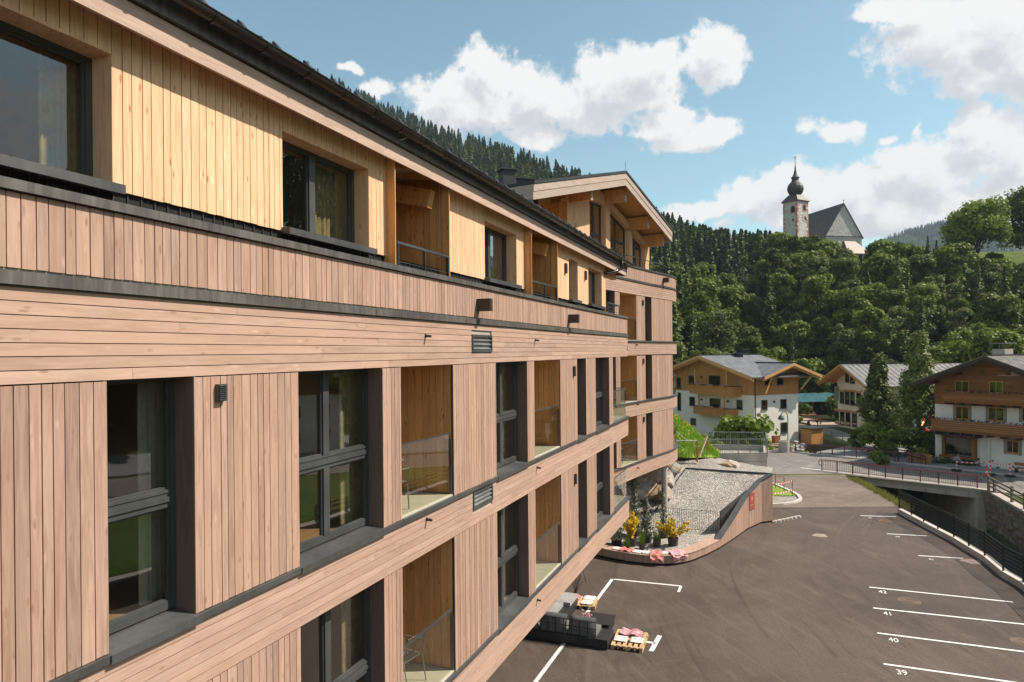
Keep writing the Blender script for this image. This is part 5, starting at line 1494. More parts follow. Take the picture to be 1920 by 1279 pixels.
def gable_roof(root, Fc, wc, half, z_ap, slope, back, front, th, mat, fascia, soffit, seams=0.0, name='roof', smat='roof_dark'):
    """ridge runs from front (toward the viewer) backwards; Fc is the gable face"""
    for sgn in (-1, 1):
        we = wc + sgn * half; ze = z_ap - slope * half
        q = MB(); q.hexa([Fc(wc, front, z_ap), Fc(wc, -back, z_ap), Fc(we, -back, ze), Fc(we, front, ze), Fc(wc, front, z_ap + th), Fc(wc, -back, z_ap + th), Fc(we, -back, ze + th), Fc(we, front, ze + th)])
        o = q.build(name, M[mat], root); fix_normals(o)
        q = MB(); q.hexa([Fc(wc, front - .35, z_ap - .06), Fc(wc, -back + .3, z_ap - .06), Fc(we, -back + .3, ze - .06), Fc(we, front - .35, ze - .06), Fc(wc, front - .35, z_ap - .005), Fc(wc, -back + .3, z_ap - .005), Fc(we, -back + .3, ze - .005), Fc(we, front - .35, ze - .005)])
        o = q.build('soffit', M[soffit], root); fix_normals(o)
        q = MB(); d = .26
        q.hexa([Fc(wc, front - .06, z_ap - d + .05), Fc(wc, front + .02, z_ap - d + .05), Fc(we, front + .02, ze - d + .05), Fc(we, front - .06, ze - d + .05), Fc(wc, front - .06, z_ap + th - .03), Fc(wc, front + .02, z_ap + th - .03), Fc(we, front + .02, ze + th - .03), Fc(we, front - .06, ze + th - .03)])
        o = q.build('verge_board', M[fascia], root); fix_normals(o)
        q = MB(); k_ = .30
        q.hexa([Fc(wc, front - .30, z_ap - d - .18), Fc(wc, front - .22, z_ap - d - .18), Fc(we, front - .22, ze - d - .18), Fc(we, front - .30, ze - d - .18), Fc(wc, front - .30, z_ap - .02), Fc(wc, front - .22, z_ap - .02), Fc(we, front - .22, ze - .02), Fc(we, front - .30, ze - .02)])
        o = q.build('inner_verge_board', M[fascia], root); fix_normals(o)
        q = MB(); q.tube([Fc(we, front, ze + th - .05), Fc(we, -back, ze + th - .05)], .08, 6); q.build('eaves_gutter', M['roof_dark'], root)
        if seams:
            q = MB(); y = front - .1
            while y > -back:
                q.bar(Fc(wc + sgn * .1, y, z_ap + th + .02 - slope * .1), Fc(we, y, ze + th + .02), .035, .05); y -= seams
            q.build('roof_seams', M[smat], root, kind='stuff')
    q = MB(); q.bar(Fc(wc, front, z_ap + th + .02), Fc(wc, -back, z_ap + th + .02), .35, .10); q.build('ridge_cap', M['roof_dark'], root)

# tile pattern of far roofs
def tile_roof(name, ca, cb, sc=1.0, ang=0.0):
    m, t, b = material(name); p = geo_pos(t)
    mp = t.new('ShaderNodeMapping'); t.put(mp.inputs[0], p); mp.inputs['Rotation'].default_value = (0, 0, ang)
    br_ = t.new('ShaderNodeTexBrick'); t.put(br_.inputs['Vector'], mp.outputs[0]); br_.inputs['Scale'].default_value = sc
    br_.inputs['Color1'].default_value = (*ca, 1); br_.inputs['Color2'].default_value = (*cb, 1); br_.inputs['Mortar'].default_value = (*[x * .3 for x in ca], 1)
    br_.inputs['Mortar Size'].default_value = .025; br_.inputs['Brick Width'].default_value = .5; br_.inputs['Row Height'].default_value = .42
    n = t.noise(p, 1.2, 5); c = t.mix(t.ramp(n, .3, .7, 0, .5), br_.outputs[0], tuple(x * 1.4 for x in cb))
    t.put(b.inputs['Base Color'], c); b.inputs['Roughness'].default_value = .55; return m
M['roof_tile'] = tile_roof('grey_slab_roof', (.10, .10, .11), (.145, .145, .155), .8, R(-25))
M['old_wood'] = wood('weathered_chalet_board', (.30, .135, .048), (.225, .095, .033), (.12, .05, .02), False, R(58), knots=False)
M['old_wood_v'] = wood('weathered_chalet_board_upright', (.27, .115, .04), (.20, .08, .028), (.12, .05, .02), True, knots=False)
M['dark_brown'] = plain('dark_stained_beam', (.055, .030, .020), .6)
M['warm_beam'] = plain('warm_larch_beam', (.50, .25, .09), .6, .15)
M['sage'] = plain('sage_painted_surround', (.26, .29, .23), .8)
M['shingle'] = tile_roof('dark_wood_shingle', (.060, .048, .042), (.095, .072, .06), 2.2, R(10))

# ---- white and timber house beyond the driveway
HA = empty('house', (27, 88, -1.42), 'white house with honey timber upper floor and grey roof behind the concrete box', 'house')
a_ = R(25); r_ = Vector((math.cos(a_), math.sin(a_), 0)); l_ = Vector((-math.sin(a_), math.cos(a_), 0)); C0 = Vector((29.4, 83.0, 0))
FR = Face(C0, r_)                                  # right face, w along r
FL = Face(C0 + l_ * 16.8, -l_)                     # left face; w = 16.8 - l
ZD, ZE = 4.45, 6.75
def LP(r, l, z): p = C0 + r_ * r + l_ * l; return Vector((p.x, p.y, z))
q = MB(); q.prism([LP(0, 0, -2.4), LP(7.3, 0, -2.4), LP(7.3, 16.8, -2.4), LP(0, 16.8, -2.4)], (0, 0, ZD + 2.4)); q.build('wall', M['white_wall'], HA)
q = MB(); q.prism([LP(.05, .05, ZD), LP(7.25, .05, ZD), LP(7.25, 16.75, ZD), LP(.05, 16.75, ZD)], (0, 0, ZE - ZD + .2)); q.build('upper_wall', M['honey_v'], HA)
zl = lambda w: 9.1 - .27 * abs(w - 8.4)
zr = lambda w: 8.1 - .33 * abs(w - 5.05)
hboards(FL, 0, 16.8, .02, ZD - .06, zl, .22, 'honey_v', HA); hboards(FR, -.02, 7.32, .02, ZD - .06, zr, .22, 'honey_v', HA)
gable_roof(HA, FL, 8.4, 9.6, 9.12, .27, 9.3, 1.5, .16, 'roof_tile', 'honey_h', 'honey_h')
gable_roof(HA, FR, 5.05, 4.85, 8.15, .33, 5.5, 1.5, .16, 'roof_tile', 'honey_h', 'honey_h')
for (px, py, Y, w, h) in ((1384, 668, 92, .9, 1.6), (1392, 660, 96, 1.1, 1.7)):
    p = AT(px, py, Y); q = MB(); q.box(p - Vector((0, 0, h / 2)), (w, w, h + .8), a_); q.box(p + Vector((0, 0, .3)), (w + .3, w + .3, .1), a_); q.build('chimney', M['roof_dark'], HA)
q = MB(); q.bar(FR(.9, .9, 4.6), FR(2.1, .9, 6.8), .16); q.build('brace', M['honey_h'], HA)
q = MB(); q.bar(FR(7.1, .6, 4.9), FR(8.6, 1.2, 6.9), .18); q.build('brace', M['honey_h'], HA)
for w, zz in ((5.05, 7.75), (.6, 6.35), (8.6, 6.7)):
    q = MB(); q.bar(FR(w, -.5, zz), FR(w, 1.35, zz), .22, .28); q.build('purlin', M['honey_h'], HA)
for w in (3.0, 8.4, 13.6):
    q = MB(); zz = zl(w) - .25; q.bar(FL(w, -.5, zz), FL(w, 1.35, zz), .24, .3); q.build('purlin', M['honey_h'], HA)
q = MB(); q.tube([FR(.05, .18, 6.6), FR(.05, .12, 6.2), FR(.05, .12, -1.3)], .07, 8); q.build('downpipe', M['roof_dark'], HA)
for rc in ((1433.5, 707, 1445.5, 722), (1456, 706, 1467.5, 721), (1427.5, 750, 1438.5, 768), (1463, 748.5, 1474.5, 765.5), (1464, 792, 1475.5, 811.5)):
    hwindow(FR, rc, HA, off=.052 if rc[1] < 730 else 0)
for rc in ((1292, 704, 1302, 718), (1330, 704, 1351, 722), (1269.5, 708, 1277.5, 728), (1293, 744, 1303, 760), (1331, 747, 1351, 765), (1381.5, 750, 1392.5, 767.5), (1270.5, 736, 1277, 769), (1295, 784, 1305, 796)):
    hwindow(FL, rc, HA, off=.052 if rc[1] < 730 else 0)
for (x0, x1, y0, y1, dep) in ((1293, 1375, 722, 740, 1.3), (1300, 1370, 763, 779, 1.2)):
    w0, _ = FL.hit(x0, y0, dep); w1, _ = FL.hit(x1, y0, dep); xm = (x0 + x1) / 2
    _, z1 = FL.hit(xm, y0 + 1, dep); _, z0 = FL.hit(xm, y1 - 1, dep)
    b0 = empty('balcony', FL(w0, dep, z0)); b0.parent = HA; b0.location = (0, 0, 0); ORG[b0.name] = ORG[HA.name]
    q = MB(); hbox(q, FL, w0, w1, .03, dep, z0 - .1, z0); q.build('balcony_floor', M['honey_h'], b0)
    q = MB(); hbox(q, FL, w0 - .05, w1 + .05, dep - .02, dep + .14, z1, z1 + .07); hbox(q, FL, w1 - .08, w1 + .05, .03, dep - .02, z1, z1 + .07); q.build('hand_rail', M['dark_brown'], b0)
    hboards(FL, w0, w1, dep, z0 - .12, z1, .17, 'honey_v', b0, 'balcony_boards')
    hboards(Face(FL(w1, dep, 0)[:2], -FL.n), 0, dep, .0, z0 - .12, z1, .17, 'honey_v', b0, 'balcony_boards')
    hboards(Face(FL(w0, 0, 0)[:2], FL.n), 0, dep, .0, z0 - .12, z1, .17, 'honey_v', b0, 'balcony_boards')
    for f_ in (.18, .45, .72):
        q = MB(); w = w0 + (w1 - w0) * f_; hbox(q, FL, w, w + .85, dep + .04, dep + .2, z1 - .12, z1 + .04); q.build('flower_box', M['warm_beam'], b0)
        q = MB(); rg = random.Random(int(w * 10))
        for k in range(14): q.box(FL(w + rg.uniform(0, .85), dep + rg.uniform(0, .2), z1 + .08 + rg.uniform(0, .12)), (.09, .09, .06), rg.uniform(0, 3))
        q.build('flowers', plain('pale_pink_flowers', (.45, .32, .30), .8), b0, kind='stuff')
    for x in (x0 + 10, x1 - 13):
        w, _ = FL.hit(x, y0, dep - .2); q = MB(); hbox(q, FL, w - .09, w + .09, dep - .35, dep - .17, z0 if dep > 1.25 else z0, z1 + 2.0); q.build('balcony_post', M['honey_h'], b0)
for (x, y) in ((1316, 707.5), (1365, 709), (1316, 749), (1365.5, 752.5), (1451, 753)):
    Fc = FL if x < 1413 else FR; w, z = Fc.hit(x, y); q = MB(); hbox(q, Fc, w - .1, w + .1, .0, .16, z - .12, z + .12); q.build('wall_lamp', M['black'], HA)
q = MB(); q.box(FR(8.3, 1.2, -.9), (2.0, 1.6, 1.9), a_); q.build('timber_shed_box', M['honey_v'], HA)
q = MB(); q.box(FR(8.3, 1.2, .12), (2.4, 2.0, .12), a_); q.build('shed_lid', M['roof_dark'], HA)

# ---- pale school-like building with seamed roof, behind the two conifers
HB = empty('building', (60, 95, -1.42), 'long cream building with seamed metal roof behind the two tall conifers', 'building')
M['cream'] = plain('cream_render', (.70, .62, .52), .85, .05, .6)
M['seam_roof'] = metal_sheet('brown_grey_seam_roof', (.25, .23, .21), .42, .15, .35)
FB = Face((48.1, 101.0), (0, -1)); FBS = Face((48.1, 90.0), (1, 0))
q = MB(); q.prism([(48.1, 90, -2.4), (86, 90, -2.4), (86, 101, -2.4), (48.1, 101, -2.4)], (0, 0, 7.9)); q.build('wall', M['cream'], HB)
q = MB(); q.prism([FB(0, -.3, 5.5), FB(11, -.3, 5.5), FB(5.5, -.3, 7.5)], (.3, 0, 0)); q.prism([FB(0, 0, 5.4), FB(11, 0, 5.4), FB(5.5, 0, 7.5)], (.28, 0, 0)); q.build('gable_wall', M['cream'], HB)
gable_roof(HB, FB, 5.5, 7.2, 7.72, .39, 38, 2.3, .14, 'seam_roof', 'warm_beam', 'warm_beam', seams=.75, smat='seam_roof')
for w in (-.4, 5.5, 11.4):
    zz = 7.45 - .39 * abs(w - 5.5); q = MB(); q.bar(FB(w, -1, zz), FB(w, 2.0, zz), .3, .45); q.build('purlin', M['warm_beam'], HB)
for rc in ((1575, 735, 1583, 756), (1584.5, 734, 1593, 758), (1594.5, 735, 1603, 760), (1606, 737, 1615, 762), (1566, 771, 1573, 794), (1575.5, 772, 1583.5, 796), (1586, 773, 1594.5, 798), (1598, 775, 1607, 800), (1585, 697, 1592.5, 717), (1594.5, 698, 1603, 719)):
    hwindow(FB, rc, HB, lintel=None if rc[1] < 720 else 'warm_beam')
w0, _ = FB.hit(1565, 740); w1, _ = FB.hit(1573, 740); q = MB(); hbox(q, FB, w0, w1, .0, .05, 2.3, 4.4); q.build('window_blind', M['galv'], HB)
for i in range(9):
    for zb in (-.3, 2.9):
        x = 51 + i * 3.6; fw = MB(); 
        for (a, b_, c_, d_) in ((x, x + 1.7, zb, zb + 1.9),):
            hbox(fw, FBS, a - 48.1, b_ - 48.1, .002, .04, c_, d_)
        o = fw.build('window', M['frame'], HB); q = MB(); q.poly([FBS(x + .1 - 48.1, .05, zb + .1), FBS(x + 1.6 - 48.1, .05, zb + .1), FBS(x + 1.6 - 48.1, .05, zb + 1.8), FBS(x + .1 - 48.1, .05, zb + 1.8)]); q.build('pane', M['dark_pane'], o)

# ---- brown chalet at the right picture edge
HC = empty('house', (46, 64, -1.35), 'white and dark timber chalet with two long balconies at the right picture edge', 'house')
FC = Face((42.2, 68.2), (.522, -.853)); CW = 10.9
bk = -FC.n * 12
q = MB(); q.prism([FC(0, 0, -2), FC(CW, 0, -2), FC(CW, -12, -2), FC(0, -12, -2)], (0, 0, 6.4)); q.build('wall', M['white_wall'], HC)
q = MB(); q.prism([FC(.05, -.05, 4.4), FC(CW - .05, -.05, 4.4), FC(CW - .05, -12, 4.4), FC(.05, -12, 4.4)], (0, 0, 2.4)); q.build('upper_wall', M['old_wood'], HC)
zc = lambda w: 9.0 - .41 * abs(w - 5.3)
n = 34
for i in range(n):         # level boards of the gable
    z = 4.40 + i * .135
    if z > 8.9: break
    e = max(0, (z + .13 - 6.85) / .41) if z + .13 > 6.85 else 0
    q = MB(); hbox(q, FC, max(0, e), min(CW, 10.6 - e + .3), .0, .03, z, z + .125)
    if 10.6 - e > e + .1: q.build('gable_board', M['old_wood'], HC)
gable_roof(HC, FC, 5.3, 6.7, 9.05, .41, 13, 1.9, .18, 'seam_roof', 'dark_brown', 'old_wood', seams=.6, smat='seam_roof')
for w in (.2, 2.4, 5.3, 8.2, 10.4):
    zz = zc(w) - .28; q = MB(); q.bar(FC(w, -.4, zz), FC(w, 1.5, zz), .28, .34); q.build('purlin', M['dark_brown'], HC)
ch = empty('chimney', FC(5.6, -4, 9)); ch.parent = HC; ch.location = (0, 0, 0); ORG[ch.name] = ORG[HC.name]
p = AT(1880, 662, 66); q = MB(); q.box(p - Vector((0, 0, .6)), (1.5, 1.1, 2.0), .5); q.build('stack', M['concrete'], ch)
q = MB(); q.box(p + Vector((0, 0, .95)), (2.0, 1.4, .07), .5); q.build('cap_plate', M['galv'], ch)
for dx in (-.5, .5): q = MB(); q.box(p + Vector((dx, dx * .5, .65)), (.06, .06, .6), .5); q.build('cap_stay', M['galv'], ch)
for dx in (-1.6, 1.4): q = MB(); q.box(p + Vector((dx, .3, -.75)), (1.2, 1.0, .3), .5); q.build('chimney_flashing', M['galv'], ch)
def cbalc(x0, y0, y1, dep, w1=CW + .8, cut=0):
    w0, z1 = FC.hit(x0, y0, dep); _, z0 = FC.hit(x0, y1, dep)
    b0 = empty('balcony', FC(w0, dep, z0)); b0.parent = HC; b0.location = (0, 0, 0); ORG[b0.name] = ORG[HC.name]
    q = MB(); hbox(q, FC, w0, w1, .03, dep, z0 - .12, z0 + .0); q.build('balcony_floor', M['old_wood_v'], b0)
    n = 5
    for i in range(n):
        za = z0 + .02 + (z1 - z0 - .05) * i / n
        q = MB(); hbox(q, FC, w0, w1, dep, dep + .04, za, za + (z1 - z0 - .05) / n - .02); q.build('balcony_board', M['old_wood'], b0)
    q = MB(); hbox(q, FC, w0 - .06, w1, dep - .06, dep + .12, z1 - .02, z1 + .05); q.build('hand_rail', M['old_wood_v'], b0)
    hboards(Face(FC(w0, dep, 0)[:2], FC.n), -dep, 0, -.03, z0, z1, .3, 'old_wood_v', b0, 'balcony_boards')
    w = w0 + .4
    while w < w1:
        q = MB(); q.bar(FC(w, -.2, z0 - .22), FC(w, dep + .1, z0 - .22), .2, .22); q.build('bracket', M['dark_brown'], b0); w += 1.15
    rg = random.Random(4); q = MB()
    for k in range(90):
        w = rg.uniform(w0 + .3, w1); q.box(FC(w, dep + rg.uniform(-.1, .15), z1 + .1 + rg.uniform(-.06, .1)), (.10, .10, .08), rg.uniform(0, 3))
    q.build('balcony_flowers', plain('dark_balcony_plants', (.07, .035, .045), .9, .4), b0, kind='stuff')
cbalc(1765, 735, 751.5, 1.1); cbalc(1746, 785.5, 805, 1.15)
for rc, mu in (((1791, 714, 1818, 735), 1), ((1855, 715, 1881, 737), 1), ((1791.5, 762, 1817, 786), 1), ((1853, 764, 1883, 789), 1), ((1916, 764, 1944, 790), 1), ((1887, 826, 1911, 850), 1)):
    hwindow(FC, rc, HC, frame='warm_beam', mull=mu, surround='sage' if rc[1] > 740 else None, off=.032 if rc[1] < 740 else 0)
for rc in ((1838, 693.5, 1848.5, 702), (1885, 693, 1896, 702)): hwindow(FC, rc, HC, frame='old_wood_v', fw=.06, off=.032)
for (x0, y0, x1, y1, cc) in ((1794, 716, 1803, 732, (.16, .30, .05)), (1869, 717, 1879, 733, (.20, .32, .12)), (1856, 769, 1867, 787, (.6, .6, .58)), (1869, 769, 1880, 787, (.6, .6, .58))):
    w0, z1 = FC.hit(x0, y0); w1, z0 = FC.hit(x1, y1); q = MB(); oo = .032 if y0 < 740 else 0; hbox(q, FC, w0, w1, oo + .0095, oo + .014, z0, z1); q.build('curtain', plain('window_curtain', cc, .9), HC)
# shop bay with its own little roof
w0, z1 = FC.hit(1776, 818); w1, z0 = FC.hit(1826, 856)
FB2 = FC
q = MB(); hbox(q, FC, w0 - .3, w0, .0, .45, z0 - .1, z1 + .1); hbox(q, FC, w1, w1 + .3, .0, .45, z0 - .1, z1 + .1); hbox(q, FC, w0, w1, .0, .44, z1 - .05, z1 + .15); hbox(q, FC, w0 - .5, w1 + .5, .0, .55, z0 - .3, z0 - .1)
sb = q.build('display_window', M['old_wood_v'], HC)
q = MB(); q.poly([FC(w0, .35, z0), FC(w1, .35, z0), FC(w1, .35, z1), FC(w0, .35, z1)]); q.build('pane', M['dark_pane'], sb)
q = MB(); hbox(q, FC, w0, w1, .01, .02, z0, z1); q.build('display_back', plain('shop_display', (.22, .17, .12), .8, .6, 2.5), sb)
q = MB(); q.hexa([FC(w0 - .9, .0, z1 + .2), FC(w0 - .9, 1.1, z1 + .2), FC(w1 + .9, 1.1, z1 + .2), FC(w1 + .9, .0, z1 + .2), FC(w0 - .2, .0, z1 + .75), FC(w0 - .2, .3, z1 + .72), FC(w1 + .2, .3, z1 + .72), FC(w1 + .2, .0, z1 + .75)]); q.build('bay_roof', M['shingle'], HC)
q = MB(); w2, _ = FC.hit(1855, 850); hbox(q, FC, w2, w2 + .12, .001, .35, -1.3, 2.0); q.build('wall_return', M['white_wall'], HC)
# outbuilding right of the chalet's left side seen between conifer and chalet
# ---- low barn with a teal roof
HD = empty('barn', (53, 119, -1.4), 'low dark barn with teal sheet roof at the edge of the wood', 'barn')
M['teal'] = metal_sheet('teal_roof_sheet', (.045, .13, .15), .4, .1, .2)
q = MB(); q.hexa([(45, 117.0, .75), (45, 122, 1.9), (57.5, 124, 2.0), (59.5, 119, .85), (45, 117.0, .83), (45, 122, 1.98), (57.5, 124, 2.08), (59.5, 119, .93)]); q.build('roof', M['teal'], HD)
q = MB(); q.prism([(45.5, 119.5, -2), (58.5, 121, -2), (58.5, 123.5, -2), (45.5, 122, -2)], (0, 0, 2.9)); q.build('wall', M['dark_brown'], HD)
for x in (46, 49, 52, 55, 58): q = MB(); q.bar((x, 117.4 + (x - 45) * .13, -1.5), (x, 117.4 + (x - 45) * .13, .78), .18); q.build('post', M['old_wood_v'], HD)
for x in (48.2, 51.5, 54.6): q = MB(); q.box((x, 119.4 + (x - 45) * .12, -.1), (.9, .12, .9), .12); q.build('hatch', M['old_wood_v'], HD)

# ---- invented house across the stream, added out of view for the windows to mirror
HE = empty('house', (64, 40, -1.4), 'invented white gabled house across the stream, added for the hotel windows to mirror', 'house')
FE_ = Face((58, 50), (0.2, -1)); 
q = MB(); q.prism([FE_(0, 0, -2), FE_(14, 0, -2), FE_(14, -11, -2), FE_(0, -11, -2)], (0, 0, 7.2)); q.build('wall', M['white_wall'], HE)
q = MB(); q.prism([FE_(0, 0, 5.2), FE_(14, 0, 5.2), FE_(7, 0, 8.2)], -FE_.n * .3); q.build('gable_wall', M['old_wood_v'], HE)
gable_roof(HE, FE_, 7, 8.6, 8.4, .42, 12, 1.6, .16, 'seam_roof', 'dark_brown', 'old_wood')
for w in (1.5, 5.0, 8.4, 11.6):
    for z in (-.2, 2.7):
        q = MB(); hbox(q, FE_, w, w + 1.2, .0, .05, z, z + 1.4); o = q.build('window', M['warm_beam'], HE)
        q = MB(); hbox(q, FE_, w + .12, w + 1.08, .051, .055, z + .12, z + 1.28); q.build('pane', M['room_dark'], o)

# ---- church on the hill
CH = empty('church', (90, 204, 35), 'white hill church with onion domed clock tower and steep dark roof', 'church')
m, t, b = material('old_lime_render'); p = geo_pos(t); n1_ = t.noise(p, .5, 6, .7); n2_ = t.noise(p, 2.2, 5, .7)
t.put(b.inputs['Base Color'], t.mix(t.ramp(n2_, .45, .75, 0, .5), t.mix(t.ramp(n1_, .3, .7), (.56, .53, .49), (.70, .68, .64)), (.38, .32, .27))); b.inputs['Roughness'].default_value = .95; bump(t, b, n2_, 1.0, .35)
M['lime'] = m
M['quoin'] = plain('pink_sandstone_quoin', (.48, .26, .19), .9, .25, 1.5)
M['onion'] = tile_roof('dark_shingled_onion', (.050, .042, .038), (.075, .06, .052), 2.6)
kx = ray(1495, 400)[0]; TC = Vector((kx * 198, 198, 0)); ang = R(30)
tr_ = Vector((math.cos(ang), math.sin(ang), 0)); tl_ = Vector((-math.sin(ang), math.cos(ang), 0)); S = 4.9
FT = Face(TC, tr_); FTL = Face(TC + tl_ * S, -tl_)
ZTW = 53.4
q = MB(); q.prism([TC + Vector((0, 0, 28)), TC + tr_ * S + Vector((0, 0, 28)), TC + (tr_ + tl_) * S + Vector((0, 0, 28)), TC + tl_ * S + Vector((0, 0, 28))], (0, 0, ZTW - 28)); q.build('tower_wall', M['lime'], CH)
cc_ = TC + (tr_ + tl_) * S / 2
q = MB()
e = S / 2 + .45
base = [cc_ + tr_ * i * e + tl_ * j * e for i, j in ((-1, -1), (1, -1), (1, 1), (-1, 1))]; top_ = [cc_ + tr_ * i * 1.35 + tl_ * j * 1.35 for i, j in ((-1, -1), (1, -1), (1, 1), (-1, 1))]
q.hexa([Vector((p.x, p.y, ZTW)) for p in base] + [Vector((p.x, p.y, 55.5)) for p in top_]); q.build('tower_roof', M['onion'], CH)
q = MB(); q.prism([Vector((p.x, p.y, ZTW - .25)) for p in [cc_ + (p - cc_) * .93 for p in base]], (0, 0, .24)); q.build('cornice', M['quoin'], CH)
prof = [(1.5, 55.3), (1.75, 55.7), (2.15, 56.4), (2.32, 57.2), (2.22, 57.9), (1.85, 58.7), (1.35, 59.2), (1.05, 59.6), (.98, 60.3), (1.25, 60.5), (1.2, 60.62), (.75, 61.1), (.45, 61.9), (.25, 63.0), (.12, 64.2), (.05, 64.8)]
q = MB(); q.lathe((cc_.x, cc_.y, 0), prof, 12); q.build('onion_dome', M['onion'], CH)
q = MB(); q.lathe((cc_.x, cc_.y, 64.85), [(.02, -.2), (.2, 0), (.02, .2)], 8); q.bar((cc_.x, cc_.y, 64.8), (cc_.x, cc_.y, 66.6), .08); q.bar((cc_.x - .4, cc_.y, 66.1), (cc_.x + .4, cc_.y, 66.1), .07); q.bar((cc_.x - .3, cc_.y, 66.6), (cc_.x + .35, cc_.y, 66.75), .12, .2); q.build('weather_vane', M['black'], CH)
for Fc in (FT, FTL):
    for k in range(22):
        z = 40 + k * .62
        for s_, e_ in ((0, 1), (S, -1)):
            L = .75 if k % 2 else .45
            q = MB(); a, b_ = sorted((s_, s_ + e_ * L)); hbox(q, Fc, a, b_, .0, .035, z, z + .56)
            if (k * 7 + int(s_)) % 5: q.build('quoin_stone', M['quoin'], CH)
def arch(Fc, px, py, w, h, name, mat, off, root=CH):
    wc, zc_ = Fc.hit(px, py); pts = [Fc(wc - w / 2, off, zc_ - h / 2), Fc(wc + w / 2, off, zc_ - h / 2)]
    for i in range(9):
        a = math.pi * i / 8; pts.append(Fc(wc + w / 2 * math.cos(a), off, zc_ + h / 2 - w / 2 + w / 2 * math.sin(a)))
    q = MB(); q.prism(pts, -Fc.n * .03); return q.build(name, M[mat], root)
for Fc, x, y, w in ((FT, 1508, 389, 1.25), (FTL, 1487, 392.5, 1.35)):
    arch(Fc, x, y, w + .5, 2.3, 'window_surround', 'quoin', .06); arch(Fc, x, y, w - .15, 1.75, 'belfry_opening', 'room_dark', .10)
q = MB(); w, z = FTL.hit(1487, 412.5); hbox(q, FTL, w - .25, w + .25, .0, .04, z - .4, z + .4); q.build('slit_window', M['room_dark'], CH)
cw, cz = FT.hit(1509.5, 408)
def ring(Fc, wc, zc_, r, off, mat, name, th=.03, n=28):
    q = MB(); q.prism([Fc(wc + r * math.cos(2 * math.pi * i / n), off, zc_ + r * math.sin(2 * math.pi * i / n)) for i in range(n)], -Fc.n * th); return q.build(name, M[mat], CH)
M['clock_pale'] = plain('pale_clock_dial', (.58, .55, .52), .8); M['clock_red'] = plain('clock_red', (.34, .13, .08), .7)
ring(FT, cw, cz, 1.35, .05, 'clock_pale', 'clock_face')
for i in range(12):
    a = i * math.pi / 6; q = MB(); q.bar(FT(cw + 1.0 * math.sin(a), .07, cz + 1.0 * math.cos(a)), FT(cw + 1.28 * math.sin(a), .07, cz + 1.28 * math.cos(a)), .09, .03); q.build('hour_mark', M['roof_dark'], CH)
ring(FT, cw, cz, .62, .08, 'clock_red', 'dial_centre')
for a, L in ((2.4, 1.1), (3.0, .8)): q = MB(); q.bar(FT(cw, .10, cz), FT(cw + L * math.sin(a), .10, cz + L * math.cos(a)), .10, .03); q.build('clock_hand', M['black'], CH)
# nave
FN = Face((90.6, 196.6), (.98, .20)); NW = 11.9; ZNE, ZNR = 42.6, 52.0
q = MB(); q.prism([FN(0, 0, 30), FN(NW, 0, 30), FN(NW, -16, 30), FN(0, -16, 30)], (0, 0, ZNE - 30)); q.build('nave_wall', M['lime'], CH)
q = MB(); q.prism([FN(0, -.02, ZNE), FN(NW, -.02, ZNE), FN(NW / 2, -.02, ZNR)], -FN.n * .5); q.build('gable_wall', M['lime'], CH)
q = MB(); hbox(q, FN, 0, NW, .0, .18, ZNE - .12, ZNE + .02); q.build('string_course', M['onion'], CH)
for sgn in (-1, 1):
    we = NW / 2 + sgn * (NW / 2 + .4); ze = ZNE - .6
    q = MB(); q.hexa([FN(NW / 2, .25, ZNR), FN(NW / 2, -17, ZNR), FN(we, -17, ze), FN(we, .25, ze), FN(NW / 2, .25, ZNR + .25), FN(NW / 2, -17, ZNR + .25), FN(we, -17, ze + .25), FN(we, .25, ze + .25)]); o = q.build('nave_roof', M['shingle'], CH); fix_normals(o)
q = MB(); q.bar(FN(NW / 2, 0, ZNR), FN(NW / 2, 0, ZNR + 1.3), .08); q.bar(FN(NW / 2 - .35, 0, ZNR + .9), FN(NW / 2 + .35, 0, ZNR + .9), .07); q.build('gable_cross', M['black'], CH)
q = MB(); w0 = 5.2; w1 = NW + .1
q.hexa([FN(w0 - .5, .0, 37.2), FN(w0 - .3, 3.2, 37.2), FN(w1 + .3, 3.2, 37.2), FN(w1 + .3, .0, 37.2), FN(w0 + .3, .0, 41.1), FN(w0 + .5, .5, 41.1), FN(w1 - 2.6, .5, 41.1), FN(w1 - 2.6, .0, 41.1)]); q.build('annex_roof', M['quoin_shingle'] if 'quoin_shingle' in M else M.setdefault('quoin_shingle', tile_roof('brown_annex_shingle', (.13, .075, .05), (.19, .11, .075), 2.0)), CH)
q = MB(); hbox(q, FN, w0 + .2, w1, .0, 2.6, 30, 37.2); q.build('annex_wall', M['lime'], CH)
q = MB(); hbox(q, FN, NW - 3.2, NW - 2.0, 2.6, 2.65, 34, 36.9); q.build('annex_door', M['room_dark'], CH)

# bench on the meadow
bn = empty('bench', AT(1880, 466, 205), 'dark wooden picnic bench on the meadow ridge at the right', 'bench')
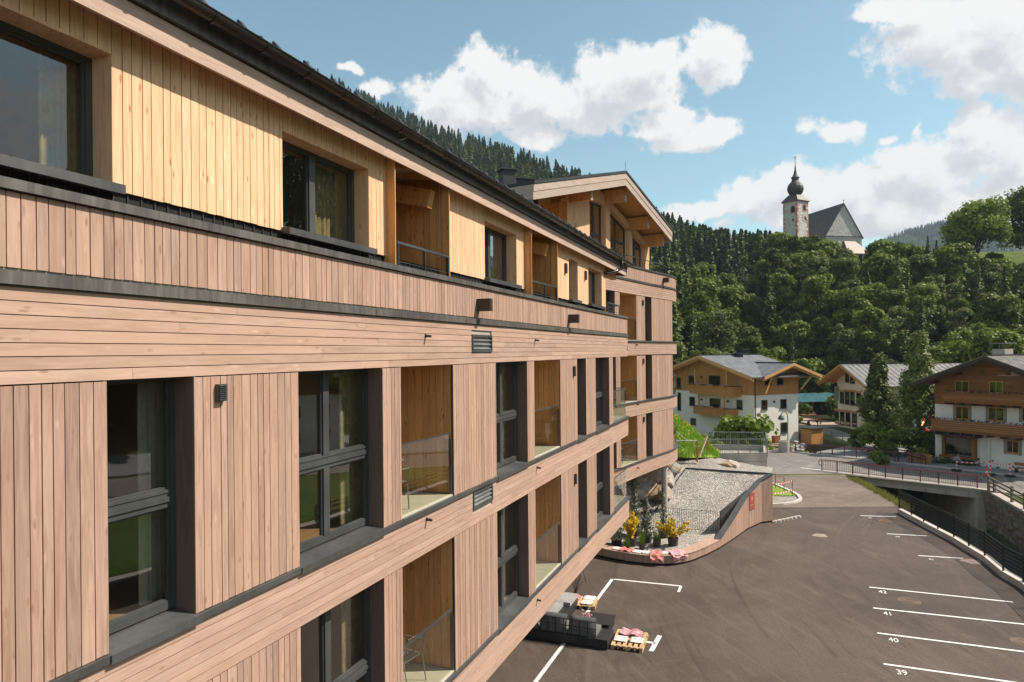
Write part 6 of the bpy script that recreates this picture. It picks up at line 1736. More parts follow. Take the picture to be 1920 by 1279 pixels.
# ================================================================== VEGETATION
def leaf_mat(name, c1, c2, tr=.32, rough=.6):
    m, t, b = material(name); g = t.new('ShaderNodeNewGeometry'); oi = t.new('ShaderNodeObjectInfo')
    n = t.noise(geo_pos(t), .35, 3, .6)
    c = t.mix(g.outputs['Random Per Island'], c1, c2)
    c = t.mix(t.ramp(n, .35, .65, 0, .45), c, tuple(x * .62 for x in c1))
    sc = t.new('ShaderNodeVectorMath', operation='SCALE'); t.put(sc.inputs[0], c); t.put(sc.inputs['Scale'], t.math('MULTIPLY_ADD', oi.outputs['Random'], .85, .65))
    c = sc.outputs[0]
    t.put(b.inputs['Base Color'], c); b.inputs['Roughness'].default_value = rough; b.inputs['Specular IOR Level'].default_value = .25
    if tr:
        tl = t.new('ShaderNodeBsdfTranslucent'); t.put(tl.inputs[0], t.mix(.5, c, (.16, .22, .02)))
        mx = t.new('ShaderNodeMixShader'); mx.inputs[0].default_value = tr
        out = m.node_tree.nodes['Material Output']; t.l.new(b.outputs[0], mx.inputs[1]); t.l.new(tl.outputs[0], mx.inputs[2]); t.l.new(mx.outputs[0], out.inputs[0])
    return m
M['leaf_mid'] = leaf_mat('maple_leaves', (.100, .150, .020), (.205, .245, .040))
M['leaf_dark'] = leaf_mat('ash_leaves_dark', (.065, .105, .019), (.135, .172, .032))
M['leaf_light'] = leaf_mat('young_leaves_light', (.100, .150, .020), (.170, .215, .034), .3)
M['leaf_grey'] = leaf_mat('alder_leaves_olive', (.105, .130, .040), (.175, .195, .068))
M['needle_dark'] = leaf_mat('spruce_needles', (.040, .066, .018), (.085, .118, .030), .08)
M['needle_mid'] = leaf_mat('larch_needles', (.065, .098, .018), (.115, .150, .032), .12)
M['needle_pine'] = leaf_mat('stone_pine_needles', (.125, .150, .038), (.225, .240, .070), .12)
M['bark'] = plain('bark', (.085, .065, .05), .95, .3, 2.0)
M['gold_leaf'] = leaf_mat('golden_conifer_leaves', (.80, .50, .03), (.95, .72, .06), .35)
M['blue_leaf'] = leaf_mat('grey_green_needles', (.17, .19, .13), (.30, .32, .24), .1)
M['reed'] = leaf_mat('bright_grass_blades', (.16, .30, .02), (.26, .42, .05), .3)

def quads(P_, Nn, S_, rng, asp=1.0):
    """one small quad per point, normal Nn, size S_"""
    n = len(P_); Nn = Nn / np.maximum(np.linalg.norm(Nn, axis=1, keepdims=True), 1e-6)
    A = rng.normal(size=(n, 3)); T = np.cross(Nn, A); T /= np.maximum(np.linalg.norm(T, axis=1, keepdims=True), 1e-6); B = np.cross(Nn, T)
    s = S_[:, None] * .5
    V = np.stack([P_ - T * s * asp - B * s * .6, P_ + T * s * asp * .6 - B * s, P_ + T * s * asp + B * s * .6, P_ - T * s * asp * .6 + B * s], 1).reshape(-1, 3)
    F = np.arange(n * 4).reshape(n, 4)
    return V, F
def crown_points(seed, h, r, base=.25, lobes=22, per=200, size=.42, flat=.75, shape='round'):
    rng = np.random.default_rng(seed); PP = []; NN = []; SS = []; cs = []
    for i in range(lobes):
        f = (i + .5) / lobes; z = h * (base + (1 - base) * (.10 + .82 * rng.random() ** .8)); zf = (z / h - base) / (1 - base)
        prof = math.sin(math.pi * min(max(zf * .86 + .12, 0), 1)) ** .6 if shape == 'round' else (min(1.0, (1 - zf) * 1.25 + .04) * (.62 + .38 * min(1, zf * 5 + .2)))
        rad = r * prof * (.25 + .6 * rng.random()); a = 2 * math.pi * (i * .618 + rng.random() * .25)
        c = np.array([rad * math.cos(a), rad * math.sin(a), z]); lr = r * (.26 + .2 * rng.random()) * (.55 + .45 * prof)
        cs.append(c)
        d = rng.normal(size=(per, 3)); d[:, 2] += .35; d /= np.linalg.norm(d, axis=1, keepdims=True)
        k = rng.random((per, 1)) ** .35
        cl = rng.normal(size=(per, 3)) * .10 * lr
        PP.append(c + d * lr * k * np.array([1, 1, flat]) + cl); NN.append(d + rng.normal(size=(per, 3)) * .55 + np.array([0, 0, .35])); SS.append(size * (.6 + .8 * rng.random(per)))
    return np.concatenate(PP), np.concatenate(NN), np.concatenate(SS), cs, rng
def make_tree_data(seed, h, r, leaf, **kw):
    P_, N_, S_, cs, rng = crown_points(seed, h, r, **kw)
    V, F = quads(P_, N_, S_, rng)
    crown = np_mesh('crown', V, F, M[leaf], data_only=True)
    q = MB(); tr = max(.12, h * .018)
    q.tube([(0, 0, -1.2), (0, 0, h * .1), (rng.normal() * .1, rng.normal() * .1, h * .45), (rng.normal() * .3, rng.normal() * .3, h * .8)], [tr * 1.4, tr, tr * .7, tr * .25], 7)
    for c in cs[::2]:
        z0 = max(h * .15, c[2] - np.hypot(c[0], c[1]) * .9 - h * .08); q.tube([(0, 0, z0), (c[0] * .5, c[1] * .5, (z0 + c[2]) / 2 + .1), tuple(c)], [tr * .45, tr * .3, tr * .1], 5)
    tk = bpy.data.meshes.new('trunk'); tk.from_pydata(q.v, [], q.f); tk.materials.append(M['bark']); tk.update()
    return crown, tk
def make_conifer_data(seed, h, r, leaf, whorl=.5, br=8, per=5, size=.55, droop=.3, base=.05, power=.85):
    rng = np.random.default_rng(seed); PP = []; NN = []; SS = []
    z = h * base
    while z < h * .985:
        f = 1 - (z - h * base) / (h * (1 - base)); L = r * f ** power * (.8 + .35 * rng.random()) + .08
        nb = max(4, int(br * (.5 + .5 * f)))
        a0 = rng.random() * 6.28
        for i in range(nb):
            a = a0 + 2 * math.pi * i / nb + rng.normal() * .18; Lb = L * (.72 + .4 * rng.random()); n_ = max(2, int(per * (.35 + .65 * f)))
            t_ = (np.arange(n_) + .6) / n_
            x = Lb * t_; zz = z - droop * Lb * t_ ** 1.3 + .12 * Lb * t_ ** 3
            lat = rng.normal(size=n_) * .10 * L
            PP.append(np.stack([x * math.cos(a) - lat * math.sin(a), x * math.sin(a) + lat * math.cos(a), zz + rng.normal(size=n_) * .05], 1))
            NN.append(np.stack([math.cos(a) * .45 + rng.normal(size=n_) * .35, math.sin(a) * .45 + rng.normal(size=n_) * .35, .8 + rng.normal(size=n_) * .3], 1))
            SS.append(size * (.6 + .55 * (1 - t_)) * (.45 + .65 * f) * (.8 + .4 * rng.random(n_)))
        z += whorl * (.45 + .55 * f) * (.85 + .3 * rng.random())
    PP.append(np.array([[0, 0, h]])); NN.append(np.array([[1.0, .3, .1]])); SS.append(np.array([size * .35]))
    V, F = quads(np.concatenate(PP), np.concatenate(NN), np.concatenate(SS), rng, 1.25)
    crown = np_mesh('crown', V, F, M[leaf], data_only=True)
    q = MB(); q.tube([(0, 0, -1), (0, 0, h * .5), (0, 0, h * .97)], [h * .016 + .05, h * .011, .02], 6)
    tk = bpy.data.meshes.new('trunk'); tk.from_pydata(q.v, [], q.f); tk.materials.append(M['bark']); tk.update()
    return crown, tk
def plant_tree(data, loc, s, rot, name, label, group=None, sz=None, parts=True, cat='tree'):
    root = bpy.data.objects.new(name, data[0] if not parts else None); COL.objects.link(root)
    root.location = loc; root.rotation_euler = (0, 0, rot); root.scale = (s, s, s * (sz or 1)); tag(root, label, cat, group); ORG[root.name] = Vector(loc)
    if parts:
        for nme, d in (('crown', data[0]), ('trunk', data[1])):
            o = bpy.data.objects.new(nme, d); COL.objects.link(o); o.parent = root
    return root
rt = random.Random(21)
DEC = {'mid': [make_tree_data(100 + i, 12, 4.6, 'leaf_mid', lobes=24, per=190, size=.46) for i in range(3)],
       'dark': [make_tree_data(110 + i, 12.5, 4.4, 'leaf_dark', lobes=24, per=190, size=.44) for i in range(2)],
       'light': [make_tree_data(120 + i, 10, 3.6, 'leaf_light', lobes=20, per=180, size=.40) for i in range(2)],
       'olive': [make_tree_data(130 + i, 12, 3.2, 'leaf_grey', lobes=22, per=170, size=.36, base=.12) for i in range(2)]}
SPR = [make_conifer_data(200 + i, 15, 3.0, 'needle_dark', br=9, per=6, size=.75) for i in range(3)]
LAR = [make_conifer_data(210 + i, 14, 2.6, 'needle_mid', br=8, per=5, size=.7) for i in range(2)]
FARS = [make_conifer_data(220 + i, 16, 3.5, 'needle_dark' if i < 3 else 'needle_mid', whorl=.8, br=8, per=4, size=1.75, droop=.35, power=.75) for i in range(5)]
LBL = {'mid': 'rounded mid green broadleaf tree in the wood below the church', 'dark': 'dark green broadleaf tree in the wood below the church', 'light': 'fresh light green tree in the wood below the church', 'olive': 'slender olive grey tree in the wood below the church'}

LB2 = {'mid': 'rounded mid green broadleaf tree', 'dark': 'dark green broadleaf tree', 'light': 'fresh light green broadleaf tree', 'olive': 'slender olive grey tree', 'spruce': 'dark narrow spruce', 'larch': 'light green larch'}
def tz(x, y): return float(terrain_z(np.array(float(x)), np.array(float(y))))
# hillside wood under the church: rows from the foot up to the church terrace
placed = []
def try_place(x, y, dmin):
    for (a, b_, d) in placed:
        if (a - x) ** 2 + (b_ - y) ** 2 < ((d + dmin) * .5) ** 2: return False
    placed.append((x, y, dmin)); return True
def where(px, Y):
    h = 'beside the rounded hotel corner' if px < 1345 else 'above the white house' if px < 1450 else 'straight below the church' if px < 1560 else 'above the cream building' if px < 1680 else 'behind the tall stone pine' if px < 1790 else 'above the chalet roof'
    return h, 'foot' if Y < 125 else 'lower slope' if Y < 145 else 'upper slope' if Y < 168 else 'top'
cnt = 0; att = 0
while cnt < 175 and att < 9000:
    att += 1
    Y = rt.uniform(104, 190); k_ = rt.uniform(.20, .86); X = k_ * Y
    if X < 25 or (Y < 128 and 43 < X < 62 and Y < 126): continue
    if Y < 112 and X > 45: 
        if Y < 105: continue
    z = tz(X, Y)
    if X > 124 and Y > 178: continue
    kind = rt.choices(['mid', 'dark', 'light', 'olive', 'spruce', 'larch'], [30, 17, 17, 15, 13, 8])[0]
    sc_t = rt.uniform(.75, 1.18)
    # keep the treetops under the outline seen against the church and sky
    px_ = 960 + k_ * 1280; top_y = float(np.interp(px_, [1200, 1270, 1330, 1400, 1450, 1510, 1550, 1590, 1610, 1650, 1700, 1760, 1850, 1920, 2050], [505, 478, 452, 440, 438, 446, 450, 478, 492, 452, 455, 456, 478, 505, 505]))
    zmax = CAMZ + (660 - top_y) / 1280 * Y
    h0 = {'mid': 12, 'dark': 12.5, 'light': 10, 'olive': 12, 'spruce': 15, 'larch': 14}[kind]
    if z + h0 * sc_t > zmax:
        sc_t = (zmax - z) / h0
        if sc_t < .5: continue
    if not try_place(X, Y, 5.4 * sc_t + .8): continue
    if kind == 'spruce': d = rt.choice(SPR); lb = 'dark narrow spruce among the broadleaf trees below the church'
    elif kind == 'larch': d = rt.choice(LAR); lb = 'light green larch among the broadleaf trees below the church'
    else: d = rt.choice(DEC[kind]); lb = LBL[kind]
    plant_tree(d, (X, Y, z - .3), sc_t * rt.uniform(.97, 1.03), rt.uniform(0, 6.28), 'spruce_tree' if kind == 'spruce' else 'larch_tree' if kind == 'larch' else 'broadleaf_tree', LB2[kind] + ' at the hillside ' + where(px_, Y)[1] + ', ' + where(px_, Y)[0], 'trees of the wood below the church: ' + kind, sz=rt.uniform(.95, 1.08))
    cnt += 1
for (px, top, Y, kd, lb) in ((1462, 438, 186, 'mid', 'rounded tree on the skyline just left of the church tower'), (1490, 444, 184, 'dark', 'dark tree covering the foot of the church tower'), (1518, 440, 187, 'light', 'light tree right below the church tower'), (1548, 452, 183, 'mid', 'tree in front of the church nave, left side'), (1578, 468, 182, 'mid', 'tree below the white church gable'), (1432, 436, 188, 'olive', 'olive tree on the skyline, farther left of the church tower'), (1655, 452, 180, 'mid', 'tree top standing against the blue mountain right of the church'), (1690, 455, 178, 'dark', 'dark tree on the skyline between church and large maple')):
    q = AT(px, top, Y); z0 = tz(q.x, Y); h0 = {'mid': 12, 'dark': 12.5, 'light': 10, 'olive': 12}[kd]
    s_ = 11.5 / h0; plant_tree(rt.choice(DEC[kd]), (q.x, Y, q.z - 11.3), s_, px, 'broadleaf_tree', lb)
# broadleaf trees at the left foot of the wood, next to the hotel
BIG = make_tree_data(140, 17, 8.2, 'leaf_mid', lobes=44, per=260, size=.50, base=.2)
BIG2 = make_tree_data(141, 16, 7.6, 'leaf_dark', lobes=40, per=250, size=.48, base=.15)
p = AT(1832, 478, 172); plant_tree(BIG, (p.x, p.y, p.z - 3.0), 1.0, 1.2, 'maple_tree', 'large double crowned maple on the meadow edge at the right skyline')
p = AT(1945, 470, 172); plant_tree(BIG2, (p.x, p.y, p.z - 2), 1.15, .2, 'maple_tree', 'large dark tree cut by the right picture edge on the skyline')
p = AT(1740, 478, 165); plant_tree(SPR[0], (p.x, p.y, p.z - 4.0), .58, .2, 'spruce_tree', 'small pointed spruce alone on the skyline left of the large maple')
# two tall stone pines beside the chalet
PIN = [make_tree_data(300, 11.0, 2.5, 'needle_pine', lobes=80, per=170, size=.22, base=.04, shape='column', flat=1.3), make_tree_data(301, 13.9, 2.5, 'needle_pine', lobes=96, per=170, size=.22, base=.10, shape='column', flat=1.1)]
p = G(1633, 856, -1.4); plant_tree(PIN[0], (41.6, 77.5, -1.5), 1.0, 0, 'stone_pine', 'shorter broad stone pine left of the taller one beside the chalet')
plant_tree(PIN[1], (43.6, 73.2, -1.5), 1.0, 1, 'stone_pine', 'tall stone pine standing between the cream building and the chalet')
BU = [make_tree_data(310 + i, 3.4, 1.9, l, lobes=16, per=170, size=.20, base=.05) for i, l in enumerate(('leaf_light', 'leaf_mid', 'leaf_dark'))]
for (px, py, Y, s, d, lb) in ((1648, 872, 73.5, 1.15, 0, 'light green bush at the foot of the shorter stone pine'), (1680, 875, 71, .9, 2, 'dark bush between the two stone pines'), (1725, 868, 70.5, .8, 1, 'green bush right of the tall stone pine trunk'), (1742, 845, 72, .85, 1, 'bushy shrub against the chalet corner'), (1650, 900, 66.6, .5, 0, 'small shrub poking through the maroon bridge railing'), (1612, 868, 77, .75, 2, 'dark shrub left of the shorter stone pine'), (1728, 884, 68.2, .5, 1, 'low shrub at the end of the maroon railing')):
    p = AT(px, py, Y); plant_tree(BU[d], (p.x, p.y, -1.6 if Y < 73 else -1.7), s, Y, 'bush', lb, cat='bush')
p = AT(1382, 850, 55.5); plant_tree(BU[0], (p.x, p.y, p.z - 1.6), 1.55, .5, 'bush', 'large light green bush behind the galvanised railing', cat='bush')
p = AT(1362, 850, 57); plant_tree(BU[0], (p.x, p.y, p.z - 2.0), 1.3, 2.5, 'bush', 'yellow green bush left of the large one behind the galvanised railing', cat='bush')
# maple twig reaching in over the stream at the right edge
TW = make_tree_data(330, 3.2, 1.7, 'leaf_light', lobes=14, per=26, size=.22, base=.1)
plant_tree(TW, (21.9, 27.5, -3.2), 1.15, .5, 'sapling', 'young maple sapling leaning over the black fence at the right edge', cat='sapling')
plant_tree(BU[0], (22.6, 29.5, -4.2), .8, 1, 'bush', 'shrub growing on the stream bank behind the black fence', cat='bush')
plant_tree(BU[1], (21.4, 25.6, -3.6), .9, 1, 'bush', 'shrub low on the stream bank near the right corner', cat='bush')

# ------------------------------------------------------------------ conifer mountain side on the left and far slopes
def slope_mesh(ridge, toe, rows, mat, name, kind='structure', jit=0.0, seed=1):
    rg = np.random.default_rng(seed); R_ = np.array(ridge, float); T_ = np.array(toe, float); n = len(R_); V = []; F = []
    for j in range(rows + 1):
        f = j / rows; V.append(R_ * (1 - f) + T_ * f + (rg.normal(size=(n, 3)) * jit * (0 < f < 1)))
    V.append(R_ + np.array([0, 60, -30.0]))
    V = [V[-1]] + V[:-1]; m_ = len(V); V = np.concatenate(V)
    for j in range(m_ - 1):
        for i in range(n - 1): a = j * n + i; F.append((a, a + n, a + n + 1, a + 1))
    return np_mesh(name, V, np.array(F), mat, kind=kind, smooth=True)
def resample(pts, n):
    pts = np.array(pts, float); d = np.concatenate([[0], np.cumsum(np.linalg.norm(np.diff(pts, axis=0), axis=1))]); u = np.linspace(0, d[-1], n)
    return np.stack([np.interp(u, d, pts[:, k]) for k in range(3)], 1)
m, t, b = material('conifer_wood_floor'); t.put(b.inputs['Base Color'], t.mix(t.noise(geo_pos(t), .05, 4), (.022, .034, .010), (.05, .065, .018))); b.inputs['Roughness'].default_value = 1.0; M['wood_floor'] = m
rp = [(350, 75, 640), (560, 140, 620), (700, 212, 590), (780, 252, 560), (860, 281, 530), (940, 308, 500), (1000, 329, 470), (1100, 368, 430), (1240, 455, 360), (1300, 487, 330), (1380, 510, 300), (1450, 522, 290), (1530, 532, 280)]
ridge = [tuple(AT(*q)) for q in rp]
toe = [(-330, 250, 60), (-250, 230, 45), (-190, 215, 35), (-140, 205, 30), (-95, 200, 26), (-60, 198, 24), (-30, 196, 22), (5, 196, 20), (40, 198, 22), (62, 200, 24), (84, 215, 30), (100, 228, 34), (118, 236, 36)]
RG = resample(ridge, 60); TG = resample(toe, 60)
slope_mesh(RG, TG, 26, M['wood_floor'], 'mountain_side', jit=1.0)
def instancer(name, pts, datas, smin, smax, label_kind='stuff', seed=0):
    """one object: points carrying whole trees (an uncountable wood)"""
    me = bpy.data.meshes.new(name); me.from_pydata([tuple(p) for p in pts], [], []); o = bpy.data.objects.new(name, me); COL.objects.link(o); o['kind'] = 'stuff'; ORG[o.name] = Vector((0, 0, 0))
    ng = bpy.data.node_groups.new(name + '_nodes', 'GeometryNodeTree'); ng.interface.new_socket('Geometry', in_out='INPUT', socket_type='NodeSocketGeometry'); ng.interface.new_socket('Geometry', in_out='OUTPUT', socket_type='NodeSocketGeometry')
    gi_ = ng.nodes.new('NodeGroupInput'); go_ = ng.nodes.new('NodeGroupOutput'); jn = ng.nodes.new('GeometryNodeJoinGeometry')
    idx = ng.nodes.new('GeometryNodeInputIndex'); n = len(datas)
    for i, src in enumerate(datas):
        oi = ng.nodes.new('GeometryNodeObjectInfo'); oi.inputs['Object'].default_value = src; oi.transform_space = 'ORIGINAL'
        sel = ng.nodes.new('FunctionNodeCompare'); sel.data_type = 'INT'; sel.operation = 'EQUAL'
        md = ng.nodes.new('ShaderNodeMath'); md.operation = 'MODULO'; md.inputs[1].default_value = n; ng.links.new(idx.outputs[0], md.inputs[0])
        ng.links.new(md.outputs[0], sel.inputs[2]); sel.inputs[3].default_value = i
        ip = ng.nodes.new('GeometryNodeInstanceOnPoints'); ng.links.new(gi_.outputs[0], ip.inputs['Points']); ng.links.new(sel.outputs[0], ip.inputs['Selection']); ng.links.new(oi.outputs['Geometry'], ip.inputs['Instance'])
        rv = ng.nodes.new('FunctionNodeRandomValue'); rv.data_type = 'FLOAT'; rv.inputs[2].default_value = smin; rv.inputs[3].default_value = smax; rv.inputs['Seed'].default_value = seed + i
        ng.links.new(rv.outputs[1], ip.inputs['Scale'])
        rr = ng.nodes.new('FunctionNodeRandomValue'); rr.data_type = 'FLOAT_VECTOR'; rr.inputs[0].default_value = (-.04, -.04, 0); rr.inputs[1].default_value = (.04, .04, 6.28); rr.inputs['Seed'].default_value = seed + 50 + i
        ng.links.new(rr.outputs[0], ip.inputs['Rotation']); ng.links.new(ip.outputs[0], jn.inputs[0])
    ng.links.new(jn.outputs[0], go_.inputs[0]); md_ = o.modifiers.new('wood', 'NODES'); md_.node_group = ng
    return o
# individual spruces along the visible ridge, the mass behind them as one wood
rs_ = random.Random(9); far_pts = []
src = []
nsp = 0
for i in range(2600):
    u = rs_.random(); f = rs_.random() ** 1.6 * .75
    k_ = u * 59; a = int(k_); w = k_ - a
    rp_ = RG[a] * (1 - w) + RG[min(a + 1, 59)] * w; tp_ = TG[a] * (1 - w) + TG[min(a + 1, 59)] * w
    q = rp_ * (1 - f) + tp_ * f
    px = 960 + 1280 * q[0] / q[1]; py = 660 - 1280 * (q[2] - CAMZ) / q[1]
    vis = (690 < px < 1120 and py < 175 + (px - 690) * .52 + 25) or (1225 < px < 1440 and py < 500)
    if vis and nsp < 210 and (f < .16):
        j = rs_.randrange(5)
        o = plant_tree(FARS[j], tuple(q - np.array([0, 0, .8])), rs_.uniform(.72, 1.2) * (.9 if j > 2 else 1), rs_.uniform(0, 6), 'spruce_tree', ('dark' if j < 3 else 'light green') + ' conifer in the wood on the ' + (('mountain ridge above the long gutter, upper left end' if px < 800 else 'mountain ridge above the gutter, middle part' if px < 920 else 'mountain ridge left of the penthouse gable') if px < 1150 else 'slope between hotel gable and church'), 'conifers, ' + ('dark' if j < 3 else 'light') + (', on the ridge' if px < 1150 else ', beside the gable'), parts=False)
        src.append((j, o)); nsp += 1
    else:
        far_pts.append(tuple(q - np.array([0, 0, .8])))
SRCS = []
for j in range(5):
    for (jj, o) in src:
        if jj == j: SRCS.append(o); break
o = instancer('conifer_wood', far_pts, SRCS, .75, 1.15)
# wooded slope behind the valley on the right, for the mirror in the windows
rb = random.Random(5); pts = []
for i in range(3600):
    X = rb.uniform(84, 380); Y = rb.uniform(-110, 210)
    if X > .92 * Y + 14: pts.append((X, Y, tz(X, Y) - .5))
instancer('conifer_wood', pts, SRCS, .8, 1.3, seed=7)
# hillside behind and beside the broadleaf wood: filler undergrowth
m_un = make_tree_data(350, 4.5, 3.4, 'leaf_dark', lobes=12, per=150, size=.42, base=.0)
un_o = plant_tree(m_un, (52, 108, tz(52, 108) - .4), 1.0, 0, 'bush', 'dark low bush at the foot of the wood by the teal barn', parts=False, cat='bush')
pts = []
while len(pts) < 420:
    Y = rb.uniform(103, 192); X = Y * rb.uniform(.18, .9)
    if X < 24 or (X > 122 and Y > 176) or (43 < X < 62 and Y < 126) or (Y < 106 and X > 44): continue
    pts.append((X, Y, tz(X, Y) - .6))
instancer('undergrowth', pts, [un_o], .6, 1.1, seed=3)
pts = []
while len(pts) < 140:
    Y = rb.uniform(128, 200); X = rb.uniform(-35, 42); pts.append((X, Y, tz(X, Y) - .6))
instancer('conifer_wood', pts, SRCS, .7, .95, seed=13)
# distant blue mountain
far_r = [(1500, 520, 1900), (1600, 488, 1850), (1650, 455, 1800), (1700, 436, 1750), (1760, 420, 1700), (1830, 418, 1700), (1900, 430, 1700), (1980, 445, 1700), (2100, 420, 1700), (2300, 380, 1650)]
rd = resample([tuple(AT(*q)) for q in far_r], 60); td = rd.copy(); td[:, 1] -= 900; td[:, 0] -= 250; td[:, 2] = -20
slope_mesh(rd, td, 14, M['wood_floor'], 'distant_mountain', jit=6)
pts = []
for i in range(9000):
    k_ = rs_.random() * 59; a = int(k_); w = k_ - a; f = rs_.random() ** 1.5 * .6
    q = (rd[a] * (1 - w) + rd[min(a + 1, 59)] * w) * (1 - f) + (td[a] * (1 - w) + td[min(a + 1, 59)] * w) * f; pts.append(tuple(q - np.array([0, 0, 2])))
instancer('distant_conifer_wood', pts, SRCS, .55, .95, seed=17)
# far left valley continuation mountains behind the viewer's left and north (mirrored and for other views)
# ------------------------------------------------------------------ grasses
def tufts(name, pts, h, mat, n=7, w=.02, seed=0, flowers=None, **kw):
    rg = np.random.default_rng(seed); V = []; F = []; k = 0
    for p in pts:
        for i in range(n):
            a = rg.random() * 6.28; hh = h * (.5 + .7 * rg.random()); le = rg.normal() * .35 * hh; o = rg.normal(size=2) * .07
            bx, by = p[0] + o[0], p[1] + o[1]; dx, dy = math.cos(a) * w, math.sin(a) * w
            V += [(bx - dx, by - dy, p[2] - .03), (bx + dx, by + dy, p[2] - .03), (bx + le * math.sin(a), by + le * math.cos(a), p[2] + hh)]; F.append((k, k + 1, k + 2)); k += 3
    return np_mesh(name, np.array(V), np.array(F), mat, **kw)
def bank_points(rows, n, seed):
    rg = np.random.default_rng(seed); out = []; R_ = np.array(rows, float)
    for i in range(n):
        u = rg.random() * (R_.shape[0] - 1); v = rg.random() * (R_.shape[1] - 1); a, b_ = int(u), int(v); fu, fv = u - a, v - b_
        p = R_[a, b_] * (1 - fu) * (1 - fv) + R_[a + 1, b_] * fu * (1 - fv) + R_[a, b_ + 1] * (1 - fu) * fv + R_[a + 1, b_ + 1] * fu * fv; out.append(p)
    return out
tufts('tall_grass', bank_points(bank_rows, 4200, 1), .42, M['reed'], 6, .018, 1, kind='stuff')
M['yellow_flower'] = plain('yellow_meadow_flowers', (.55, .42, .03), .8, .2)
fp_ = [p + np.array([0, 0, .35 + .15 * rs_.random()]) for p in bank_points(bank_rows, 1500, 2)]
V, F = quads(np.array(fp_), np.random.default_rng(0).normal(size=(len(fp_), 3)) + np.array([0, 0, 1]), np.full(len(fp_), .075), np.random.default_rng(3)); np_mesh('meadow_flowers', V, F, M['yellow_flower'], kind='stuff')
# grass along the stream bank and between fence and driveway
pts = []
rg = random.Random(8)
for i in range(2600):
    y = rg.uniform(18, 60); x = float(lin(y, XL)) + (.38 if y < 41.5 else .05) + rg.random() ** 1.5 * 2.0
    pts.append((x, y, float(terrain_z(np.array(x), np.array(y)))))
for i in range(420):
    y = rg.uniform(42, 58); pts.append((float(lin(y, XL)) + rg.uniform(-.1, .5), y, dz(y) - .05))
M['dry_grass'] = leaf_mat('dry_bank_grass', (.16, .17, .03), (.30, .26, .09), .2)
tufts('bank_grass', pts, .34, M['dry_grass'], 6, .02, 4, kind='stuff')

for i, (x, y, sc_t, kd, lb) in enumerate(((61, 18, .7, 'dark', 'nearest'), (74, 24, .8, 'mid', 'second'), (57, 6, .65, 'mid', 'southern'), (70, 62, 1.0, 'dark', 'northern'), (54, -8, 1.0, 'dark', 'rearmost'))):
    plant_tree(rt.choice(DEC[kd]), (x, y, -1.6), sc_t, i, 'broadleaf_tree', lb + ' ' + kd + ' green garden tree across the stream, mirrored in the windows')
# ================================================================== STREET FURNITURE AND SMALL THINGS
M['maroon'] = metal_sheet('maroon_painted_steel', (.20, .055, .065), .45, .1, .2)
M['grey_wood'] = wood('weathered_grey_rail', (.23, .18, .135), (.17, .13, .10), (.1, .07, .05), False, R(60), knots=False)
def bridge_rail(a, b_, z, label, nposts, h=.98, ends=True):
    root = empty('railing', Vector((a[0], a[1], z)), label, 'railing')
    A_, B_ = Vector((a[0], a[1], z)), Vector((b_[0], b_[1], z)); H_ = Vector((0, 0, h))
    q = MB(); q.tube([A_ + H_, B_ + H_], .045, 8); q.build('top_rail', M['maroon'], root)
    q = MB(); q.bar(A_ + Vector((0, 0, .13)), B_ + Vector((0, 0, .13)), .04, .03); q.build('bottom_rail', M['maroon'], root)
    q = MB(); q.bar(A_ + Vector((0, 0, h - .12)), B_ + Vector((0, 0, h - .12)), .04, .03); q.build('upper_rail', M['maroon'], root)
    for i in range(nposts + 1):
        p = A_.lerp(B_, i / nposts); q = MB(); q.bar(p - Vector((0, 0, .12)), p + H_, .07, .07); q.build('post', M['maroon'], root)
    n = int((B_ - A_).length / .155)
    for i in range(1, n):
        p = A_.lerp(B_, i / n); q = MB(); q.bar(p + Vector((0, 0, .13)), p + Vector((0, 0, h - .12)), .018, .018); q.build('bar', M['dark_maroon'] if 'dark_maroon' in M else M['maroon'], root)
    if ends:
        d = (A_ - B_).normalized()
        for P_, s in ((A_, d), (B_, -d)):
            q = MB(); q.tube([P_ + H_ + s * .0, P_ + H_ + s * .22 - Vector((0, 0, .05)), P_ + s * .30 + Vector((0, 0, h - .25)), P_ + s * .26 + Vector((0, 0, h - .45)), P_ + Vector((0, 0, h - .52))], .035, 7); q.build('end_loop', M['maroon'], root)
M['dark_maroon'] = metal_sheet('maroon_bars', (.11, .05, .055), .5, .1, .2)
bridge_rail((28.75, 63.55), (37.35, 54.95), -1.32, 'maroon bar railing on the near edge of the bridge', 9)
bridge_rail((32.15, 74.0), (39.5, 65.9), -1.27, 'maroon bar railing on the far edge of the bridge', 9)
# short run of rail at the far left over the stream bank
a, b_ = (30.6, 76.6), (32.0, 74.6); bridge_rail(a, b_, -1.3, 'short bar railing at the stone heap, left end of the far bridge railing', 2, ends=False)
# arched footbridge rail beside the chalet garden
ar = empty('railing', (37, 68.6, -1.3), 'arched wooden garden bridge rail behind the maroon railing', 'railing')
for hz in (.45, .8):
    q = MB(); pts = [Vector((36.0 + i * .42, 69.6 - i * .42, -1.3 + hz + .45 * math.sin(math.pi * i / 9))) for i in range(10)]; q.tube(pts, .05, 6); q.build('arched_rail', M['dark_brown'], ar)
for i in (1, 3, 5, 7, 9):
    q = MB(); p = Vector((36.0 + i * .42, 69.6 - i * .42, -1.5)); q.bar(p, p + Vector((0, 0, 1.0 + .45 * math.sin(math.pi * i / 9))), .08); q.build('post', M['dark_brown'], ar)
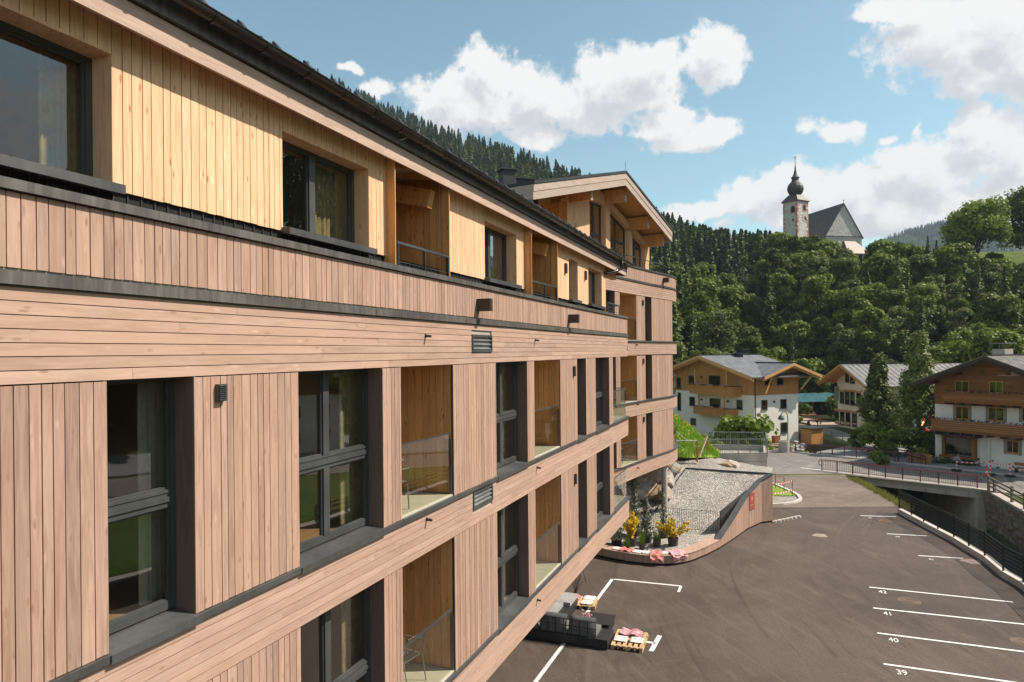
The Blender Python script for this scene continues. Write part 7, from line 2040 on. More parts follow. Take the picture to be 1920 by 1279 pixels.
# wooden rail fence along the stone wall
wf = empty('fence', (37, 50, -1.3), 'weathered grey wooden rail fence on top of the rubble wall', 'fence')
fp = [Vector((float(lin(y, XR)) + .25, y, -1.28)) for y in (54.0, 53.0, 49.6, 47.4, 44.2, 41.2, 38, 35, 32, 29)]
for i, p in enumerate(fp):
    q = MB(); q.tube([p - Vector((0, 0, .2)), p + Vector((0, 0, 1.15 if i != 1 else .95))], .11, 8); q.build('post', M['grey_wood'], wf)
for a, b_ in zip(fp, fp[1:]):
    for h in (.35, .68, .98):
        q = MB(); q.bar(a + Vector((-.08, 0, h)), b_ + Vector((-.08, 0, h)), .06, .12); q.build('rail', M['grey_wood'], wf)
# street lamp
lp = G(1477.5, 846, -1.36); lm = empty('street_lamp', lp, 'slender dark green street lamp with bell shade before the white house', 'street lamp')
M['green_paint'] = plain('dark_green_paint', (.055, .085, .07), .5)
q = MB(); q.tube([lp, lp + Vector((0, 0, 1.0))], .085, 8); q.tube([lp + Vector((0, 0, 1.0)), lp + Vector((0, 0, 3.7)), lp + Vector((-.08, 0, 4.15)), lp + Vector((-.35, 0, 4.4)), lp + Vector((-.62, 0, 4.3)), lp + Vector((-.70, 0, 4.05))], .05, 8); q.build('pole', M['green_paint'], lm)
q = MB(); q.lathe(lp + Vector((-.72, 0, 3.55)), [(.36, 0), (.33, .18), (.20, .38), (.08, .5), (.02, .52)], 14); q.build('lamp_shade', M['green_paint'], lm)
q = MB(); q.lathe(lp + Vector((-.72, 0, 3.5)), [(.02, -.12), (.2, -.06), (.26, .04), (.25, .1)], 12); q.build('globe', plain('lamp_glass', (.65, .66, .62), .2), lm)
# barrel, stacked boards, stones at the foot of the house
p = G(1470, 848, -1.4); q = MB(); q.lathe(p, [(.02, 0), (.55, 0), (.58, .4), (.58, 1.2), (.55, 1.25), (.50, 1.25), (.48, 1.15), (.02, 1.12)], 16); q.build('concrete_ring', M['concrete'], label='grey concrete well ring beside the street lamp', cat='concrete ring')
pb = empty('board_pile', G(1450, 840, -1.4), 'pile of pale sawn boards at the corner of the white house', 'board pile')
rg = random.Random(6)
for i in range(14):
    c = G(1449, 842, -1.4) + Vector((rg.uniform(-1.6, 1.2), rg.uniform(-.6, 1.6), .1 + .07 * (i % 6))); q = MB(); q.box(c, (rg.uniform(2, 3.4), .24, .06), rg.uniform(-.3, .4)); q.build('board', M['fascia'], pb)
p = G(1455, 832, -1.4); q = MB(); q.box(p + Vector((0, 0, .45)), (.8, .6, .9), .4); q.box(p + Vector((0, 0, .93)), (.86, .66, .07), .4); q.build('crate', plain('red_brown_crate', (.35, .11, .06), .7), label='small red brown crate standing behind the pile of boards', cat='crate')
for i in range(34):
    c = G(rg.uniform(1482, 1512), rg.uniform(836, 850), -1.42); boulder('rubble_stone', c + Vector((0, 0, rg.uniform(.05, .5))), (rg.uniform(.14, .3), rg.uniform(.14, .3), rg.uniform(.12, .22)), 500 + i, 'loose pale stone in the heap right of the street lamp', M['lime'], 'stones in the heap by the street lamp')
# wire mesh fence of the garden by the stream
wfz = -1.42
wm = empty('fence', G(1560, 830, wfz), 'grey green wire mesh fence along the upper stream bank', 'fence')
M['wire_grey'] = plain('grey_green_wire', (.17, .20, .17), .6)
pts = [G(1486, 812, wfz), G(1512, 816, wfz), G(1538, 821, wfz), G(1560, 827, wfz), G(1580, 832.5, wfz), G(1598, 837.5, wfz), G(1613, 842, wfz)]
for p in pts: q = MB(); q.bar(p - Vector((0, 0, .3)), p + Vector((0, 0, 1.35)), .07); q.build('post', M['wire_grey'], wm)
for a, b_ in zip(pts, pts[1:]):
    q = MB(); q.bar(a + Vector((0, 0, 1.3)), b_ + Vector((0, 0, 1.3)), .04); q.build('top_rail', M['wire_grey'], wm)
    q = MB(); n = int((b_ - a).length / .16)
    for i in range(n): p = a.lerp(b_, i / n); q.bar(p, p + Vector((0, 0, 1.3)), .022, .022)
    for k in range(7): q.bar(a + Vector((0, 0, .1 + k * .19)), b_ + Vector((0, 0, .1 + k * .19)), .022, .022)
    q.build('wire_mesh', M['wire_grey'], wm, kind='stuff')
# paths in the garden
M['pink_path'] = asphalt('pinkish_path', (.33, .24, .20), (.42, .31, .26), tracks=False, fine=.3)
MB().poly([G(1478, 796, -1.39), G(1500, 806, -1.39), G(1564, 801, -1.39), G(1640, 806, -1.39), G(1640, 795, -1.39), G(1563, 790, -1.39), G(1500, 783, -1.39)]).build('garden_path', M['pink_path'], kind='structure')
MB().poly([G(1525, 805, -1.385), G(1562, 803, -1.385), G(1612, 822, -1.385), G(1640, 834, -1.385), G(1622, 839, -1.385)]).build('garden_path', M['paving'], kind='structure')
# people in the garden, skinned figures
def person(loc, h, pose, face, label, top, legs, skin=(.45, .26, .18), hair=(.08, .05, .03), hat=None):
    """pose: 'bend', 'stand', 'crouch'; joints in metres for a 1.7 m figure, x forward"""
    k = h / 1.7
    J = {'stand': dict(pel=(0, 0, .92), che=(.02, 0, 1.32), nec=(.02, 0, 1.48), hea=(.04, 0, 1.60), kl=(.04, .1, .50), kr=(-.02, -.1, .50), al=(0, .12, .07), ar=(-.06, -.12, .07), el=(.02, .27, 1.12), er=(.05, -.27, 1.12), wl=(.12, .28, .88), wr=(.2, -.24, .92)),
         'bend': dict(pel=(-.12, 0, .90), che=(.22, 0, 1.20), nec=(.36, 0, 1.26), hea=(.48, 0, 1.28), kl=(-.02, .1, .48), kr=(-.02, -.1, .48), al=(-.04, .12, .07), ar=(-.10, -.12, .07), el=(.36, .22, .92), er=(.36, -.22, .92), wl=(.50, .14, .70), wr=(.50, -.14, .70))}[pose]
    sk = dict(pel=.125, che=.15, nec=.06, hea=.10, kl=.065, kr=.065, al=.045, ar=.045, el=.042, er=.042, wl=.03, wr=.03)
    names = list(J); extra = {'hl': (J['pel'][0], .09, J['pel'][2] - .05), 'hr': (J['pel'][0], -.09, J['pel'][2] - .05), 'sl': (J['che'][0] + .02, .18, J['che'][2] + .07), 'sr': (J['che'][0] + .02, -.18, J['che'][2] + .07), 'tl': (J['al'][0] + .17, J['al'][1] + .02, .03), 'tr': (J['ar'][0] + .17, J['ar'][1] - .02, .03), 'gl': tuple(np.array(J['wl']) + (.06, 0, -.08)), 'gr': tuple(np.array(J['wr']) + (.06, 0, -.08)), 'cr': (J['hea'][0] + (.06 if pose == 'bend' else 0), 0, J['hea'][2] + .08)}
    J.update(extra); sk.update(hl=.09, hr=.09, sl=.06, sr=.06, tl=.035, tr=.035, gl=.035, gr=.035, cr=.085); names = list(J)
    root = empty('person', loc, label, 'person')
    def fig(nm, edges, mat, mul=1.0):
        use = sorted({a for e in edges for a in e}, key=names.index); me = bpy.data.meshes.new(nm)
        c, s = math.cos(face), math.sin(face)
        vs = [((J[a][0] * c - J[a][1] * s) * k, (J[a][0] * s + J[a][1] * c) * k, J[a][2] * k) for a in use]
        me.from_pydata(vs, [(use.index(a), use.index(b_)) for a, b_ in edges], []); me.materials.append(mat)
        o = bpy.data.objects.new(nm, me); COL.objects.link(o); o.parent = root
        md = o.modifiers.new('skin', 'SKIN'); sv = me.skin_vertices[0].data
        for i, a in enumerate(use): r0 = sk[a] * k * mul; sv[i].radius = (r0, r0); sv[i].use_root = (i == 0)
        sb = o.modifiers.new('sub', 'SUBSURF'); sb.levels = 1; sb.render_levels = 1; return o
    fig('body', [('pel', 'che'), ('che', 'nec'), ('nec', 'hea'), ('hea', 'cr'), ('che', 'sl'), ('sl', 'el'), ('el', 'wl'), ('wl', 'gl'), ('che', 'sr'), ('sr', 'er'), ('er', 'wr'), ('wr', 'gr'), ('pel', 'hl'), ('hl', 'kl'), ('kl', 'al'), ('al', 'tl'), ('pel', 'hr'), ('hr', 'kr'), ('kr', 'ar'), ('ar', 'tr')], plain('skin', skin, .6))
    fig('shirt', [('pel', 'che'), ('che', 'sl'), ('sl', 'el'), ('che', 'sr'), ('sr', 'er')], plain('shirt_cloth', top, .9), 1.14)
    fig('trousers', [('pel', 'hl'), ('hl', 'kl'), ('kl', 'al'), ('pel', 'hr'), ('hr', 'kr'), ('kr', 'ar')], plain('trouser_cloth', legs, .9), 1.16)
    c, s = math.cos(face), math.sin(face); hc = J['cr']; p = Vector(loc) + Vector(((hc[0] - .02) * c * k, (hc[0] - .02) * s * k, (hc[2] + .01) * k))
    q = MB(); r0 = .105 * k; q.lathe(p, [(r0 * 1.02, -.04 * k), (r0 * 1.05, .0), (r0 * .8, .07 * k), (.01, .105 * k)], 10)
    if hat: q.lathe(p, [(r0 * 1.7, -.03 * k), (r0 * 1.0, -.01 * k)], 10)
    q.build('hat' if hat else 'hair', plain('hair_or_hat', hat or hair, .9), root)
    return root
person(G(1533.5, 800, -1.38), 1.55, 'bend', R(-15), 'adult in a red shirt and dark trousers bending down to a child', (.60, .045, .02), (.05, .04, .05))
person(G(1538.5, 799.5, -1.38), .85, 'stand', R(170), 'small child in pink standing in front of the adult in red', (.60, .22, .18), (.5, .35, .35), hat=(.6, .25, .18))
person(G(1508.5, 780, -1.40), 1.35, 'stand', R(-80), 'person in turquoise standing under the eaves of the teal barn', (.06, .30, .30), (.05, .20, .22))
person(G(1527.5, 781.5, -1.40), .95, 'bend', R(200), 'small child in pink with a white hat near the barn', (.50, .12, .26), (.45, .40, .40), hat=(.6, .58, .6))
# garden table, climbing frame
tbn = empty('table', G(1515, 789, -1.4), 'reddish garden table standing on the lawn before the barn', 'table'); p = G(1515, 789, -1.4)
q = MB(); q.box(p + Vector((0, 0, .95)), (2.4, 1.2, .14), .1); q.build('table_top', plain('red_table_top', (.28, .09, .06), .6), tbn)
for dx in (-1, 1):
    for dy in (-.4, .4): q = MB(); q.bar(p + Vector((dx, dy, 0)), p + Vector((dx, dy, .9)), .1); q.build('leg', M['galv'], tbn)
ff = empty('fence', G(1516, 806, -1.38), 'short dark wooden fence with a leaning orange board on the garden path', 'fence')
q = MB(); p = G(1516, 805, -1.38); q.bar(p, p + Vector((0, 0, 1.2)), .28); q.build('post', M['dark_brown'], ff)
q = MB(); q.bar(G(1502, 801, -1.38) + Vector((0, 0, .6)), p + Vector((0, 0, .7)), .1, .25); q.build('rail', M['dark_brown'], ff)
q = MB(); q.bar(G(1526, 804, -1.38), p + Vector((0, 0, 1.0)), .1, .12); q.build('brace', M['warm_beam'], ff)
# yellow and red spiral slide behind the chalet
sl = empty('slide', (46.5, 78, -1.4), 'red and yellow spiral tube slide left of the chalet', 'slide')
M['slide_red'] = plain('red_plastic', (.45, .02, .015), .3, .05); M['slide_yellow'] = plain('yellow_plastic', (.62, .33, .01), .3, .05)
c = AT(1748, 800, 77); prev = None
for i in range(14):
    a0, a1 = i * .5, (i + 1) * .5
    P_ = [Vector((c.x + 1.15 * math.cos(a), c.y + 1.15 * math.sin(a), 2.4 - a * .52)) for a in np.linspace(a0, a1, 4)]
    q = MB(); q.tube(P_, .42, 9); q.build('tube_section', M['slide_red' if (i // 2) % 2 else 'slide_yellow'], sl, smooth=True)
# bench on the meadow ridge
q = MB(); p = ORG[bn.name]
for dx, dy, z, w, d_ in ((0, 0, .75, 2.6, .9), (0, -.75, .42, 2.6, .3), (0, .75, .42, 2.6, .3)):
    q = MB(); q.box(p + Vector((dx, dy, z)), (w, d_, .09), .1); q.build('seat' if z < .5 else 'table_top', M['dark_brown'], bn)
for dx in (-.95, .95):
    q = MB(); q.bar(p + Vector((dx, -.7, -.3)), p + Vector((dx, -.2, .72)), .12); q.bar(p + Vector((dx, .7, -.3)), p + Vector((dx, .2, .72)), .12); q.build('trestle', M['dark_brown'], bn)
# red and white barrier by the chalet
def bollard(px, py, z, h, label):
    p = G(px, py, z); root = empty('barrier_post', p, label, 'barrier post')
    q = MB(); q.lathe(p, [(.02, 0), (.42, 0), (.42, .07), (.1, .12), (.02, .12)], 10); q.build('foot', M['black'], root)
    n = 6
    for i in range(n): q = MB(); q.tube([p + Vector((0, 0, .1 + (h - .1) * i / n)), p + Vector((0, 0, .1 + (h - .1) * (i + 1) / n))], .055, 8); q.build('band', M['tape_red' if i % 2 else 'tape_white'], root)
    return p + Vector((0, 0, h - .08))
b1 = bollard(1793.5, 882, -1.28, 1.0, 'red and white barrier post with flower basket in front of the display window')
b2 = bollard(1857, 889.5, -1.28, 1.2, 'red and white barrier post beside the orange traffic cone')
b3 = bollard(1894, 892.5, -1.28, 1.1, 'red and white barrier post at the right of the row before the chalet')
tape(b1 + Vector((0, 0, -.1)), b2, .12, 'sagging red and white tape between the left and middle barrier posts', .09)
tape(b2, b3, .15, 'red and white tape between the middle and right barrier posts', .09)
tape(b3, G(1960, 899, -.3), .1, 'red and white tape leaving the picture at the right edge', .09)
p = b1; q = MB(); rg = random.Random(12)
for k in range(60):
    d = Vector((rg.gauss(0, .16), rg.gauss(0, .16), abs(rg.gauss(.12, .12)))); q.box(p + d, (.08, .08, .07), rg.uniform(0, 3))
q.build('flower_basket', plain('pale_lilac_flowers', (.40, .34, .36), .9, .5, 12), label='round basket of pale flowers on top of the left barrier post', cat='flowers')
p = G(1850.5, 892, -1.34); cn = empty('traffic_cone', p, 'orange traffic cone on the road beside the middle barrier post', 'traffic cone')
q = MB(); q.box(p + Vector((0, 0, .03)), (.42, .42, .05), .4); q.build('foot', M['tape_red'], cn)
for i, (r0, r1, z0, z1, mt) in enumerate(((.16, .13, .05, .25, 'cone'), (.13, .10, .25, .42, 'tape_white'), (.10, .07, .42, .58, 'cone'), (.07, .03, .58, .75, 'cone'))):
    M.setdefault('cone', plain('orange_cone_plastic', (.75, .12, .03), .5)); q = MB(); q.lathe(p, [(r0, z0), (r1, z1)], 12); q.build('band', M[mt], cn)
# planters, benches and stump along the chalet
def shrub(px, py, z, w, h, label, leaf='leaf_dark', n=320, name='shrub'):
    p = G(px, py, z); rg = np.random.default_rng(int(px * 7 + py)); d = rg.normal(size=(n, 3)) * np.array([w * .4, .28, h * .3]); d[:, 2] = np.abs(d[:, 2]) + .05
    V, F = quads(np.array(p) + d, rg.normal(size=(n, 3)) + np.array([0, 0, .6]), rg.uniform(.08, .2, n), rg)
    return np_mesh(name, V, F, M[leaf], label=label, cat='plant')
shrub(1770, 868.5, -1.28, 1.5, .8, 'dark trailing plants left below the display window'); shrub(1817, 872, -1.28, 1.5, .8, 'dark trailing plants right below the display window'); shrub(1841, 873, -1.28, .8, .7, 'small dark shrub at the corner beside the display window')
shrub(1885, 877, -1.28, 1.4, 1.1, 'leafy dark plants beside the tree stump figure')
st = G(1870, 876, -1.28); q = MB(); q.tube([st, st + Vector((-.15, 0, .6)), st + Vector((-.25, 0, 1.2)), st + Vector((0, 0, 1.75))], [.35, .28, .22, .12], 9); q.tube([st + Vector((-.05, 0, .4)), st + Vector((.35, 0, .5)), st + Vector((.6, 0, .9))], [.16, .1, .05], 7); q.tube([st + Vector((0, 0, 1.7)), st + Vector((.5, 0, 1.95))], [.14, .22], 8)
q.build('tree_stump', M['dark_brown'], label='dark twisted tree stump planter against the chalet wall', cat='tree stump')
cb = empty('bench', FC(9.2, 1.2, -1.28), 'dark red brown garden bench in front of the chalet at the right edge', 'bench')
q = MB(); hbox(q, FC, 7.2, 11, .9, 1.35, -.85, -.79); q.build('seat', M['old_wood'], cb); q = MB(); hbox(q, FC, 7.2, 11, .80, .86, -.65, -.40); q.build('backrest', M['old_wood'], cb)
for w in (7.4, 9.0, 10.7): q = MB(); hbox(q, FC, w, w + .1, .82, 1.3, -1.28, -.85); q.build('leg', M['dark_brown'], cb)
p = G(1733, 868, -1.3); umb = empty('table', p, 'small orange round garden table among the shrubs left of the chalet', 'table'); q = MB(); q.lathe(p, [(.02, .72), (.7, .72), (.7, .78), (.02, .78)], 14); q.build('table_top', M['warm_beam'], umb); q = MB(); q.tube([p, p + Vector((0, 0, .73))], .06, 7); q.build('leg', M['warm_beam'], umb)
pk = empty('fence', G(1715, 872, -1.35), 'low orange picket fence between the bushes and the chalet', 'fence')
for i in range(26):
    p = G(1702 + i * 1.75, 866 + i * .25, -1.35); q = MB(); q.bar(p, p + Vector((0, 0, 1.0)), .10, .03); q.build('picket', M['warm_beam'], pk)

# ------------------------------------------------------------------ potted plants in the gravel bed
M['pot'] = plain('dark_brown_pot', (.06, .042, .038), .6, .15)
def pot(p, r, h, root):
    q = MB(); q.lathe(p, [(.01, 0), (r * .8, 0), (r, h * .95), (r, h), (r * .92, h), (r * .9, h * .88), (.01, h * .86)], 18); return q.build('pot', M['pot'], root, smooth=False)
def foliage(name, root, c, n, fn, size, leaf, seed):
    rg = np.random.default_rng(seed); P_, N_ = fn(rg, n); V, F = quads(P_, N_, size * rg.uniform(.6, 1.4, n), rg, 1.3)
    o = np_mesh(name, V, F, M[leaf], parent=root); return o
def cone_fn(h, r, z0=.0):
    def f(rg, n):
        z = h * rg.random(n) ** 1.25; rr = r * (1 - z / h) ** .7 * np.sqrt(rg.random(n)) * (1 + .25 * np.sin(z * 17 / h)); a = rg.random(n) * 6.28
        return np.stack([rr * np.cos(a), rr * np.sin(a), z0 + z], 1), np.stack([np.cos(a), np.sin(a), rg.normal(size=n) * .8], 1)
    return f
def arms_fn(h, r, z0, arms=9, seed=0):
    def f(rg, n):
        out = []; nn = []
        ang_ = rg.random(arms) * 6.28; tl = rg.uniform(.3, 1, arms); hh = rg.uniform(.45, 1.05, arms)
        for i in range(n):
            k_ = i % arms; t_ = rg.random() ** .7; x = tl[k_] * r * t_ ** 1.3; z = h * hh[k_] * t_ * (1 - .15 * tl[k_] * t_)
            out.append((x * math.cos(ang_[k_]) + rg.normal() * .045, x * math.sin(ang_[k_]) + rg.normal() * .045, z0 + z + rg.normal() * .04)); nn.append(rg.normal(size=3) + np.array([0, 0, .5]))
        return np.array(out), np.array(nn)
    return f
def potted(px, py, r, h, fnn, n, size, leaf, label, seed, name='potted_plant', z=.33, cat='potted plant', stem=None):
    p = G(px, py, z); root = empty(name, p, label, cat); pot(p, r, h, root)
    o = foliage('foliage', root, None, n, fnn, size, leaf, seed)
    if stem: q = MB(); q.tube([p + Vector((0, 0, h * .8)), p + Vector((0, 0, stem))], .025, 6); q.build('stem', M['bark'], root)
    return root
potted(1262, 1024, .27, .42, arms_fn(1.15, .85, .36, 16), 900, .085, 'gold_leaf', 'golden yellow shrub with wide arms in a dark pot, the right one', 61)
potted(1184, 1024, .27, .42, arms_fn(1.35, .55, .36, 16), 900, .085, 'gold_leaf', 'golden yellow upright shrub in a dark pot, the left one', 62)
potted(1244, 1010, .26, .42, cone_fn(2.2, .30, .35), 480, .075, 'blue_leaf', 'tall thin grey green conifer in a pot behind the right golden shrub', 63, stem=2.4)
potted(1212, 1018, .30, .50, cone_fn(1.9, .42, .40), 650, .08, 'blue_leaf', 'grey green conifer in a big pot between the two golden shrubs', 64, stem=2.1)
potted(1190, 1006, .30, .5, cone_fn(2.9, .50, .4), 900, .08, 'blue_leaf', 'tallest grey green conifer, close to the hotel corner', 65, stem=3.1)
potted(1156, 1022, .28, .4, cone_fn(.9, .45, .36), 600, .08, 'blue_leaf', 'low grey conifer bush in a pot at the far left under the hotel corner', 66)
def reed(px, py, r, h, gh, label, seed, z=.33):
    p = G(px, py, z); root = empty('potted_grass', p, label, 'potted grass'); pot(p, r, h, root); rg = np.random.default_rng(seed); V = []; F = []
    for i in range(90):
        a = rg.random() * 6.28; rr = r * .7 * rg.random(); x, y = rr * math.cos(a), rr * math.sin(a); L = gh * rg.uniform(.6, 1.1); le = rg.uniform(.02, .3) * L; k = len(V)
        V += [(x - .008, y, h * .85), (x + .008, y, h * .85), (x + le * math.cos(a), y + le * math.sin(a), h * .85 + L)]; F.append((k, k + 1, k + 2))
    np_mesh('grass_blades', np.array(V), np.array(F), M['reed'], parent=root)
reed(1232, 1026, .20, .36, .62, 'short bright grass in a small dark pot between the conifers', 71); reed(1204, 1030, .17, .26, .75, 'bright green grass tuft in front of the big conifer pot', 72); reed(1176, 1030, .17, .2, .65, 'bright green grass tuft in front of the left golden shrub', 73)

# cushions and fleeces on the bench
M['cush'] = None
m, t, b = material('white_floral_cushion'); p = geo_pos(t); v = t.voro(p, 14); t.put(b.inputs['Base Color'], t.mix(t.ramp(v, .12, .24, 1, 0), (.78, .70, .66), (.62, .28, .27))); b.inputs['Roughness'].default_value = .9; M['cush'] = m
M['fleece'] = plain('coral_fleece', (.72, .26, .22), .95, .2, 12.0, bmp=.8); M['fleece_pink'] = plain('pink_striped_throw', (.72, .36, .40), .95, .35, 14.0, bmp=.6)
def cushion(c, rot, w, d_, h, label, mat='cush', tilt=0.0, name='cushion', group=None):
    rg = random.Random(int(c[0] * 100)); n = 8; vs = []; fs = []
    for s in (1, -1):
        for j in range(n + 1):
            for i in range(n + 1):
                u, v = i / n * 2 - 1, j / n * 2 - 1; e = (1 - u ** 4) * (1 - v ** 4); tuft = .3 * (abs(math.sin(u * 4.7)) * abs(math.sin(v * 4.7)))
                vs.append((u * w / 2 * (1 - .06 * v * v), v * d_ / 2 * (1 - .06 * u * u), s * h / 2 * e ** .6 * (.75 + tuft) + (h / 2)))
    m_ = (n + 1) ** 2
    for k in range(2):
        for j in range(n):
            for i in range(n): a = k * m_ + j * (n + 1) + i; f = (a, a + 1, a + n + 2, a + n + 1); fs.append(f if k == 0 else f[::-1])
    Mr = Matrix.Rotation(rot, 3, 'Z') @ Matrix.Rotation(tilt, 3, 'Y'); q = MB(); q.add([Vector(c) + Mr @ Vector(p) for p in vs], fs); return q.build(name, M[mat], smooth=True, label=label, cat='cushion', group=group, org=c)
def throw(c, rot, w, d_, label, mat, drape=.0, name='blanket'):
    rg = random.Random(int(c[1] * 77)); n = 14; vs = []; fs = []
    for j in range(n + 1):
        for i in range(n + 1):
            u, v = i / n * 2 - 1, j / n * 2 - 1; r_ = math.hypot(u, v); edge = .03 * math.sin(9 * math.atan2(v, u) + 2)
            z = .035 + .05 * math.sin(u * 5 + v * 3) * math.cos(v * 4) + rg.uniform(0, .02) - drape * max(0, -v - .35); vs.append((u * w / 2 * (1 + edge), v * d_ / 2 * (1 + edge), max(z, -.3) + .03))
    for j in range(n):
        for i in range(n): a = j * (n + 1) + i; fs.append((a, a + 1, a + n + 2, a + n + 1))
    Mr = Matrix.Rotation(rot, 3, 'Z'); q = MB(); q.add([Vector(c) + Mr @ Vector(p) for p in vs], fs)
    k = MB()
    for i in range(26):       # tassels
        u = rg.uniform(-1, 1); p = Vector(c) + Mr @ Vector((u * w / 2, -d_ / 2 * rg.uniform(.95, 1.1), .03 - drape * .6)); q.bar(p, p + Vector((rg.uniform(-.02, .02), -.02, -.07)), .012)
    return q.build(name, M[mat], smooth=False, label=label, cat='blanket', org=c)
bz = .476
def on_bench(s, off=-.3): return WW(s, off, bz)
def brot(s): a, b_ = WW(s - .1, 0, 0), WW(s + .1, 0, 0); return math.atan2(b_.y - a.y, b_.x - a.x)
cushion(on_bench(1.0), brot(1.0), .42, .4, .08, 'pale floral cushion on the bench at the far left', group='floral cushions on the timber bench')
throw(on_bench(1.55), brot(1.55), .6, .5, 'coral fringed fleece between cushions at the left of the bench', 'fleece')
cushion(on_bench(2.1), brot(2.1), .42, .42, .08, 'pale floral cushion right of the left coral fleece', group='floral cushions on the timber bench')
cushion(on_bench(2.58), brot(2.58), .42, .42, .08, 'pale floral cushion left of the hanging coral fleece', group='floral cushions on the timber bench')
throw(on_bench(3.1, -.2), brot(3.1), .62, .7, 'coral fringed fleece hanging over the front of the bench', 'fleece', .35)
cushion(on_bench(3.6, -.35), brot(3.6), .42, .4, .08, 'pale floral cushion behind the pink throw on the bench', group='floral cushions on the timber bench')
throw(on_bench(4.2, -.22), brot(4.2), .85, .6, 'pink striped throw lying at the curve of the bench', 'fleece_pink', .25)

# pallets with cushions
def pallet(c, rot, w, d_, label):
    root = empty('pallet', c, label, 'pallet'); Mr = Matrix.Rotation(rot, 3, 'Z')
    def bx_(nm, x, y, z, sx_, sy_, sz_): q = MB(); q.box(Vector(c) + Mr @ Vector((x, y, z)), (sx_, sy_, sz_), rot); q.build(nm, M['pallet'], root)
    for x in (-w / 2 + .05, 0, w / 2 - .05): bx_('bottom_board', x, 0, .011, .10, d_, .022)
    for x in (-w / 2 + .05, 0, w / 2 - .05):
        for y in (-d_ / 2 + .07, 0, d_ / 2 - .07): bx_('block', x, y, .067, .10, .14, .088)
    for y in (-d_ / 2 + .07, 0, d_ / 2 - .07): bx_('cross_board', 0, y, .122, w, .14, .02)
    n = 6
    for i in range(n): x = -w / 2 + .06 + (w - .12) * i / (n - 1); bx_('top_board', x, 0, .144, .12, d_, .022)
    return root, Mr
c = (G(1148, 1221) + G(1200, 1228) + G(1212, 1190) + G(1163, 1186)) / 4; e_ = G(1200, 1228) - G(1148, 1221); rot = math.atan2(e_.y, e_.x)
_, Mr = pallet(c, rot, 1.05, 1.35, 'wooden pallet with two cushions and a pink throw beside the T mark')
P_ = lambda x, y, z: Vector(c) + Mr @ Vector((x, y, z))
cushion(P_(-.27, -.18, .156), rot, .44, .44, .08, 'left quilted cushion on the front pallet', group='cushions on the front pallet'); cushion(P_(.27, -.14, .156), rot, .44, .44, .08, 'right quilted cushion on the front pallet', group='cushions on the front pallet')
throw(P_(0, .36, .16), rot, .72, .5, 'pink fringed throw bunched at the back of the front pallet', 'fleece_pink')
c = G(1092, 1134); 
_, Mr = pallet(c, rot + .1, 1.1, 1.0, 'wooden pallet with cushions near the hotel wall, behind the sofa')
P2 = lambda x, y, z: Vector(c) + Mr @ Vector((x, y, z))
cushion(P2(.2, -.2, .156), rot, .46, .44, .08, 'front quilted cushion on the rear pallet', group='cushions on the rear pallet'); cushion(P2(.25, .28, .156), rot, .46, .44, .08, 'rear quilted cushion on the rear pallet', group='cushions on the rear pallet')
throw(P2(-.35, .1, .16), rot, .5, .6, 'coral fleece on the left of the rear pallet', 'fleece')
vs_ = P2(-.3, .45, .16); vp = empty('vase', vs_, 'small dark vase with dry branches standing on the rear pallet', 'vase'); q = MB(); q.lathe(vs_, [(.01, 0), (.09, 0), (.12, .12), (.07, .24), (.08, .28)], 12); q.build('jar', M['pot'], vp)
rg = random.Random(3); q = MB()
for i in range(16): q.tube([vs_ + Vector((0, 0, .2)), vs_ + Vector((rg.uniform(-.3, .3), rg.uniform(-.2, .2), rg.uniform(.6, .95)))], .008, 4)
q.build('dry_branches', M['bark'], vp, kind='stuff')
# outdoor lounge
M['lounge'] = plain('charcoal_lounge_frame', (.025, .025, .027), .5); M['grey_cloth'] = plain('grey_lounge_cloth', (.16, .155, .155), .95, .12, 8.0); M['grey_top'] = plain('pale_grey_lid', (.34, .33, .325), .7)
a, b_ = G(1008, 1200), G(1139, 1220); dS = (b_ - a).normalized(); nS = Vector((-dS.y, dS.x, 0)); rotS = math.atan2(dS.y, dS.x)
sofa = empty('sofa', b_, 'charcoal outdoor lounge sofa seen from behind beside the hotel', 'sofa')
def SB(nm, x0, x1, y0, y1, z0, z1, mat, root=sofa):      # x measured back from the right rear corner, y away from the viewer
    cc = b_ - dS * ((x0 + x1) / 2) + nS * ((y0 + y1) / 2); q = MB(); q.box(Vector((cc.x, cc.y, (z0 + z1) / 2)), (abs(x1 - x0), abs(y1 - y0), z1 - z0), rotS); return q.build(nm, M[mat], root)
SB('platform', 0, 4.2, 0, .95, .03, .33, 'lounge')
for i in range(3):
    x0 = .42 + i * 1.02
    SB('seat_cushion', x0, x0 + .98, .1, .9, .332, .47, 'grey_cloth')
    cc = b_ - dS * (x0 + .49) + nS * .20; q = MB(); n = 6
    cu_ = cushion((cc.x, cc.y, .60), rotS, .98, .5, .2, '', 'grey_cloth'); bpy.data.objects.remove(cu_)
    vs = []; fs = []; n = 8
    for s in (1, -1):
        for j in range(n + 1):
            for ii in range(n + 1):
                u, v = ii / n * 2 - 1, j / n * 2 - 1; e = max(0, (1 - u ** 6) * (1 - v ** 4)) ** .5; p = cc + dS * (u * .47) + nS * (s * .09 * e + (v * .07)); vs.append((p.x, p.y, .70 + v * .23))
    m_ = (n + 1) ** 2
    for k in range(2):
        for j in range(n):
            for ii in range(n): a1_ = k * m_ + j * (n + 1) + ii; f = (a1_, a1_ + 1, a1_ + n + 2, a1_ + n + 1); fs.append(f if k else f[::-1])
    q.add(vs, fs); q.build('back_cushion', M['grey_cloth'], sofa, smooth=True)
for zz in (.62, .84): SB('back_rail', .38, 3.5, .04, .065, zz, zz + .022, 'lounge')
for i in range(12): x = .4 + i * .28; SB('back_stay', x, x + .022, .042, .06, .33, .85, 'lounge')
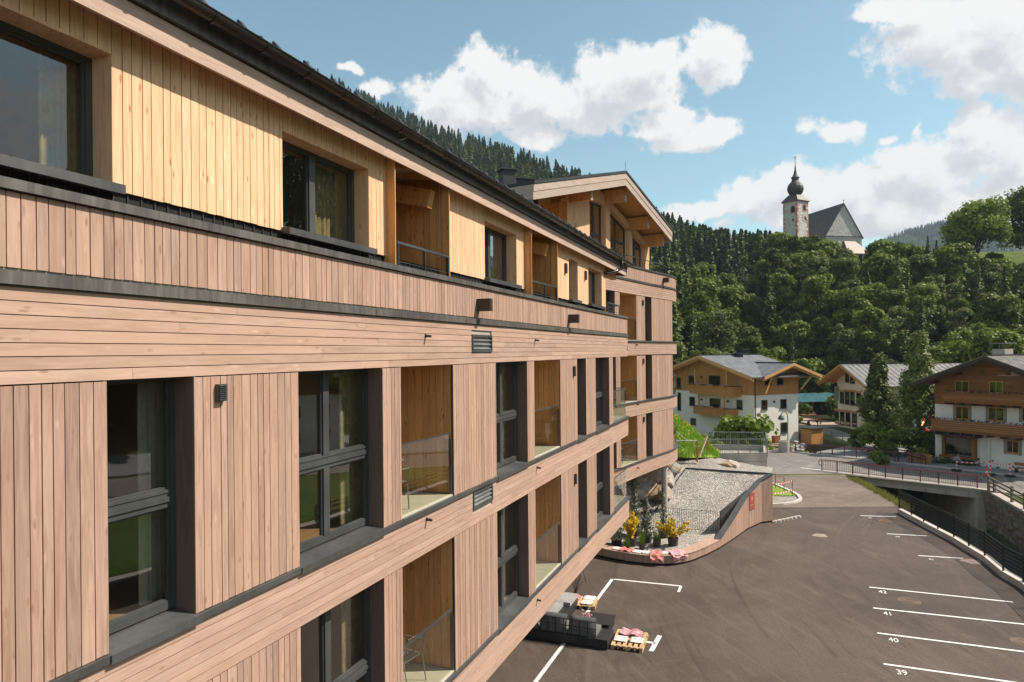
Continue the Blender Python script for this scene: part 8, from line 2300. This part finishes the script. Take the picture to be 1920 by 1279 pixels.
tb2 = empty('coffee_table', b_ + nS * 2.0, 'dark square coffee table in front of the sofa', 'table'); SB('table_body', .25, 1.15, 1.25, 2.15, .03, .32, 'lounge', tb2); SB('table_lid', .20, 1.20, 1.20, 2.2, .322, .355, 'lounge', tb2)
dv = empty('storage_bench', b_ + nS * 3, 'grey topped lounge daybed between sofa and rear pallet', 'daybed')
SB('body', 1.95, 3.6, 1.2, 3.3, .03, .42, 'lounge', dv); SB('cushion', 1.95, 3.6, 2.26, 3.3, .422, .56, 'grey_top', dv); SB('cushion', 2.2, 3.6, 1.2, 2.24, .422, .56, 'grey_top', dv)
cc = b_ - dS * .85 + nS * .62
throw((cc.x, cc.y, .47), rotS, .5, .45, 'cream patterned throw on the sofa seat', 'cush'); 
vv = Vector((cc.x, cc.y, .53)); vz = empty('bouquet', vv, 'small pink bouquet in a golden vase on the sofa', 'bouquet'); q = MB(); q.lathe(vv, [(.01, 0), (.06, 0), (.08, .1), (.05, .2)], 10); q.build('vase', M['gold_leaf'], vz)
q = MB()
for i in range(20): q.box(vv + Vector((rg.gauss(0, .07), rg.gauss(0, .07), .27 + abs(rg.gauss(0, .07)))), (.05, .05, .04), i)
q.build('blossoms', M['fleece_pink'], vz, kind='stuff')
# easel-like frame beside the pallet
p = G(1088, 1094); ez = empty('easel', p, 'thin black metal easel standing close to the hotel wall', 'easel')
for d in ((-.2, 0), (.25, 0), (0, .35)): q = MB(); q.bar(p + Vector((d[0], d[1], 0)), p + Vector((0, 0, 1.1)), .02); q.build('leg', M['black'], ez)

# loggia chairs and tables (near wing)
def chair(wf, s, o, z, rot, label, root_name='chair'):
    c = wf(s, o, z); root = empty(root_name, c, label, 'chair'); Mr = Matrix.Rotation(rot, 3, 'Z')
    def B(nm, pts, w=.022):
        q = MB(); P_ = [c + Mr @ Vector(p) for p in pts]; q.tube(P_, w / 2, 6); q.build(nm, M['chair_metal'], root)
    for y in (-.24, .24):
        B('leg', [(.24, y, 0), (.20, y, .44)]); B('leg', [(-.28, y, 0), (-.20, y, .44), (-.30, y, .86)]); B('armrest', [(.21, y * 1.08, .44), (.20, y * 1.12, .65), (-.24, y * 1.12, .66)])
    for i in range(9): q = MB(); y = -.22 + i * .055; q.bar(c + Mr @ Vector((.20, y, .45)), c + Mr @ Vector((-.20, y, .44)), .034, .012); q.build('seat_slat', M['chair_metal'], root)
    for i in range(9): q = MB(); y = -.22 + i * .055; q.bar(c + Mr @ Vector((-.215, y, .50)), c + Mr @ Vector((-.295, y, .85)), .03, .012, up=(1, 0, 0)); q.build('back_slat', M['chair_metal'], root)
    return root
M['chair_metal'] = metal_sheet('taupe_garden_chair', (.22, .20, .18), .5, .1, .2)
def table(wf, s, o, z, w, d_, label):
    c = wf(s, o, z); root = empty('table', c, label, 'table')
    q = MB()
    for i in range(8): y = -d_ / 2 + d_ * (i + .5) / 8; q = MB(); q.box(c + Matrix.Rotation(-TH, 3, 'Z') @ Vector((0, y, .73)), (w, d_ / 8 - .01, .02), -TH); q.build('top_slat', M['chair_metal'], root)
    for x in (-w / 2 + .05, w / 2 - .05):
        for y in (-d_ / 2 + .05, d_ / 2 - .05): q = MB(); p = c + Matrix.Rotation(-TH, 3, 'Z') @ Vector((x, y, 0)); q.bar(p, p + Vector((0, 0, .72)), .04); q.build('leg', M['chair_metal'], root)
chair(W, 11.2, -.45, 7.50, R(60), 'slatted metal chair in the loggia under the parapet')
chair(W, 11.95, -.62, 4.46, R(150), 'slatted metal armchair in the lowest visible loggia')
table(W, 11.35, -1.0, 4.46, .8, .8, 'slatted garden table behind the chair in the lowest loggia')
table(W, 11.25, -.75, 7.50, .7, .8, 'slatted garden table in the loggia under the parapet')
for (s_, z_, fl_) in ((9.45, 7.49, 'second row'), (9.5, 4.45, 'lowest row'), (15.6, 7.49, 'second row, farther room')):
    chair(W, s_, -1.35, z_, R(100 + s_ * 9), 'metal chair inside the room behind the two part window, ' + fl_)
    table(W, s_ - .6, -2.1, z_, .9, .9, 'slatted table inside the room behind the two part window, ' + fl_)
chair(WF, 6.9, -.9, 4.46, R(120), 'metal chair in the lowest loggia of the far wing'); table(WF, 6.7, -.6, 4.46, .7, .7, 'small table in the lowest loggia of the far wing')
chair(WF, 6.6, -.8, 7.46, R(120), 'metal chair in the middle loggia of the far wing')

# ------------------------------------------------------------------ haze
hz = MB(); hz.hexa([(-720, -160, -9), (1900, -160, -9), (1900, 2100, -9), (-720, 2100, -9), (-720, -160, 560), (1900, -160, 560), (1900, 2100, 560), (-720, 2100, 560)])
mh = bpy.data.materials.new('thin_valley_haze'); mh.use_nodes = True; mh.node_tree.nodes.clear()
ho = mh.node_tree.nodes.new('ShaderNodeOutputMaterial'); hv = mh.node_tree.nodes.new('ShaderNodeVolumePrincipled'); hv.inputs['Color'].default_value = (.66, .84, 1.0, 1); hv.inputs['Density'].default_value = HAZE
mh.node_tree.links.new(hv.outputs[0], ho.inputs['Volume'])
if HAZE > 0: hz.build('haze', mh, kind='stuff')
